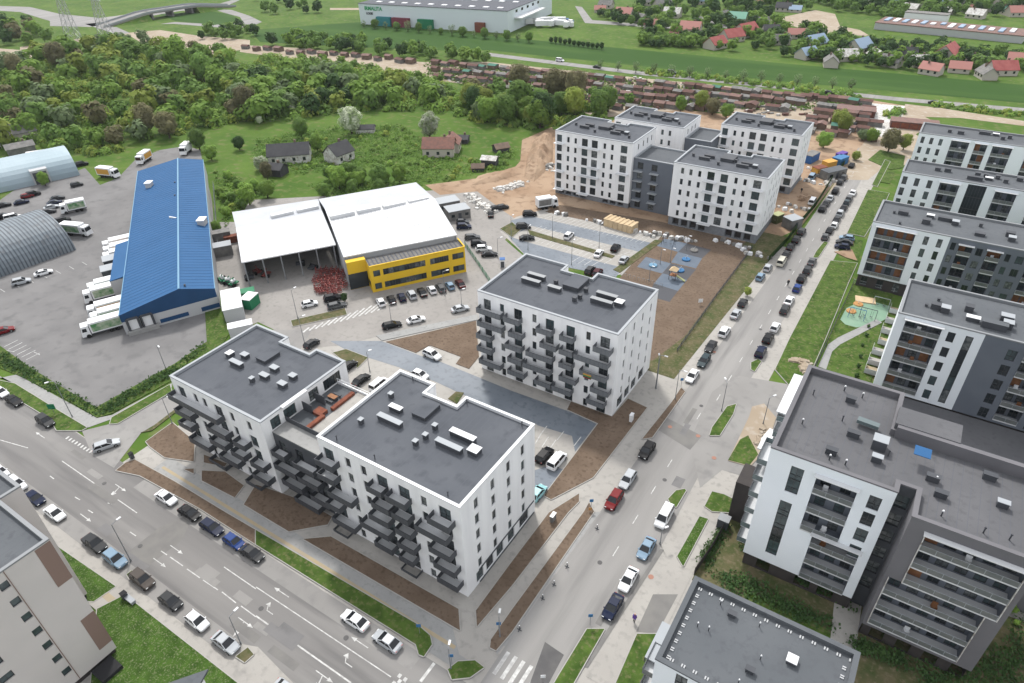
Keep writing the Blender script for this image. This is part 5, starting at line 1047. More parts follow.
# ---- box lorries
LM = {}
def lorry(px, py, a, L, side, label, stripe=None, z=1.8, group='box lorries in the yard'):
    p = W(px, py, z) if isinstance(px, (int, float)) else px
    t = thing('lorry', (p.x, p.y, .02), label, 'lorry', group, a)
    k = (L, side)
    if k not in LM:
        m = {}; h = L/2
        b = MB(); b.box(-h, h-2.0, -1.22, 1.22, 1.0, 3.5); b.cur = 1; b.box(-h+.3, h-2.3, -1.25, 1.25, 1.3, 3.1); m['cargo_box'] = b.mesh('cargo_box', ['white_plastic', side])
        b = MB(); b.quadbox([(h-1.8, -1.15, .5), (h, -1.15, .5), (h, 1.15, .5), (h-1.8, 1.15, .5)], [(h-1.8, -1.1, 3.0), (h-.35, -1.05, 3.0), (h-.35, 1.05, 3.0), (h-1.8, 1.1, 3.0)]); m['cab'] = b.mesh('cab', 'white_plastic')
        b = MB(); b.quadbox([(h-.14, -1.02, 1.7), (h-.10, -1.02, 1.7), (h-.10, 1.02, 1.7), (h-.14, 1.02, 1.7)], [(h-.33, -.95, 2.7), (h-.26, -.95, 2.7), (h-.26, .95, 2.7), (h-.33, .95, 2.7)])
        for s in (-1, 1): b.quadbox([(h-1.3, s*1.11, 1.7), (h-.4, s*1.11, 1.7), (h-.4, s*1.15, 1.7), (h-1.3, s*1.15, 1.7)], [(h-1.3, s*1.06, 2.5), (h-.5, s*1.06, 2.5), (h-.5, s*1.11, 2.5), (h-1.3, s*1.11, 2.5)])
        m['windscreen'] = b.mesh('windscreen', 'car_glass')
        b = MB(); b.box(-h+.1, h-.3, -.9, .9, .55, 1.0); m['chassis'] = b.mesh('chassis', 'dark_grey')
        b = MB(); b.tube((0, -.15, 0), (0, .15, 0), .5, .5, 12); m['wheel'] = b.mesh('wheel', 'tyre')
        LM[k] = m
    m = LM[k]
    for nme in ('cargo_box', 'cab', 'windscreen', 'chassis'): sub(nme, m[nme], t)
    for x in (-L/2+1.6, -L/2+2.8, L/2-1.3):
        for s in (-1, 1): sub('wheel', m['wheel'], t, (x, s*1.0, .5))
    return t
WA = math.atan2((L0-LB).y, (L0-LB).x); side_a = math.atan2(-nrm.y, -nrm.x)   # across the warehouse, pointing out of the docks
def docked(tt, off, L, side, label):
    q = L0.lerp(LB, tt)-nrm*(off+L/2); return lorry(Vector((q.x, q.y, 0)), 0, side_a, L, side, label)
docked(.045, .4, 8.6, 'truck_green', 'green-sided white box lorry at the dock nearest the warehouse gable')
docked(.085, .4, 7, 'truck_green', 'short white box lorry parked right behind the nearest green-sided one')
docked(.125, .4, 8, 'orange', 'white box lorry with an orange side at the warehouse docks')
docked(.215, .4, 9.6, 'truck_green', 'green-sided white box lorry, nearer one of the middle dock pair')
docked(.25, .4, 9, 'truck_green', 'white box lorry, farther one of the middle dock pair')
docked(.42, 1.2, 6, 'white_plastic', 'small white lorry beside the dock annex')
docked(.46, .4, 7, 'mustard', 'white box lorry with a yellowish side at the far docks, nearer one')
docked(.50, .4, 7.5, 'white_plastic', 'white box lorry at the far docks, farthest docked one')
lorry(72.5, 206, -2.0, 7, 'truck_green', 'white and green box lorry parked on the grass edge between the hangars')
lorry(76, 229, .35, 8.5, 'truck_green', 'green-sided lorry beside the end of the ribbed hangar')
lorry(108, 172, .3, 7.5, 'mustard', 'box lorry with yellow pictures on its side at the top left of the yard')
lorry(143.4, 157, -1.1, 7, 'mustard', 'white box lorry near the top of the yard, left of the roof end')
lorry(185.4, 148.3, -1.0, 6.5, 'white_plastic', 'white box lorry at the very end of the yard behind the blue roof')
lorry(547, 202, .9, 6.5, 'garage_grey', 'grey construction lorry beside the unfinished block', group='site lorries')
lorry(812, 190, 1.55, 6, 'light_lens', 'pale lorry unloading on the building site earth', group='site lorries') if False else None
# dock shelters in dark metal along the warehouse side
for tt in (.30, .36):
    q = L0.lerp(LB, tt)-nrm*4.6; t = thing('dock_shelter', (q.x, q.y, 0), 'dark loading shelter on the yard side of the blue warehouse, '+('nearer' if tt < .33 else 'farther')+' one', 'loading shelter', 'dark loading shelters')
    b = MB(); b.obox(q, side_a, 3.0, 3.4, 1.0, 4.0); b.build('shelter_body', 'dark_grey', t); b = MB(); b.obox(q, side_a, 3.3, 3.7, 4.0, 4.15); b.build('shelter_roof', 'cap_metal', t); b = MB(); b.obox(q, side_a, 2.6, 3.0, 0, 1.0); b.build('shelter_base', 'concrete_walk', t)
# white canopy beside warehouse
p = W(152+0, 0, 0) if False else None
def cabin(px, py, a, l, w_, h, m, top, label, name='cabin', cat='cabin', z=2.4, group=None, door=True):
    p = W(px, py, z); t = thing(name, (p.x, p.y, 0), label, cat, group)
    b = MB(); b.obox(p, a, l, w_, 0.02, h); b.build('body', m, t); b = MB(); b.obox(p, a, l+.15, w_+.15, h, h+.14); b.build('roof', top, t)
    if door:
        dv = Vector((math.sin(a), -math.cos(a))); b = MB(); b.obox(Vector((p.x, p.y))+dv*(w_/2+.02), a, .9, .05, .1, 2.1 if h > 2.2 else h*.8); b.build('door', 'dark_grey', t)
        for s in (-1, 1):
            if l > 4: b = MB(); b.obox(Vector((p.x, p.y))+dv*(w_/2+.02)+Vector((math.cos(a), math.sin(a)))*s*l*.32, a, 1.0, .06, 1.1, 1.9); b.build('window', 'glass', t)
    return t
cabin(232, 302, -.61, 9.6, 4.2, 3.2, 'pale_wall', 'white_cap', 'flat white roofed kiosk building between the blue warehouse and the grey roofed block', 'kiosk', 'kiosk')
cabin(240, 325, -.61, 2.4, 5, 2.6, 'pale_wall', 'white_cap', 'small cabin with a white roof strip below the kiosk building')
cabin(249, 297, OA+.9, 3.6, 2.6, 2.6, 'deep_green', 'white_cap', 'green container with white top beside the kiosk', 'container', 'container', door=False)
cabin(247, 289, OA, 3, 2.4, 2.0, 'deep_green', 'deep_green', 'dark green skip standing behind the green and white container', 'skip', 'skip', door=False)
cabin(220, 233, OA, 5, 2.6, 2.8, 'garage_grey', 'garage_grey', 'grey container beside the blue warehouse, farther of two', 'container', 'container', door=False)
cabin(221, 246, OA, 5, 3.2, 2.8, 'garage_grey', 'cap_metal', 'pale roofed container beside the blue warehouse, nearer of two', 'container', 'container', door=False)
cabin(230, 234, OA, 3.6, 1.6, 1.8, 'rust', 'rust', 'small rusty brown container behind the white hall corner', 'container', 'container', door=False)
cabin(447, 201, OA, 6.5, 4.6, 2.8, 'garage_grey', 'cap_metal', 'grey site cabin right of the hall, farther of two', group='site cabins')
cabin(457, 209, OA, 6.5, 4.8, 2.8, 'garage_grey', 'cap_metal', 'grey site cabin with two dark windows, nearer of two', group='site cabins')
cabin(502.4, 262.5, .6, 1.2, 1.2, 2.2, 'white_plastic', 'container_blue', 'white and blue portable toilet beside the new car park road', 'portable_toilet', 'toilet cabin', z=1.2)
t = cabin(810, 178, 1.4, 6, 2.6, 2.6, 'container_blue', 'container_blue', 'dark blue container on the building site next to the rear block', 'container', 'container', door=False) if False else None
cabin(812, 154, 1.35, 6, 3.0, 2.6, 'container_blue', 'garage_grey', 'blue container standing at the corner of the rear unfinished block', 'container', 'container', door=False)
cabin(820, 167, 1.0, 4, 2.6, 2.4, 'mustard', 'rust', 'ochre yellow container on the building site, nearer one', 'container', 'container', door=False)
cabin(830, 161, 1.0, 4, 2.6, 2.4, 'mustard', 'mustard', 'ochre yellow container on the building site, farther one', 'container', 'container', door=False)
cabin(841, 157, 1.2, 5, 3, 2.4, 'play_blue', 'play_blue', 'bright blue container at the end of the site fence', 'container', 'container', door=False)
cabin(842, 153, 1.2, 4, 2, 2.4, 'purple', 'purple', 'small purple container beside the bright blue one', 'container', 'container', door=False)
cabin(834, 170, 1.0, 8, 3.4, 2.6, 'garage_grey', 'roof_felt_pale', 'dark grey site cabin beside the site fence', 'cabin', 'cabin')
cabin(793, 219, 1.0, 4, 3.4, 2.8, 'garage_grey', 'cap_metal', 'grey cabin at the corner of the building site by the avenue', 'cabin', 'cabin')
cabin(778, 214, 1.2, 3, 2, 2.4, 'rough_grass', 'lime', 'small green machine cabin on the earth beside the front unfinished block', 'cabin', 'cabin', door=False)
# pallets of insulation and covered stack in the car park
p = W(621, 221, 2.0); t = thing('timber_stack', (p.x, p.y, 0), 'big stack of pale timber panels with a planked top beside the car park', 'timber stack')
A_, B_ = W(608, 222, 0), W(632, 229, 0); aa = math.atan2(B_.y-A_.y, B_.x-A_.x)
b = MB()
for i in range(6): b.obox(Vector((p.x, p.y))+Vector((math.cos(aa), math.sin(aa)))*(i-2.5)*1.5, aa, 1.4, 3.6, 0, 2.1)
b.build('panel_pack', 'pale_wood', t); b = MB()
for i in range(7): b.obox(Vector((p.x, p.y))+Vector((math.cos(aa), math.sin(aa)))*(i-3)*1.4, aa, .7, 3.8, 2.1, 2.25)
b.build('top_plank', 'pale_wood', t)
for (px, py, n_, lb) in ((644, 233, 9, 'row of wrapped white material packs at the lower end of the soil strip'), (563, 214, 5, 'pale bagged material lying beside the new car park'), (597, 221.5, 5, 'white sacks of material at the edge of the car park'), (827, 177, 8, 'heap of white bags and panels on the building site'), (784, 208, 6, 'pile of pale building waste beside the avenue corner of the site'), (822, 171, 9, 'scattered boards and bags between the ochre containers and the lorry'), (805, 180, 7, 'stack of grey boards beside the rear unfinished block'), (800, 207, 8, 'loose bricks and pallets below the white site van'), (668, 236, 8, 'broken slabs along the wall of the front unfinished block'), (735, 244, 9, 'rubble and planks at the corner of the front unfinished block'), (756, 254, 8, 'pale rubble by the corner of the soil field'), (690, 240, 6, 'small heap of insulation offcuts on the brown soil')):
    p = W(px, py, .4); b = MB()
    for i in range(n_):
        q = Vector((p.x, p.y))+Vector((math.cos(aa), math.sin(aa)))*(i-n_/2)*1.0+Vector((rnd.uniform(-.8, .8), rnd.uniform(-.8, .8))); s = rnd.uniform(.6, 1.2); b.cur = i % 3; b.obox(q, rnd.uniform(0, 3), s*1.3, s, 0.02, s*.8, .8)
    tag(b.build('material_pile', ['white_plastic', 'garage_grey', 'debris']), lb, 'material pile')
# ---- rubble heaps: uneven mounds
def heap(pts, h, m, label, name='rubble_heap', n_=140, cat='heap', size=.5, m2='debris'):
    P_ = [W(*q) for q in pts]; b = MB()
    for i in range(n_):
        t = rnd.random()*(len(P_)-1); k = int(t); q = P_[k].lerp(P_[min(k+1, len(P_)-1)], t-k); r_ = abs(rnd.gauss(0, 1.0)); a = rnd.uniform(0, 6.3); s = rnd.uniform(.4, 1.6)*size
        c = (q.x+math.cos(a)*r_*h, q.y+math.sin(a)*r_*h); zz = max(0, h*(1-r_*.55)); b.cur = int(rnd.random() < .3); b.obox(c, rnd.uniform(0, 3), s*2.2, s*1.6, max(-.1, zz-s*1.6), zz*.55+s*.5, rnd.uniform(.4, .8))
    tag(b.build(name, [m, m2]), label, cat)
heap([(470, 196), (480, 205), (492, 212)], 1.3, 'debris', 'long heap of grey rubble and broken concrete beside the site road')
heap([(497, 190), (512, 187), (520, 184)], 1.2, 'debris', 'heap of pale rubble below the bare earth slope')
heap([(530, 172), (545, 168), (552, 166)], 1.4, 'garage_grey', 'grey rubble heap at the foot of the first unfinished block')
def mound(poly, h, m, label, res=26, seed=1.):
    P_ = P(*poly); xs = [p[0] for p in P_]; ys = [p[1] for p in P_]; b = MB(); cx, cy = sum(xs)/len(xs), sum(ys)/len(ys); N_ = len(P_)
    # rings from the outline to the middle
    K = 9; rings = []; pts = []
    for i in range(N_):
        for j in range(6): a, c = Vector(P_[i]), Vector(P_[(i+1) % N_]); pts.append(a.lerp(c, j/6))
    for k in range(K+1):
        t_ = k/K; rg = []
        for q in pts:
            p_ = q.lerp(Vector((cx, cy)), t_); nz = math.sin(p_.x*.9*seed+math.sin(p_.y*.7))*.5+math.sin(p_.y*1.3+p_.x*.35)*.35+math.sin(p_.x*2.1+p_.y*1.7)*.2
            rg.append((p_.x, p_.y, (.01 if k == 0 else max(.04, h*(min(1, t_*1.6)**.8)*(1+.35*nz)))))
        rings.append(rg)
    n_ = len(pts)
    for k in range(K):
        for i in range(n_): b.face([rings[k][i], rings[k][(i+1) % n_], rings[k+1][(i+1) % n_], rings[k+1][i]])
    tag(b.build('earth_mound', m, smooth=True), label, 'mound')
mound([(524, 178), (527, 158), (534, 140), (546, 130), (553, 132), (553, 160), (545, 172), (534, 182)], 3.2, 'dirt', 'broad ridge of bare orange earth left of the first unfinished block')
mound([(478, 176), (505, 170), (524, 166), (522, 174), (495, 182), (470, 186)], 1.0, 'dirt', 'low bank of orange earth above the rubble heaps', seed=1.4)
heap([(795, 362), (805, 363), (803, 372)], .6, 'sand', 'low heap of tan earth on the grass by the glass canopy', 'earth_mound', 60, 'mound', .5, 'sand')
heap([(772, 432), (756, 445), (765, 425)], .35, 'sand', 'spread of sandy rubble between the paths', 'rubble_heap', 60, 'heap', .35, 'sand')
heap([(800, 200), (806, 196)], .8, 'dirt', 'small heap of soil beside the white site van', 'earth_mound', 40, 'mound', .5, 'dirt')
heap([(826, 186), (833, 180)], .8, 'debris', 'heap of pale waste by the site fence', 'rubble_heap', 50, 'heap', .5)
# red farm machines in the hall yard
for i in range(24):
    px, py = 319+(i % 5)*5.6+rnd.uniform(-2, 2), 271+(i//5)*4.8+rnd.uniform(-1.6, 1.6); p = W(px, py, .8); a = OA+rnd.uniform(-.2, .2)
    t = thing('farm_implement', (p.x, p.y, 0), 'red steel farm implement in the packed cluster beside the hall', 'farm implement', 'red farm implements in the yard', a)
    b = MB(); b.box(-1.2, 1.2, -.1, .1, .6, .8); b.box(-.1, .1, -1.1, 1.1, .65, .85)
    for k in range(7): b.bar((-1.1+k*.36, -.9, .7), (-1.0+k*.36, -.95, 0), .08); b.bar((-1.1+k*.36, .9, .7), (-1.0+k*.36, .95, 0), .08)
    b.box(-1.2, 1.2, -.95, -.85, .65, .8); b.box(-1.2, 1.2, .85, .95, .65, .8); b.bar((0, 0, .8), (.6, 0, 1.9), .14); b.bar((-.9, -.8, .7), (-.9, -.2, 1.6), .12); b.bar((-.9, .8, .7), (-.9, .2, 1.6), .12); b.box(-1., -.8, -.3, .3, 1.5, 1.7); b.bar((0, .4, .8), (.6, 0, 1.7), .1); b.build('frame', 'red_iron', t, world=False)
for i, (px, py) in enumerate(((249, 276), (266, 273), (257, 270), (300, 262), (312, 266), (222, 278), (228, 280), (233, 282))):
    p = W(px, py, .9); t = thing('farm_implement' if i < 5 else 'spray_tank', (p.x, p.y, 0), ('dark farm machine with wheels standing in the shade under the open bay' if i < 5 else 'white tank on a dark green frame between warehouse and hall'), 'farm machine', 'machines under the bay' if i < 5 else 'white tanks on green frames', OA+i)
    b = MB(); b.box(-1.1, 1.1, -.8, .8, .5, .8); b.bar((-.8, 0, .8), (.5, 0, 2.0), .2); b.build('frame', 'red_iron' if i in (1, 2) else 'dark_grey' if i < 5 else 'deep_green', t, world=False)
    b = MB(); b.tube((-.7, -1, .5), (-.7, -.7, .5), .5, .5, 12); b.tube((-.7, .7, .5), (-.7, 1, .5), .5, .5, 12); b.build('wheel', 'tyre', t, world=False)
    if i >= 5: b = MB(); b.tube((-.6, 0, 1.2), (.6, 0, 1.2), .45, .45, 10); b.build('tank', 'white_plastic', t, world=False)
# ================================================================ street furniture
def lamp(px, py, label, h=8., arm=1.2, a=0., head='lamp_head', group='street lamps', name='street_lamp', r=.08):
    p = W(px, py); t = thing(name, (p.x, p.y, .03), label, 'street lamp', group, a)
    b = MB(); b.tube((0, 0, 0), (0, 0, h), r, r*.6, 8); b.tube((0, 0, 0), (0, 0, .5), r*1.6, r*1.4, 8)
    if arm: b.bar((0, 0, h), (arm, 0, h+.15), .07)
    b.build('pole', 'pole_grey', t, world=False); b = MB(); b.box(arm-.1, arm+.55, -.14, .14, h+.1, h+.22); b.build('lamp_head', head, t, world=False); return t
for px, py, lb, h, a in ((72.5, 417, 'tall lamp on the footpath above the left grass island', 8.5, -2), (131, 561, 'lamp between the dark pickup and the pale blue SUV', 8, NX), (241, 644, 'lamp by the tuft of dry grass on the near kerb', 6, NX),
        (298, 319, 'lamp with bright head in the hall yard beside the thin hedge strip', 7.5, NX), (451, 669, 'short lamp on the small green island by the crossing', 4.5, 2), (500, 637, 'short lamp with a long white head at the block corner', 4.5, 2),
        (166, 369, 'lamp at the yard edge just left of the white block roof', 6, -.2), (656, 389, 'tall pole on the paved square right of the playground block', 8, 0), (605+50.5, 388, 'thin tall pole beside another on the paved square', 7, 2),
        (675, 400, 'pole at the end of the narrow soil strip by the avenue', 7, 0), (721.5, 411, 'pole at the tip of the leaf-shaped grass island', 6.5, 2.2), (763, 424, 'thin brown pole rising from the sandy rubble', 6, 1),
        (552.4, 238, 'lamp in the upper row of the new car park', 6.5, NX), (599, 248, 'lamp on the car park divider near the white saloon', 6.5, NX), (528, 250, 'lamp at the left end of the lower car park lane', 6.5, NX), (511.4, 239, 'pale lamp on the small diamond of dry grass', 6.5, NX), (571.5, 265, 'lamp behind the roof edge of the playground block', 6.5, NX),
        (660, 264, 'lamp between the blue grey playground squares', 4, 0), (649, 281, 'lamp at the near end of the playground squares', 4, 0), (670, 262.6, 'lamp beside the dark playground square', 4, 0), (686, 250, 'lamp at the far end of the playground', 4, 0),
        (392, 326, 'pole beside the black estate car opposite the office', 5.5, 1), (462, 309, 'pole beside the silver saloon opposite the office', 5, 1), (498, 258, 'pole by the portable toilet', 5.5, 1), (445, 296, 'pole in front of the parked office cars', 6.5, 1),
        (305, 345, 'pole behind the back corner of the five storey block', 7, 1), (370, 372, 'lamp in the courtyard parking behind the front block', 5, 1), (172.5, 424, 'pole on the brown bed left of the five storey block', 6, 1), (660, 544, 'short post with crossed foot on the right pavement', 3.2, 1), (900, 300, 'lamp', 1, 0))[:-1]:
    lamp(px, py, lb, h, .9 if h > 5 else .5, a)
bp = [(597, 529, 'farthest'), (567, 567, 'second farthest'), (554, 585, 'middle'), (542.6, 599, 'second nearest'), (519.5, 630, 'nearest')]
for px, py, w_ in bp:
    p = W(px, py); t = thing('bollard', (p.x, p.y, .04), f'small white-topped kerb post on the left of the avenue, {w_} of five', 'bollard', 'kerb posts')
    b = MB(); b.tube((0, 0, 0), (0, 0, .9), .06, .06, 8); b.bar((-.35, 0, .03), (.35, 0, .03), .08); b.bar((0, -.35, .03), (0, .35, .03), .08); b.build('post', 'dark_grey', t, world=False)
    b = MB(); b.tube((0, 0, .9), (0, 0, 1.0), .07, .07, 8); b.build('post_cap', 'white_plastic', t, world=False)
def sign(px, py, lb, m, h=2.2, w_=.6, hh=.6, z=.03, name='road_sign', cat='sign', rz=.6):
    p = W(px, py); t = thing(name, (p.x, p.y, z), lb, cat, None, rz); b = MB(); b.tube((0, 0, 0), (0, 0, h), .04, .04, 6); b.build('post', 'pole_grey', t, world=False)
    b = MB(); b.box(-w_/2, w_/2, -.05, -.01, h-hh, h); b.build('sign_plate', m, t, world=False)
sign(591, 509, 'blue road sign above an orange board, just behind the red car', 'play_blue'); sign(590, 512, 'orange warning board standing at the end of the brown strip', 'orange', 1.0, .5, .6)
sign(681, 386, 'small blue sign at the corner by the white saloon', 'play_blue', 1.9); sign(420, 634, 'blue sign at the tip of the green verge', 'play_blue'); sign(590, 624, 'small blue sign at the tip of the bottom grass strip', 'play_blue')
sign(452, 664, 'blue bicycle path sign on the small green island', 'play_blue'); sign(499, 632, 'blue sign on the brown bed by the crossing', 'play_blue'); sign(631, 358+70, 'x', 'white_plastic') if False else None
sign(543, 682, 'pale sign post on the road edge at the bottom', 'white_plastic', 1.6); sign(55, 414, 'dark green sign board on the left grass island', 'deep_green', 2.4, 1.4, 1.2)
sign(700, 305, 'white board on the dry grass beside the soil field', 'white_plastic', 1.6, 1.0, .9)
def ubox(px, py, lb, sx, sy, h, m, top='white_plastic', a=0, name='utility_box', cat='utility box', z=.1):
    p = W(px, py, h/2); t = thing(name, (p.x, p.y, z), lb, cat, None, a); b = MB(); b.box(-sx/2, sx/2, -sy/2, sy/2, 0, h); b.build('cabinet', m, t, world=False); b = MB(); b.box(-sx/2-.05, sx/2+.05, -sy/2-.05, sy/2+.05, h, h+.07); b.build('lid', top, t, world=False)
ubox(631.5, 418, 'white utility cabinet on the soil bed by the playground block', .5, .9, 1.5, 'white_plastic'); ubox(553, 518, 'white meter box on the brown bed right of the front block', .5, 1.1, 1.3, 'garage_grey'); ubox(700+.5, 303, 'x', .5, .5, 1, 'white_plastic') if False else None
ubox(44, 534, 'dark round-topped bin on the pavement beside the tower', .7, .7, 1.1, 'dark_grey', 'black_cloth', name='litter_bin', cat='bin'); ubox(124.5, 596, 'dark litter bin at the corner of the flowery lawn', .7, .7, 1.1, 'dark_grey', 'black_cloth', name='litter_bin', cat='bin')
ubox(130, 600, 'low grey bench block at the flowery lawn corner', 1.9, .6, .5, 'cap_metal', 'cap_metal', a=0, name='bench', cat='bench'); ubox(131.5, 456, 'dark bin at the corner of the side road pavement', .6, .6, 1.1, 'dark_grey', 'black_cloth', name='litter_bin', cat='bin')
ubox(723.5, 522.5, 'dark grey bin shelter at the top of the garden fence', 1.6, 1.4, 1.8, 'dark_grey', 'pole_grey', name='bin_shelter', cat='shelter')
ubox(771, 426.5, 'dark blue parked thing', 1, 1, 1, 'navy') if False else None
# bus-stop like canopies next to the big roof
for a0, a1, lb, zz in (((795, 412), (803, 379), 'long cream canopy strip beside the parapet of the big roof', 3.2), ((766, 442), (775, 431), 'short cream canopy below the parapet of the big roof', 3.2)):
    A, B = W(*a0, zz), W(*a1, zz); t = thing('canopy', ((A.x+B.x)/2, (A.y+B.y)/2, 0), lb, 'canopy'); c = (A+B)/2; an = math.atan2(B.y-A.y, B.x-A.x)
    b = MB(); b.obox(c, an, (B-A).length, 1.9, zz, zz+.12); b.build('roof', 'white_cap', t)
    for s in (-.45, 0, .45):
        q = A.lerp(B, .5+s); b = MB(); b.tube((q.x, q.y, 0), (q.x, q.y, zz), .06, .06, 6); b.build('post', 'pole_grey', t)
# terraces of the ground-floor flats
# fences
def fence(pts, h, lb, m='dark_grey', solid=False, z=.05, step=2.4, name='fence'):
    P_ = [W(*q) for q in pts]; t = thing(name, (P_[0].x, P_[0].y, 0), lb, 'fence'); b = MB(); pn = MB(); k = 0
    for a, c in zip(P_, P_[1:]):
        n_ = max(1, int((c-a).length/step))
        for i in range(n_+1):
            q = a.lerp(c, i/n_)
            if k < 100: bb = MB(); bb.bar((q.x, q.y, 0), (q.x, q.y, h+.1), .09); bb.build('post', m, t); k += 1
        if solid: pn.bar((a.x, a.y, h/2+z), (c.x, c.y, h/2+z), .04, h)
        else:
            for zz in (.12, h*.5, h*.95): pn.bar((a.x, a.y, zz), (c.x, c.y, zz), .045)
            n2 = int((c-a).length/.22)
            for i in range(n2): q = a.lerp(c, i/max(1, n2)); pn.bar((q.x, q.y, .1), (q.x, q.y, h), .022)
    pn.build('panel', m, t); return t
fence([(752, 249), (716, 297), (681, 346), (677, 352)], 1.0, 'dark mesh fence running across the soil field parallel to the avenue')
fence([(757, 260), (775, 262)], 1.6, 'short fence at the edge of the sand', 'garage_grey') if False else None
fence([(768, 262), (786, 243), (802, 222), (815, 207), (832, 180), (848, 160)], 1.7, 'green mesh building site fence along the avenue', 'hedge', True)
fence([(853, 285), (838, 318), (826, 345), (814, 370)], 1.3, 'grey fence on the street side of the playground lawn')
fence([(853, 284.5), (893, 294)], 1.5, 'pale slatted fence between the playground lawn and the block', 'cap_metal')
fence([(465, 246), (476, 262), (490, 283)], 1.4, 'green wire fence beside the yellow office', 'deep_green')
fence([(724, 528), (708, 555), (694, 575)], 1.6, 'dark wooden fence along the path beside the garden', 'dark_plinth', True)
fence([(214, 186), (216, 215), (219, 250)], 1.6, 'pale fence along the grassy side of the blue warehouse', 'cap_metal')
# hedges
def hedge_row(a, c, n_, lb, r_=.55, h=1.2, m='leaf_dark'):
    A, C_ = W(*a), W(*c)
    for i in range(n_):
        q = A.lerp(C_, (i+.5)/n_); o = bpy.data.objects.new('shrub', SHRUB[i % len(SHRUB)]); COL.objects.link(o); o.location = (q.x, q.y, .1); s = r_*rnd.uniform(.85, 1.2); o.scale = (s, s, h*.7*rnd.uniform(.8, 1.2)); o.rotation_euler = (0, 0, rnd.uniform(0, 6)); tag(o, lb, 'shrub', 'shrubs: '+lb)
# ================================================================ foliage
leafmat('leaf_green', (.155, .265, .05), (.21, .32, .065)); leafmat('leaf_mid', (.125, .22, .052), (.165, .265, .062)); leafmat('leaf_dark', (.045, .09, .03), (.065, .12, .036)); leafmat('leaf_yellow', (.21, .27, .05), (.25, .30, .07))
leafmat('leaf_brown', (.16, .15, .08), (.19, .18, .09)); leafmat('leaf_grey', (.15, .21, .10), (.19, .25, .12)); leafmat('leaf_blossom', (.24, .32, .14), (.70, .72, .60)); leafmat('leaf_under', (.12, .20, .045), (.17, .25, .065))
def crown_mesh(seed, n_, m, size, lobes=7, tall=1.0, name='crown', dome=.36):
    """leaf clumps over a lumpy dome of about 1 m radius: many small outward faces, some gaps"""
    r_ = random.Random(seed); L_ = []
    for i in range(lobes):
        a = i*2.4+r_.uniform(-.3, .3); t_ = (i+.5)/lobes; z = (.45+1.05*t_)*tall; k = .62*math.sin(math.pi*min(1, .18+.72*(1-t_)))**.8*r_.uniform(.75, 1.1); L_.append((math.cos(a)*k, math.sin(a)*k, z, r_.uniform(.28, .44)))
    b = MB(); ax = r_.uniform(.62, .72)
    for i in range(n_):
        v = Vector((r_.gauss(0, 1), r_.gauss(0, 1), r_.gauss(0, 1))).normalized()
        if r_.random() < dome: c = Vector((v.x*ax, v.y*ax, (.98+v.z*.74)*tall))*1.0; c += v*r_.uniform(-.22, .02)
        else:
            x, y, z, rr = L_[r_.randrange(len(L_))]; c = Vector((x, y, z))+v*rr*(r_.random()**.25)
        if c.z < .2: continue
        o_ = (c-Vector((0, 0, .8*tall))).normalized(); nn = (v*.7+o_*.6+Vector((r_.uniform(-.45, .45), r_.uniform(-.45, .45), r_.uniform(0, .7)))).normalized(); u_ = nn.orthogonal().normalized(); w_ = nn.cross(u_); s = size*r_.uniform(.6, 1.3); an = r_.uniform(0, 6.28)
        u2, w2 = u_*math.cos(an)+w_*math.sin(an), w_*math.cos(an)-u_*math.sin(an)
        b.face([c-u2*s-w2*s*.6, c+u2*s*.3-w2*s, c+u2*s+w2*s*.4, c-u2*s*.2+w2*s])
    return b.mesh(name, m)
def trunk_mesh(seed, m='trunk'):
    r_ = random.Random(seed); b = MB(); b.tube((0, 0, 0), (.02, .02, .7), .075, .05, 7)
    for i in range(6):
        a = i*1.05+r_.uniform(-.3, .3); z = r_.uniform(.35, .7); b.tube((0, 0, z), (math.cos(a)*.45, math.sin(a)*.45, z+r_.uniform(.35, .7)), .03, .01, 5)
    b.tube((.02, .02, .7), (0, 0, 1.35), .05, .015, 6); return b.mesh('trunk', m)
KM = {}
for i, (k, m, tall) in enumerate((('green', 'leaf_green', 1.), ('mid', 'leaf_mid', 1.05), ('dark', 'leaf_dark', 1.15), ('yellow', 'leaf_yellow', 1.), ('brown', 'leaf_brown', 1.1), ('grey', 'leaf_grey', .9), ('blossom', 'leaf_blossom', .9))):
    KM[k] = [crown_mesh(10*i+j, 4200, m, .058, 11+j*2, tall*(1.1, 1.3, 1.0)[j]) for j in range(3)]
THIN = [crown_mesh(100+j, 300, 'leaf_grey', .07, 6, 1.2) for j in range(2)]
TR = [trunk_mesh(j) for j in range(3)]
SHRUB = [crown_mesh(200+j, 500, 'leaf_dark', .12, 5, .8, 'shrub') for j in range(2)]
SHRUBG = [crown_mesh(210+j, 500, 'leaf_green', .12, 5, .8, 'shrub') for j in range(2)]
def tree(x, y, k, r_, label, group, thin=False, name='tree', hz=1.):
    t = thing(name, (x, y, -.05), label, 'tree', group, rnd.uniform(0, 6.28)); t.scale = (r_, r_, r_*hz)
    sub('trunk', rnd.choice(TR), t); sub('crown', rnd.choice(THIN if thin else KM[k]), t); return t
def tpx(px, py, k, r_, label, group=None, thin=False, name='tree', hz=1.): p = W(px, py); return tree(p.x, p.y, k, r_, label, group, thin, name, hz)
def inpoly(x, y, P_):
    c = False; k = len(P_)
    for i in range(k):
        (x1, y1), (x2, y2) = P_[i], P_[(i+1) % k]
        if (y1 > y) != (y2 > y) and x < (x2-x1)*(y-y1)/(y2-y1)+x1: c = not c
    return c
KN = dict(green='fresh green leafy tree', mid='mid green leafy tree', dark='dark green bushy tree', yellow='yellow green tree', brown='brown budding tree', grey='grey green willow')
FARM = {}
LOW = [crown_mesh(300+j, 260, 'leaf_mid', .15, 6, 1.) for j in range(3)]
NFAR = [0]
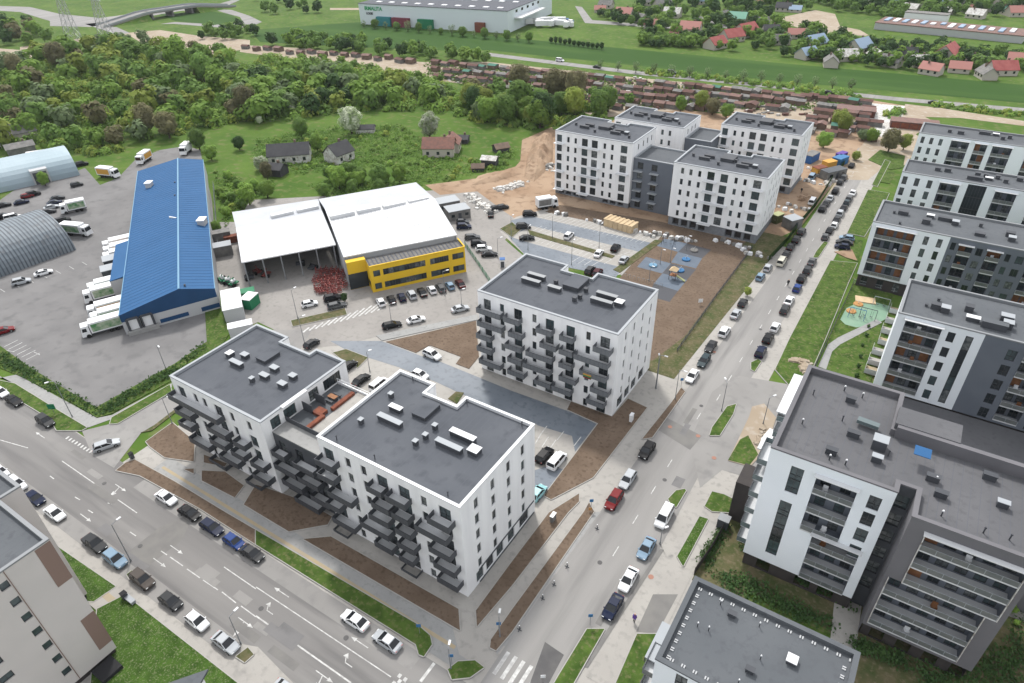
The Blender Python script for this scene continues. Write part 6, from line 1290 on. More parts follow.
def far_tree(x, y, k, r_):
    """one tree of a far mass: crown and stem go into the shared mass of its colour"""
    b = FARM.setdefault('leaf_'+k, MB()); me = rnd.choice(LOW); a = rnd.uniform(0, 6.28); ca, sa = math.cos(a), math.sin(a); n = len(b.v)
    b.v += [(x+(v.co.x*ca-v.co.y*sa)*r_, y+(v.co.x*sa+v.co.y*ca)*r_, v.co.z*r_-.1) for v in me.vertices]; b.f += [tuple(n+i for i in f.vertices) for f in me.polygons]; b.m += [0]*len(me.polygons)
def scatter(poly, n_, kinds, rr, where, group, gap=.8, cap=4000):
    P_ = P(*poly); xs = [p[0] for p in P_]; ys = [p[1] for p in P_]; put = []; tries = 0
    while len(put) < n_ and tries < cap:
        tries += 1; x, y = rnd.uniform(min(xs), max(xs)), rnd.uniform(min(ys), max(ys))
        if not inpoly(x, y, P_): continue
        r_ = rnd.uniform(*rr)
        if any((x-a)**2+(y-c)**2 < (gap*(r_+s))**2 for a, c, s in put): continue
        put.append((x, y, r_)); k = rnd.choice(kinds)
        if math.hypot(x, y) > 285: far_tree(x, y, k, r_); continue
        tree(x, y, k, r_, KN[k]+' '+where, group+': '+KN[k])
    return put
# the wood between the yards and the motorway
wood1 = [(-20, 150), (-20, 78), (30, 62), (90, 50), (160, 50), (215, 56), (262, 72), (260, 100), (240, 122), (200, 132), (150, 138), (120, 152), (95, 160), (70, 150), (40, 148)]
scatter(wood1, 118, ['green', 'green', 'green', 'mid', 'mid', 'mid', 'brown', 'yellow', 'yellow', 'grey', 'grey'], (4.2, 7.0), 'in the wood left of the blossom meadow', 'wood trees left', .54)
wood2 = [(250, 76), (290, 78), (330, 82), (380, 88), (420, 96), (470, 106), (512, 110), (600, 120), (612, 120), (560, 124), (540, 129), (500, 127), (450, 114), (400, 111), (330, 113), (270, 124), (240, 121)]
scatter(wood2, 80, ['green', 'mid', 'mid', 'green', 'yellow', 'grey', 'dark'], (4, 6.5), 'in the dense wood behind the blossom meadow', 'wood trees middle', .5)
scatter([(-10, 20), (20, 22), (50, 32), (58, 42), (20, 47), (-10, 46)], 18, ['green', 'mid', 'brown', 'dark'], (4, 6), 'in the clump left of the pylons', 'clump left of the pylons', .6)
scatter([(80, 44), (145, 42), (150, 48), (120, 52), (75, 52)], 12, ['grey', 'mid'], (3, 4.5), 'in the scrub below the pylons', 'scrub below the pylons', .6)
scatter([(195, 32), (262, 30), (262, 40), (200, 40)], 12, ['mid', 'dark'], (3, 5), 'between the earthworks and the motorway loop', 'trees by the motorway loop', .6)
scatter([(262, 44), (300, 38), (420, 50), (488, 62), (486, 66), (420, 58), (300, 50)], 46, ['mid', 'dark', 'green'], (3, 4.6), 'in the belt between field and sheds', 'belt by the field', .55)
for px, py, k, r_, lb in ((180, 74, 'green', 8, 'largest bright green tree, standing behind the wood at the earthworks'), (228, 72, 'green', 6.5, 'round bright tree right of the large one at the earthworks'), (205, 82, 'mid', 6, 'round dark tree between two bright ones'), (60, 68, 'brown', 6.5, 'reddish brown budding tree at the wood edge below the pylons'),
        (20, 78, 'brown', 5, 'brown budding tree at the left sand patch'), (12, 125, 'mid', 7, 'big round tree above the arched hangar'), (35, 138, 'green', 4.5, 'bush-like tree at the gable of the grey house'), (248, 118, 'brown', 5.5, 'brown green tree at the left end of the meadow'), (520, 92, 'brown', 6, 'brown budding tree above the earth slope'), (556, 100, 'brown', 7, 'broad brown budding tree behind the first unfinished block'), (575, 104, 'brown', 6, 'brown tree right beside the broad brown one'),
        (472, 108, 'yellow', 6, 'bright yellow green tree at the right end of the dense wood'), (482, 121, 'grey', 4.5, 'rounded grey green willow at the meadow edge'), (540, 128, 'green', 6, 'big rounded green tree beside the earth slope'), (508, 124, 'mid', 5, 'rounded tree left of the big one at the earth slope'), (575, 116, 'green', 4.5, 'small round tree touching the unfinished block roof'), (497, 118, 'green', 4.5, 'mid sized tree in the corner of the meadow'),
        (608, 112, 'mid', 4.5, 'tree standing directly behind the first unfinished block'), (600, 107, 'dark', 4, 'narrow dark tree behind the first unfinished block'), (150, 134, 'brown', 5, 'bare brownish tree above the parked white lorry'), (170, 138, 'brown', 5, 'reddish bare tree left of the end of the blue roof'), (200, 150, 'mid', 3.5, 'round bush-like tree right behind the blue roof'), (212, 160, 'green', 2.8, 'small tree beside the far right corner of the blue roof'), (240, 150, 'dark', 2.6, 'small round tree alone in the grass'),
        (302, 138, 'mid', 3.4, 'round tree in the meadow above the long dark barn'), (318, 152, 'green', 3.2, 'tree between the barn and the small house'), (352, 134, 'blossom', 5.2, 'large white blossoming tree in the meadow'), (430, 138, 'blossom', 4.8, 'white blossoming tree behind the red roofed cottage'), (262, 170, 'blossom', 3.0, 'small blossoming tree left of the barn'), (268, 180, 'brown', 2.6, 'brown bushy tree left of the barn corner'), (293, 112, 'blossom', 1.6, 'small blossoming bush at the far meadow edge'), (260, 124, 'blossom', 1.6, 'low pale bush at the left meadow edge'),
        (380, 186, 'mid', 3.8, 'leafy tree directly above the white hall roof'), (340, 190, 'green', 3.6, 'low spreading tree above the bay roof'), (324, 196, 'mid', 2.4, 'small dark tree left above the bay roof'), (250, 205, 'green', 3.2, 'tree at the upper left corner of the bay roof'), (268, 198, 'green', 3.0, 'second tree above the upper left of the bay roof'), (217, 232, 'green', 1.8, 'shrubby tree squeezed between warehouse and containers'), (46, 186, 'green', 2.2, 'small tree in front of the pale blue hangar'),
        (823, 148, 'green', 3.0, 'slim green tree beside the rear unfinished block'), (838, 128, 'yellow', 4.0, 'yellow green tree between the sheds and the dirt road'), (842, 134, 'yellow', 3.4, 'lower yellow green tree on the dirt road edge'), (862, 140, 'grey', 2.4, 'thin pale tree on the sand'), (871, 142, 'green', 2.8, 'small tree on the sand left of the brown tree'), (888, 152, 'brown', 4.0, 'brown green tree on the grass patch by the farthest right block'), (903, 150, 'yellow', 2.6, 'yellowish small tree at the corner of the farthest right block'), (855, 160, 'yellow', 1.8, 'little tree beside the end of the avenue'),
        (700, 110, 'yellow', 3.6, 'yellow tree among the sheds behind the rear block'), (712, 115, 'brown', 3.6, 'brownish tree between the two rear blocks'), (726, 118, 'green', 3, 'green tree left of the rear right block'), (680, 112, 'green', 3, 'broad bush behind the rear left block'), (345, 302, 'dark', 1.0, 'small dark conifer at the end of the hedge strip in the hall yard'), (747, 296, 'yellow', 1.1, 'little bush behind the dark hatchback on the avenue')):
    tpx(px, py, k, r_, lb)
scatter([(470, 96), (512, 100), (600, 112), (600, 120), (545, 124), (500, 122), (470, 112)], 16, ['mid', 'green', 'brown'], (3.5, 5), 'behind the earth slope', 'trees behind the earth slope', .6)
scatter([(310, 183), (345, 176), (400, 182), (408, 190), (330, 198)], 12, ['green', 'mid'], (2, 3.2), 'in the scrub right above the hall roof', 'scrub above the hall', .5)
scatter([(215, 172), (235, 176), (262, 190), (270, 206), (225, 225)], 8, ['green', 'mid'], (1.4, 2.4), 'in the grass beside the blue warehouse', 'bushes beside the warehouse', .8)
scatter([(300, 60), (420, 74), (470, 84), (520, 88), (620, 100), (640, 108), (600, 106), (500, 94), (300, 66)], 18, ['green', 'mid'], (2, 3.2), 'at the lower edge of the sheds', 'trees below the sheds', .6)
for i in range(15):
    t = i/14; tpx(600+t*250, 69+t*21+(i % 3)*.5, 'grey', rnd.uniform(2.2, 2.9), 'slender pale green tree on the verge of the straight road', 'roadside trees on the far verge', thin=True)
for i in range(12): tpx(551+i*4.6, 43+i*.6, 'dark', 1.6, 'small dark conifer in the row below the warehouse store car park', 'row of small conifers')
for i in range(16): tpx(364+i*11, 27.5+i*1.0, 'mid', rnd.uniform(2, 3.4), 'pale green tree along the front of the big grey store', 'trees before the big store', thin=(i % 2 == 0))
scatter([(585, 12), (680, 14), (760, 10), (800, 40), (820, 55), (780, 58), (700, 50), (640, 47), (645, 30), (600, 20)], 150, ['dark', 'mid', 'dark', 'green'], (2.2, 4.6), 'among the far houses', 'garden trees among the far houses', .5)
scatter([(800, 28), (870, 45), (920, 48), (1030, 60), (1030, 73), (900, 70), (800, 60)], 170, ['dark', 'mid', 'dark', 'green'], (2.2, 4.2), 'in the gardens behind the long dyke', 'garden trees behind the dyke', .5)
scatter([(640, 2), (1030, 0), (1030, 16), (930, 18), (800, 10), (640, 12)], 150, ['dark', 'mid'], (3, 5.5), 'at the top edge behind the far houses', 'trees along the top edge', .5)
scatter([(240, 0), (350, 4), (350, 16), (262, 14)], 10, ['dark', 'mid'], (3, 5), 'left of the big store', 'trees left of the big store', .7)
scatter([(860, 12), (880, 20), (905, 22), (900, 14)], 10, ['mid'], (3, 5), 'in the scrub beside the long low sheds', 'scrub at top right', .7)
scatter([(640, 39), (690, 43), (690, 48), (640, 46)], 26, ['mid'], (2.4, 3.4), 'in the short belt left of the red roofed houses', 'belt left of red roofs', .55)
fb = MB(); fm = []
for nm, q in FARM.items():
    n = len(fb.v); fb.v += q.v; fb.f += [tuple(n+i for i in f) for f in q.f]; fb.m += [len(fm)]*len(q.f); fm.append(nm)
tag(fb.build('distant_trees', fm), 'far-off trees beyond the wood and among the distant houses', kind='stuff')
# undergrowth: one mass nobody could count
def undergrowth(polys, per, h, s, m, label, name='undergrowth', zb=0):
    b = MB()
    for poly, cnt in polys:
        P_ = P(*poly); xs = [p[0] for p in P_]; ys = [p[1] for p in P_]; i = 0
        while i < cnt:
            x, y = rnd.uniform(min(xs), max(xs)), rnd.uniform(min(ys), max(ys))
            if not inpoly(x, y, P_): continue
            i += 1; hh = h*(.35+.65*abs(math.sin(x*.21+1.3*math.sin(y*.17))*math.cos(y*.19+x*.05)))
            for k in range(per):
                c = Vector((x+rnd.uniform(-.9, .9), y+rnd.uniform(-.9, .9), zb+hh*rnd.random()**.6)); nn = Vector((rnd.uniform(-1, 1), rnd.uniform(-1, 1), rnd.uniform(.2, 1.2))).normalized(); u_ = nn.orthogonal().normalized()*s*rnd.uniform(.6, 1.3); w_ = nn.cross(u_)
                b.face([c-u_-w_*.6, c+u_*.3-w_, c+u_+w_*.4, c-u_*.2+w_])
    o = b.build(name, m); o['kind'] = 'stuff'; o['label'] = label; return o
wood3 = [(262, 58), (330, 62), (420, 76), (470, 92), (560, 108), (512, 112), (470, 106), (420, 96), (330, 82), (290, 78), (250, 76)]
def bushes(polys, rr, label):
    bs = [MB() for _ in range(1)]; b = bs[0]; ms = ['leaf_under', 'leaf_green', 'leaf_mid', 'leaf_yellow', 'leaf_brown']
    for poly, cnt in polys:
        P_ = P(*poly); xs = [p[0] for p in P_]; ys = [p[1] for p in P_]; i = 0
        while i < cnt:
            x, y = rnd.uniform(min(xs), max(xs)), rnd.uniform(min(ys), max(ys))
            if not inpoly(x, y, P_): continue
            i += 1; r_ = rnd.uniform(*rr)*(.6+.5*abs(math.sin(x*.13)*math.cos(y*.11))); hh = r_*rnd.uniform(.9, 1.7); b.cur = rnd.choice((0, 0, 0, 1, 1, 1, 2, 3, 3))
            for k in range(64):
                v = Vector((rnd.gauss(0, 1), rnd.gauss(0, 1), abs(rnd.gauss(0, 1)))).normalized(); q = rnd.uniform(.78, 1.05); c = Vector((x+v.x*r_*q, y+v.y*r_*q, v.z*hh*q)); nn = (v+Vector((rnd.uniform(-.5, .5), rnd.uniform(-.5, .5), rnd.uniform(0, .6)))).normalized(); s = rnd.uniform(.22, .5)*(.5+r_*.3); u_ = nn.orthogonal().normalized()*s; w_ = nn.cross(u_)
                b.face([c-u_-w_*.6, c+u_*.3-w_, c+u_+w_*.4, c-u_*.2+w_])
    b.build('undergrowth', ms)['kind'] = 'stuff'; bpy.data.objects[-1] if False else None
bushes([(wood1, 1500), (wood2, 600), (wood3, 420), ([(470, 90), (600, 108), (620, 118), (545, 126), (470, 116)], 160)], (1.4, 3.4), 'bushes')
for o_ in bpy.data.objects:
    if o_.name.startswith('undergrowth'): o_['label'] = 'dense fresh green bushes of mixed height filling the wood'
bushes([([(255, 140), (330, 128), (400, 125), (440, 150), (400, 165), (300, 175), (255, 165)], 90), ([(215, 172), (235, 176), (265, 195), (232, 212), (226, 228)], 40), ([(400, 165), (440, 150), (470, 160), (520, 150), (505, 168), (440, 182), (400, 180)], 40)], (.6, 1.5), 'bushes')
[o_ for o_ in bpy.data.objects if o_.name.startswith('undergrowth') and 'label' not in o_][0]['label'] = 'low scattered bushes in the overgrown meadow'
undergrowth([([(310, 186), (345, 178), (400, 183), (410, 188), (330, 200)], 500), ([(215, 172), (235, 176), (265, 195), (232, 212), (226, 228)], 260), ([(405, 170), (440, 180), (420, 186), (400, 184)], 60), ([(255, 140), (330, 128), (400, 125), (440, 150), (400, 165), (300, 175), (255, 165)], 2200), ([(400, 165), (440, 150), (470, 160), (520, 150), (505, 168), (440, 182), (400, 180)], 500)], 3, 1.0, .30, 'leaf_mid', 'rough weeds and low bushes in the meadow')
undergrowth([([(97, 411), (175, 367), (205, 345), (204, 349), (172, 376), (112, 412), (97, 415)], 260), ([(0, 352), (32, 372), (96, 409), (96, 414), (60, 393), (0, 364)], 240)], 4, .9, .22, 'leaf_dark', 'ragged dark hedge along the lorry yard', 'hedge')
undergrowth([([(748, 535), (785, 555), (835, 588), (838, 598), (780, 572), (742, 548)], 600), ([(700, 562), (722, 528), (728, 530), (706, 566)], 160), ([(705, 570), (740, 575), (800, 606), (835, 625), (832, 632), (780, 612), (735, 592)], 420), ([(850, 640), (900, 655), (905, 668), (850, 650)], 200), ([(900, 660), (960, 676), (1010, 640), (1023, 600), (1023, 690), (930, 690)], 500), ([(850, 560), (862, 566), (850, 612), (838, 605)], 60)], 4, .9, .16, 'leaf_dark', 'low garden shrubs beside the ground floor terraces', 'shrubbery')
bushes([([(930, 103), (1024, 114), (1120, 126), (1120, 130), (1024, 118), (930, 107)], 90), ([(880, 112), (900, 110), (905, 118), (890, 124)], 14), ([(640, 70), (768, 83), (862, 95), (862, 100), (768, 87), (640, 74)], 150)], (1., 2.2), 'bushes')
[o_ for o_ in bpy.data.objects if o_.name.startswith('undergrowth') and 'label' not in o_][0]['label'] = 'low green bushes along the straight road and track'
def shrubs(pts, me, lb, grp, r0, r1):
    for px, py in pts:
        q = W(px, py); o = bpy.data.objects.new('shrub', rnd.choice(me)); COL.objects.link(o); o.location = (q.x, q.y, .12); s = rnd.uniform(r0, r1); o.scale = (s, s, s*1.2); o.rotation_euler = (0, 0, rnd.uniform(0, 6)); tag(o, lb, 'shrub', grp)
shrubs([(756+i*5.2, 556+i*3.2) for i in range(13)], SHRUB, 'small dark conical conifer in the garden row below the white balcony front', 'garden conifers', .4, .55)
shrubs([(902+i*9, 628+i*4.5) for i in range(6)]+[(1006, 600), (1010, 612), (1015, 625)], SHRUBG, 'round green shrub in the garden strip at the lower right corner', 'lower right shrubs', .5, .9)
shrubs([(868, 328), (866, 337), (862, 347), (860, 358), (858, 368), (856, 378)], SHRUB, 'dark shrub between the lawn and the small terraces', 'terrace shrubs', .4, .6)
for i in range(12):
    x = 12.6+i*.9; o = bpy.data.objects.new('shrub', SHRUBG[i % 2]); COL.objects.link(o); o.location = (x, 84.9, 4.45); s = rnd.uniform(.3, .5); o.scale = (s, s, s*.8); tag(o, 'small yellow green shrub in the planter on the parking deck', 'shrub', 'planter shrubs')
# little terraces in front of the block with brown panels
for i, (px, py) in enumerate(((897, 312), (893, 322), (889, 332), (886, 343), (880, 353), (876, 363), (873, 372))):
    p = W(px, py); t = thing('terrace', (p.x, p.y, .03), f'small fenced ground floor terrace with pale slabs, {ORD[i]} from the playground fence', 'terrace', 'ground floor terraces')
    b = MB(); b.box(-1.5, 1.6, -1.4, 1.4, .1, .2); b.build('slab', 'pavers' if i % 3 else 'yellow_walk', t, world=False); b = MB(); b.box(-1.5, 1.6, -1.44, -1.40, .2, 1.3); b.box(-1.54, -1.5, -1.44, 1.4, .2, 1.2); b.build('screen', 'white_cap', t, world=False)
# ================================================================ playground things
def play(px, py, lb, fn, rz=0., z=.05): p = W(px, py); t = thing('play_equipment', (p.x, p.y, z), lb, 'play equipment', None, rz); fn(t)
def f_tower(t):
    b = MB()
    for x, y in ((-.8, -.8), (.8, -.8), (.8, .8), (-.8, .8)): b.bar((x, y, 0), (x, y, 2.6), .12)
    b.build('frame', 'dark_grey', t, world=False); b = MB(); b.quadbox([(-1, -1, 2.6), (1, -1, 2.6), (1, 1, 2.6), (-1, 1, 2.6)], [(-.1, -.1, 3.4), (.1, -.1, 3.4), (.1, .1, 3.4), (-.1, .1, 3.4)]); b.build('roof', 'pale_wood', t, world=False)
    b = MB(); b.box(-.8, .8, -.8, .8, 1.1, 1.2); b.build('platform', 'wood_panel', t, world=False); b = MB(); b.quadbox([(.8, -.3, 1.0), (3, -.3, .1), (3, .3, .1), (.8, .3, 1.0)], [(.8, -.3, 1.2), (3, -.3, .3), (3, .3, .3), (.8, .3, 1.2)]); b.build('slide', 'lime', t, world=False)
def f_disc(m):
    def f(t):
        b = MB(); b.tube((0, 0, .1), (0, 0, .35), 1.1, 1.0, 14); b.build('disc', m, t, world=False); b = MB(); b.tube((0, 0, .35), (0, 0, 1.0), .06, .06, 6); b.bar((-.8, 0, .9), (.8, 0, .9), .05); b.bar((0, -.8, .9), (0, .8, .9), .05); b.build('handle', 'steel', t, world=False)
    return f
def f_swing(m):
    def f(t):
        b = MB()
        for x in (-1.6, 1.6):
            for s in (-1, 1): b.bar((x, s*.9, 0), (x, 0, 2.3), .09)
        b.bar((-1.6, 0, 2.3), (1.6, 0, 2.3), .1); b.build('frame', m, t, world=False)
        for x in (-.7, .7): b = MB(); b.bar((x-.2, 0, 2.3), (x-.2, 0, .5), .03); b.bar((x+.2, 0, 2.3), (x+.2, 0, .5), .03); b.box(x-.25, x+.25, -.15, .15, .45, .5); b.build('swing_seat', 'dark_grey', t, world=False)
    return f
play(673, 279, 'climbing tower with a small pointed roof on the pale playground squares', f_tower); play(680, 271, 'blue round roundabout on the dark playground square', f_disc('play_blue')); play(686, 260, 'blue bouncing disc on the upper pale playground square', f_disc('play_blue')); play(694, 251, 'grey round climbing disc on the far dark square', f_disc('garage_grey'))
play(653, 266, 'low blue seesaw ring on the left playground square', f_disc('light_blue') if False else f_disc('blue_ridge')); play(668, 245, 'dark exercise frame at the far playground square', f_swing('dark_grey'))
play(851, 312, 'orange domed play tower on the fenced lawn', f_disc('orange')); play(858, 305, 'small orange ball seat on the fenced lawn playground', f_disc('orange')); play(856, 318, 'blue and grey climbing frame on the fenced lawn playground', f_swing('play_blue')); play(867, 318, 'dark low play frame right of the blue climbing frame', f_swing('dark_grey')); play(880, 307, 'pale swing frame near the block on the fenced lawn', f_swing('cap_metal'))
p = W(865, 301); b = MB(); b.obox(p, .2, 4.2, 2.6, .14, .4); tag(b.build('sandbox', 'pale_wood'), 'square wooden sandbox on the fenced playground lawn', 'sandbox')
# bicycle racks
for i in range(9):
    a, c = W(625+i*4.5, 277+i*1.2), W(629+i*4.5, 278+i*1.2); t = thing('bicycle_rack', (a.x, a.y, .03), 'thin steel bicycle hoop in the row along the playground path', 'bicycle rack', 'bicycle hoops by the playground')
    b = MB(); b.bar((-.3, 0, 0), (-.3, 0, .9), .06); b.bar((.3, 0, 0), (.3, 0, .9), .06); b.bar((-.3, 0, .9), (.3, 0, .9), .06); b.build('hoop', 'pole_grey', t, world=False)
# ================================================================ people
def person(px, py, lb, top, legs, rz, z=.04):
    p = W(px, py); me = bpy.data.meshes.new('person')
    V_ = [(0, 0, .95), (0, 0, 1.2), (0, 0, 1.42), (0, 0, 1.52), (.03, 0, 1.66), (.02, .1, .9), (.14, .1, .5), (.02, .1, .08), (.16, .1, .05), (.02, -.1, .9), (.02, -.1, .5), (-.22, -.1, .12), (-.08, -.1, .06), (0, .2, 1.4), (-.06, .26, 1.14), (.12, .25, .93), (0, -.2, 1.4), (.05, -.26, 1.14), (.22, -.24, 1.0)]
    E_ = [(0, 1), (1, 2), (2, 3), (3, 4), (0, 5), (5, 6), (6, 7), (7, 8), (0, 9), (9, 10), (10, 11), (11, 12), (2, 13), (13, 14), (14, 15), (2, 16), (16, 17), (17, 18)]
    rd_ = [.15, .14, .15, .06, .11, .1, .07, .05, .04, .1, .07, .05, .04, .07, .05, .04, .07, .05, .04]
    me.from_pydata(V_, E_, []); o = bpy.data.objects.new('person', me); COL.objects.link(o); o.location = (p.x, p.y, z); o.rotation_euler = (0, 0, rz)
    sk = o.modifiers.new('skin', 'SKIN'); o.modifiers.new('s', 'SUBSURF').levels = 1
    for i, s in enumerate(me.skin_vertices[0].data): s.radius = (rd_[i], rd_[i]); s.use_root = (i == 0)
    me.materials.append(M[legs]); tag(o, lb, 'person')
    b = MB(); b.quadbox([(-.17, -.24, .85), (.17, -.24, .85), (.17, .24, .85), (-.17, .24, .85)], [(-.13, -.24, 1.46), (.13, -.24, 1.46), (.13, .24, 1.46), (-.13, .24, 1.46)]); c = b.build('jacket', top, None); c.parent = o
    b = MB(); b.tube((.02, 0, 1.55), (.03, 0, 1.8), .1, .08, 8); c = b.build('head', 'skin', None); c.parent = o
person(634, 622, 'person in a purple jacket and dark trousers walking on the wide right pavement', 'purple', 'black_cloth', NX); person(787.5, 286, 'person in dark clothes standing in the middle of the avenue', 'black_cloth', 'black_cloth', NX); person(801, 193, 'person in dark work clothes on the building site earth', 'black_cloth', 'dark_grey', 1.)
# ================================================================ sheds, farm, far houses
SH = {}
def shed_mesh(seed, w_, l, h, rm):
    if (seed, rm) in SH: return SH[(seed, rm)]
    a = MB(); a.box(-l/2, l/2, -w_/2, w_/2, 0, h)
    r_ = MB(); hh = h+.65; o_ = .25
    r_.quadbox([(-l/2-o_, -w_/2-o_, h), (l/2+o_, -w_/2-o_, h), (l/2+o_, w_/2+o_, h), (-l/2-o_, w_/2+o_, h)], [(-l/2-o_, -.05, hh), (l/2+o_, -.05, hh), (l/2+o_, .05, hh), (-l/2-o_, .05, hh)])
    SH[(seed, rm)] = (a.mesh('wall', 'garage_wall' if seed % 2 else 'garage_grey'), r_.mesh('roof', rm)); return SH[(seed, rm)]
CK = {'garage_rust': 'rusty dark red', 'garage_pink': 'faded pink red', 'garage_grey': 'weathered grey', 'garage_green': 'green'}
cnt = 0
for rw in range(6):
    x = 425 if rw < 4 else 520
    while x < 862:
        yb = 64.5+(x-425)*.094+rw*6.9; x += rnd.uniform(7.2, 11.5)*(1+rw*.1)
        if 680 < x < 720 and rw > 3 or (rw > 2 and x < 470) or (rw > 4 and x < 600): continue
        if rnd.random() < .12: continue
        px, py = x, yb+rnd.uniform(-1.0, 1.0)
        if (py > 112 and x < 800) or (py > 95 and x < 470): continue
        rm = rnd.choice(['garage_rust']*5+['garage_pink']*3+['garage_grey']*3+(['garage_green'] if rnd.random() < .5 else [])); sd = rnd.randrange(4)
        a_, r_ = shed_mesh(sd, (3.0, 3.4, 3.2, 4.0)[sd], (4.0, 3.6, 5.4, 4.4)[sd], (1.7, 2.0, 1.8, 2.1)[sd], rm); p = W(px, py)
        t = thing('shed', (p.x, p.y, 0), f'small shed with a {CK[rm]} roof in the crowded allotment rows', 'shed', f'allotment sheds with {CK[rm]} roofs', rnd.uniform(-.14, .14)+(NX if rnd.random() < .1 else 0)); sub('wall', a_, t); sub('roof', r_, t); cnt += 1
for i in range(16):
    px = 246+i*11; p = W(px, 49.5+(px-246)*.075+rnd.uniform(-1.5, 1.5)); sd = i % 4; rm = ('garage_rust', 'garage_pink')[i % 2]; a_, r_ = shed_mesh(sd, (4, 5, 4.5, 6)[sd], (6, 5, 9, 7)[sd], (2.2, 2.5, 2.3, 2.6)[sd], rm)
    t = thing('shed', (p.x, p.y, 0), f'small shed with a {CK[rm]} roof half hidden in the tree belt', 'shed', f'hidden sheds with {CK[rm]} roofs', rnd.uniform(-.3, .3)); sub('wall', a_, t); sub('roof', r_, t)
jb = MB(); PJ = P((425, 62), (640, 78), (862, 102), (858, 116), (760, 116), (640, 108), (470, 88), (425, 74))
for i in range(1500):
    x, y = rnd.uniform(-215, -30), rnd.uniform(215, 330)
    if inpoly(x, y, PJ): jb.cur = rnd.randrange(4); s_ = rnd.uniform(.3, 1.1); jb.obox((x, y), rnd.uniform(0, 3), s_*2.2, s_*1.3, 0, s_*rnd.uniform(.3, 1.2), .9)
tag(jb.build('yard_clutter', ['debris', 'garage_wall', 'garage_grey', 'garage_rust']), 'boards, barrels and scrap lying about between the allotment sheds', kind='stuff')
scat = undergrowth([([(425, 62), (860, 100), (860, 112), (640, 108), (470, 88), (425, 74)], 2600)], 3, 1.3, .45, 'leaf_mid', 'weeds and bushes between the allotment sheds')
for px_, py_, l_, lb_ in ((855, 114.5, 14, 'long rusty garage block left of the pale concrete lot'), (913, 127.5, 16, 'long rusty garage block beside the farthest right white block')):
    p = W(px_, py_); t = thing('garage_block', (p.x, p.y, 0), lb_, 'garage', None, .15); b = MB(); b.box(-l_/2, l_/2, -3, 3, 0, 2.4); b.build('wall', 'garage_rust', t, world=False); b = MB(); b.box(-l_/2-.2, l_/2+.2, -3.2, 3.2, 2.4, 2.6); b.build('roof', 'garage_pink', t, world=False)
    for i in range(5): b = MB(); b.box(-l_/2+.5+i*(l_-1)/5, -l_/2+.2+(i+1)*(l_-1)/5, -3.06, -3.0, .1, 2.1); b.build('garage_door', 'rust', t, world=False)
def house(px, py, l, w_, h, rh, a, wm, rm, lb, chim=True, wins=True, group=None, name='house'):
    p = W(px, py); t = thing(name, (p.x, p.y, 0), lb, 'house', group, a); o_ = .35
    b = MB(); b.box(-l/2, l/2, -w_/2, w_/2, 0, h)
    for s in (-1, 1): b.face([(s*l/2, -w_/2, h), (s*l/2, w_/2, h), (s*l/2, 0, h+rh)])
    b.build('wall', wm, t, world=False)
    b = MB(); b.cur = 0
    for s in (-1, 1): b.quadbox([(-l/2-o_, s*(w_/2+o_), h-.12), (l/2+o_, s*(w_/2+o_), h-.12), (l/2+o_, 0, h+rh), (-l/2-o_, 0, h+rh)], [(-l/2-o_, s*(w_/2+o_), h+.06), (l/2+o_, s*(w_/2+o_), h+.06), (l/2+o_, 0, h+rh+.18), (-l/2-o_, 0, h+rh+.18)])
    r_ = b.build('roof', rm, t, world=False)
    if chim: b = MB(); b.box(l*.15, l*.15+.7, .3, 1.0, h, h+rh+.9); b.build('chimney', 'garage_wall', r_, world=False)
    if wins:
        for s in (-1, 1):
            for k in range(max(2, int(l/3))): x = -l/2+(k+.5)*l/max(2, int(l/3)); b = MB(); b.box(x-.5, x+.5, s*(w_/2+.02)-.03, s*(w_/2+.02)+.03, 1, 2.1); b.build('window', 'glass', t, world=False)
        b = MB(); b.box(l/2, l/2+.05, -.5, .5, h+.1, h+1.0 if rh > 1.4 else h+.5); b.build('window', 'glass', t, world=False)
    return t
house(291, 160, 14, 8, 3, 3.0, .35+OA-.6, 'debris', 'house_dark', 'long dark roofed barn in the overgrown meadow'); house(276, 174, 7, 5, 2.4, 1.4, .3, 'house_dark', 'house_dark', 'small dark collapsed shed at the left end of the barn', wins=False); house(340, 160, 8, 7, 3, 3.2, 1.5, 'debris', 'house_dark', 'small gabled house with a grey roof right of the barn')
house(440, 154, 11, 7.5, 3.2, 2.8, .5, 'house_wall', 'tan_roof', 'derelict white cottage with a brownish red roof in the meadow'); house(452, 150, 7, 6, 3.0, 2.6, .5+NX, 'house_wall', 'tan_roof', 'rear wing of the derelict cottage with a patched roof'); house(462, 142, 5, 4, 1.6, 1.0, .4, 'house_dark', 'house_dark', 'burnt dark shed right of the derelict cottage', wins=False)
house(490, 165, 5, 4, 2.4, .8, .3, 'house_dark', 'debris', 'small dark shed with a pale flat roof below the cottage', wins=False, chim=False); house(501, 151, 5, 4, 1.6, 1.2, 1, 'house_dark', 'garage_wall', 'collapsed brown shed at the edge of the earth slope', wins=False, chim=False); house(478, 170, 4, 3, 1.2, 1.0, .6, 'house_dark', 'garage_wall', 'small ruined shed beside the pale roofed shed', wins=False, chim=False); house(366, 132, 7, 4, 1.6, 1.2, .6, 'debris', 'house_dark', 'collapsed dark building behind the large blossoming tree', wins=False, chim=False)
house(12, 142, 18, 8, 3.5, 3, 1.25, 'house_wall', 'garage_grey', 'grey roofed house with a white gable above the pale blue hangar'); house(22, 152, 9, 6, 2.4, 1.2, 1.25, 'garage_grey', 'garage_grey', 'low grey annex in front of the white gabled house', wins=False); cabin(34, 150, 1, 6, 3, 1.6, 'white_plastic', 'white_cap', 'low white covered shelter above the pale blue hangar', 'shelter', 'shelter', door=False)
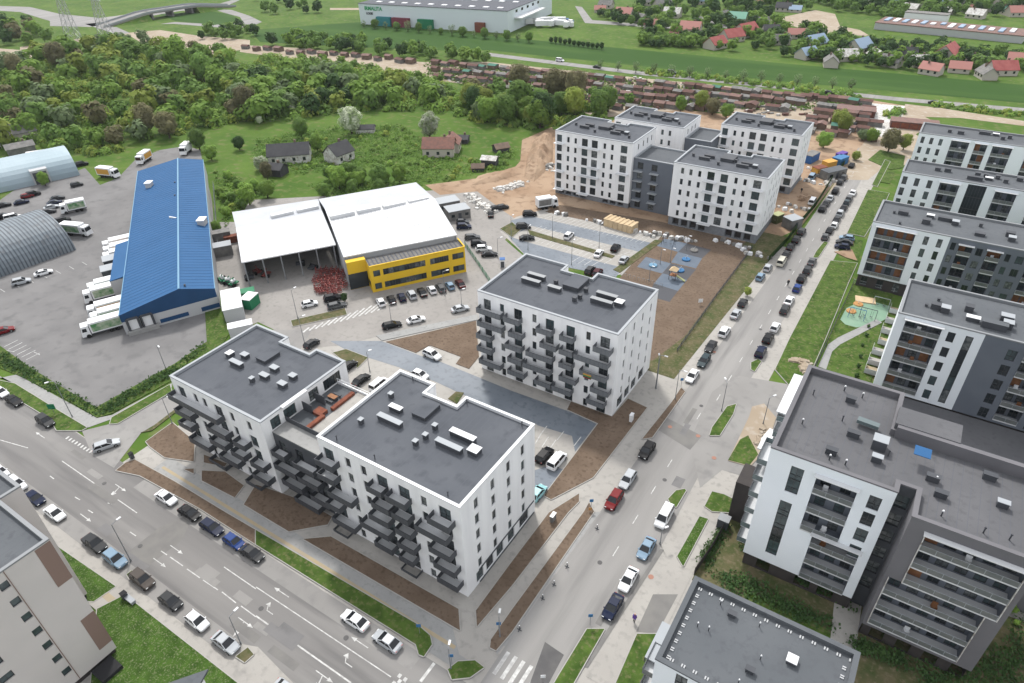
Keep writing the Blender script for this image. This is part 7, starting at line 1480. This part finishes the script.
def two(px, py, s, a, rm, lb, wm='house_wall'): house(px, py, 11*s, 8*s, 2.6*s, 3.4*s, a, wm, rm, lb)
two(690, 33, 1.1, .1, 'house_pink', 'pink roofed long house left of the red gabled houses'); two(715, 48, 1.0, 1.2, 'house_red', 'red house with a dark timber gable at the dyke, front of the row'); two(731, 41, 1.1, 1.0, 'house_red', 'red roofed house in the middle of the gabled row'); two(745, 36, 1.2, 1.2, 'house_red', 'tall red roofed house at the right end of the gabled row'); two(678, 36, .8, .1, 'house_pink', 'small pink roofed house at the left of the red group')
two(737, 22, 1.0, .1, 'house_green', 'house with a pale green roof behind the red group'); two(722, 20, .9, 1.3, 'garage_grey', 'grey house left of the pale green roof'); two(624, 17, 1.0, .1, 'house_pink', 'pale pink roofed house right of the big store'); two(606, 8, .9, .1, 'garage_grey', 'grey house at the top edge right of the store'); two(600, 12, .7, .4, 'house_pink', 'small pinkish house beside the lane end')
two(662, 10, 1.1, .9, 'garage_grey', 'grey gabled house at the top, left of the lane'); two(672, 17, 1.0, .1, 'debris', 'pale roofed house beside the lane'); two(645, 5, .9, .2, 'garage_grey', 'grey house at the very top edge'); two(702, 4, .9, .2, 'house_blue', 'blue grey house at the very top edge')
two(813, 48, 1.15, 1.1, 'house_blue', 'blue roofed house, left of the blue pair behind the dyke'); two(806, 58, .9, 1.1, 'house_blue', 'smaller blue roofed wing nearest the dyke'); two(858, 52, 1.15, 1.2, 'house_blue', 'pale blue roofed house, right of the blue pair'); two(845, 60, .9, .6, 'debris', 'pale roofed house touching the dyke'); two(945, 60, 1.3, 1.4, 'house_red', 'crimson roofed house among dark trees'); two(958, 72, .8, .1, 'house_pink', 'low pink roof below the crimson house'); two(1000, 74, 1.0, .5, 'house_red', 'red roofed house at the right edge by the dyke', ); two(1018, 66, 1.0, .1, 'house_pink', 'pink roofed house at the right edge')
two(783, 11, .9, .1, 'house_dark', 'dark farm shed alone in the upper fields'); two(795, 12, .7, .1, 'house_blue', 'pale roofed shed attached to the dark farm shed')
for i, (px, py, rm, s) in enumerate(((925, 10, 'debris', .8), (935, 6, 'house_blue', .9), (945, 14, 'debris', .7), (955, 8, 'garage_grey', .9), (968, 12, 'house_pink', .7), (975, 18, 'debris', .9), (990, 10, 'house_dark', 1.4), (1005, 14, 'garage_green', .8), (1015, 16, 'house_pink', 1.0), (1000, 5, 'garage_grey', .9), (940, 3, 'debris', .7), (962, 3, 'house_dark', .8))): two(px, py, s, rnd.uniform(0, 3), rm, f'far small building, {ORD[i]} in the crowded cluster at the upper right corner')
for px, py, rm in ((640, 22, 'garage_grey'), (652, 28, 'house_pink'), (760, 26, 'garage_grey'), (770, 34, 'house_dark'), (780, 44, 'garage_grey'), (795, 38, 'house_pink'), (830, 66, 'garage_grey'), (875, 60, 'debris'), (890, 66, 'garage_grey'), (905, 58, 'house_dark'), (918, 66, 'debris'), (930, 74, 'house_pink'), (975, 66, 'house_dark'), (985, 78, 'garage_grey'), (910, 12, 'debris'), (898, 8, 'house_blue'), (880, 5, 'garage_grey'), (865, 3, 'debris'), (740, 3, 'garage_grey'), (756, 6, 'house_pink')):
    house(px, py, 9, 6.5, 2.4, 2.8, rnd.uniform(0, 3), 'house_wall', rm, 'far small house with a '+{'garage_grey': 'grey', 'house_pink': 'dull pink', 'house_dark': 'dark', 'debris': 'pale', 'house_blue': 'blue'}[rm]+' roof half hidden among the village trees', group='half hidden village houses, '+rm.split('_')[-1])
def slab(px, py, l, w_, h, a, wm, rm, lb, z=0, name='commercial_building'):
    p = W(px, py); t = thing(name, (p.x, p.y, 0), lb, 'commercial building', None, a); b = MB(); b.box(-l/2, l/2, -w_/2, w_/2, 0, h); b.build('wall', wm, t, world=False); b = MB(); b.box(-l/2-.2, l/2+.2, -w_/2-.2, w_/2+.2, h, h+.4); b.build('roof', rm, t, world=False); return t, b
t, _ = slab(948, 33, 76, 22, 3.6, -.12, 'pale_wall', 'garage_pink', 'long low commercial building with a brownish flat roof at upper right')
for i in range(14):
    b = MB(); x = -34+i*5; b.box(x-1.2, x+1.2, rnd.uniform(-8, 0), rnd.uniform(2, 8), 4.0, 4.6); b.build('roof_patch', 'white_plastic' if i % 2 else 'house_blue', t, world=False)
slab(925, 22, 24, 8, 5, -.1, 'white_plastic', 'garage_grey', 'white two storey office with a row of dark windows at upper right')
# the big store
A, B, C_ = W(361, 24), W(508, 33.5), W(552, 27); ang = math.atan2(B.y-A.y, B.x-A.x); st = thing('store_building', (A.x, A.y, 0), 'very large pale blue grey store with flat roof, container docks and green lettering', 'store', None, ang)
LS = (B-A).length; WS = 75; hs = 12.5
b = MB(); b.box(0, LS, 0, WS, 0, hs); b.build('wall', 'store_wall', st, world=False); b = MB(); b.box(-.3, LS+.3, -.3, WS+.3, hs, hs+.3); r_ = b.build('roof', 'store_roof', st, world=False)
for i in range(10):
    for j in range(3): b = MB(); b.box(10+i*(LS-20)/9, 13.5+i*(LS-20)/9, 6+j*24, 9+j*24, hs+.3, hs+.8); b.build('skylight', 'white_plastic', r_, world=False)
for x0, x1, m, lb_ in ((.13, .23, 'teal', None), (.24, .36, 'maroon', None), (.42, .52, 'deep_green', None), (.80, .86, 'rust', None)):
    b = MB(); b.box(LS*x0, LS*x1, -2.5, -.1, 0, 5.5); b.build('container_stack', m, st, world=False)
b = MB(); b.box(LS+.1, LS+5, 10, 50, 7, 7.6); b.build('canopy', 'white_plastic', st, world=False)
for i in range(5): b = MB(); b.box(LS+.02, LS+.12, 12+i*9, 15+i*9, 10, 11.5); b.build('window', 'glass', st, world=False)
def lettering(body, size, loc, m, par, name):
    cu = bpy.data.curves.new(name, 'FONT'); cu.body = body; cu.size = size; cu.extrude = .08; cu.offset = .08; cu.materials.append(M[m]); o = bpy.data.objects.new(name, cu); COL.objects.link(o); bpy.context.view_layer.update(); me = bpy.data.meshes.new_from_object(o.evaluated_get(bpy.context.evaluated_depsgraph_get())); bpy.data.objects.remove(o)
    o = bpy.data.objects.new(name, me); COL.objects.link(o); o.parent = par; o.location = loc; o.rotation_euler = (NX, 0, 0)
lettering('IRMALITA', 3.2, (4.5, -.12, 8.9), 'sign_green', st, 'lettering'); lettering('LOGIS', 1.9, (5.5, -.12, 6.3), 'dark_grey', st, 'lettering')
# loading yard right of the store
for i in range(8):
    p = W(533+i*5, 25+rnd.uniform(-2, 3)); t = thing('parked_lorry', (p.x, p.y, 0), f'white lorry trailer in the store yard, {ORD[i]} from the store corner', 'lorry', 'lorries in the store yard', rnd.uniform(0, 3)); b = MB(); b.box(-5, 5, -1.3, 1.3, 1, 4); b.build('trailer', 'white_plastic', t, world=False); b = MB(); b.box(5.2, 7, -1.2, 1.2, .6, 3.2); b.build('cab', 'container_blue' if i % 2 else 'white_plastic', t, world=False)
# pylons
def pylon(px, py, h, lb):
    p = W(px, py); t = thing('power_pylon', (p.x, p.y, 0), lb, 'pylon', 'steel pylons'); b = MB(); k = 9
    def ring(z): r_ = 3.2*(1-z/h)**1.1+.45; return [(x*r_, y*r_, z) for x, y in ((-1, -1), (1, -1), (1, 1), (-1, 1))]
    pr = ring(0)
    for i in range(1, k+1):
        cu = ring(h*i/k)
        for j in range(4): b.bar(pr[j], cu[j], .22); b.bar(pr[j], cu[(j+1) % 4], .12); b.bar(cu[j], pr[(j+1) % 4], .12); b.bar(cu[j], cu[(j+1) % 4], .12)
        pr = cu
    b.build('lattice_tower', 'steel', t)if False else b.build('lattice_tower', 'steel', t, world=False)
    for z, l in ((h*.68, 7), (h*.8, 5.5), (h*.92, 4)): b = MB(); b.bar((-l, 0, z), (l, 0, z), .25); b.bar((-l, 0, z), (0, 0, z+1.4), .14); b.bar((l, 0, z), (0, 0, z+1.4), .14); b.build('cross_arm', 'steel', t, world=False)
pylon(75, 42, 38, 'steel lattice pylon on the grass, left of the two'); pylon(108, 41, 34, 'steel lattice pylon on the grass, right of the two')
# flyover
A, B = W(100, 27, 0), W(232, 6, 0); t = thing('flyover', (0, 0, 0), 'grey motorway flyover with abutments crossing the green slopes at upper left', 'bridge'); d2 = (B-A).normalized(); sd_ = Vector((-d2.y, d2.x, 0))*6
def zz(u): return 4.6*max(0, min(1, u*3.2, (1-u)*3.2))+.25
b = MB(); n_ = 14
for i in range(n_):
    u0, u1 = i/n_, (i+1)/n_; p_, q_ = A.lerp(B, u0), A.lerp(B, u1); b.quadbox([p_-sd_+Vector((0, 0, zz(u0)-1)), q_-sd_+Vector((0, 0, zz(u1)-1)), q_+sd_+Vector((0, 0, zz(u1)-1)), p_+sd_+Vector((0, 0, zz(u0)-1))], [p_-sd_+Vector((0, 0, zz(u0))), q_-sd_+Vector((0, 0, zz(u1))), q_+sd_+Vector((0, 0, zz(u1))), p_+sd_+Vector((0, 0, zz(u0)))])
b.build('deck', 'street', t)
b = MB()
for i in range(n_):
    for s in (-1, 1): p_, q_ = A.lerp(B, i/n_)+sd_*s, A.lerp(B, (i+1)/n_)+sd_*s; b.bar((p_.x, p_.y, zz(i/n_)+.5), (q_.x, q_.y, zz((i+1)/n_)+.5), .2, 1.0)
b.build('guard_rail', 'cap_metal', t) if False else None
for s in (-1, 1):
    b = MB()
    for i in range(n_): p_, q_ = A.lerp(B, i/n_)+sd_*s, A.lerp(B, (i+1)/n_)+sd_*s; b.bar((p_.x, p_.y, zz(i/n_)+.5), (q_.x, q_.y, zz((i+1)/n_)+.5), .2, 1.0)
    b.build('guard_rail', 'cap_metal', t)
for u in (.35, .5, .65): p_ = A.lerp(B, u); b = MB(); b.obox(p_, math.atan2(d2.y, d2.x), 1.4, 10, 0, 5); b.build('pier', 'garage_grey', t)
b = MB()
for r0, r1 in ((0, .32), (.68, 1)):
    for i in range(6):
        u0, u1 = r0+(r1-r0)*i/6, r0+(r1-r0)*(i+1)/6; p_, q_ = A.lerp(B, u0), A.lerp(B, u1); s2 = sd_*1.7; b.quadbox([p_-s2, q_-s2, q_+s2, p_+s2], [p_-sd_+Vector((0, 0, zz(u0)-1)), q_-sd_+Vector((0, 0, zz(u1)-1)), q_+sd_+Vector((0, 0, zz(u1)-1)), p_+sd_+Vector((0, 0, zz(u0)-1))])
b.build('embankment', 'meadow', t)
sheet('loop_bank', P((160, 14), (210, 11), (232, 15), (240, 20), (215, 25), (175, 21)), 'field', .036)

hb = MB(); hb.box(-2700, 1600, -700, 3900, -1.1, 96); tag(hb.build('haze', 'haze'), 'thin pale summer haze over the whole district', kind='stuff')
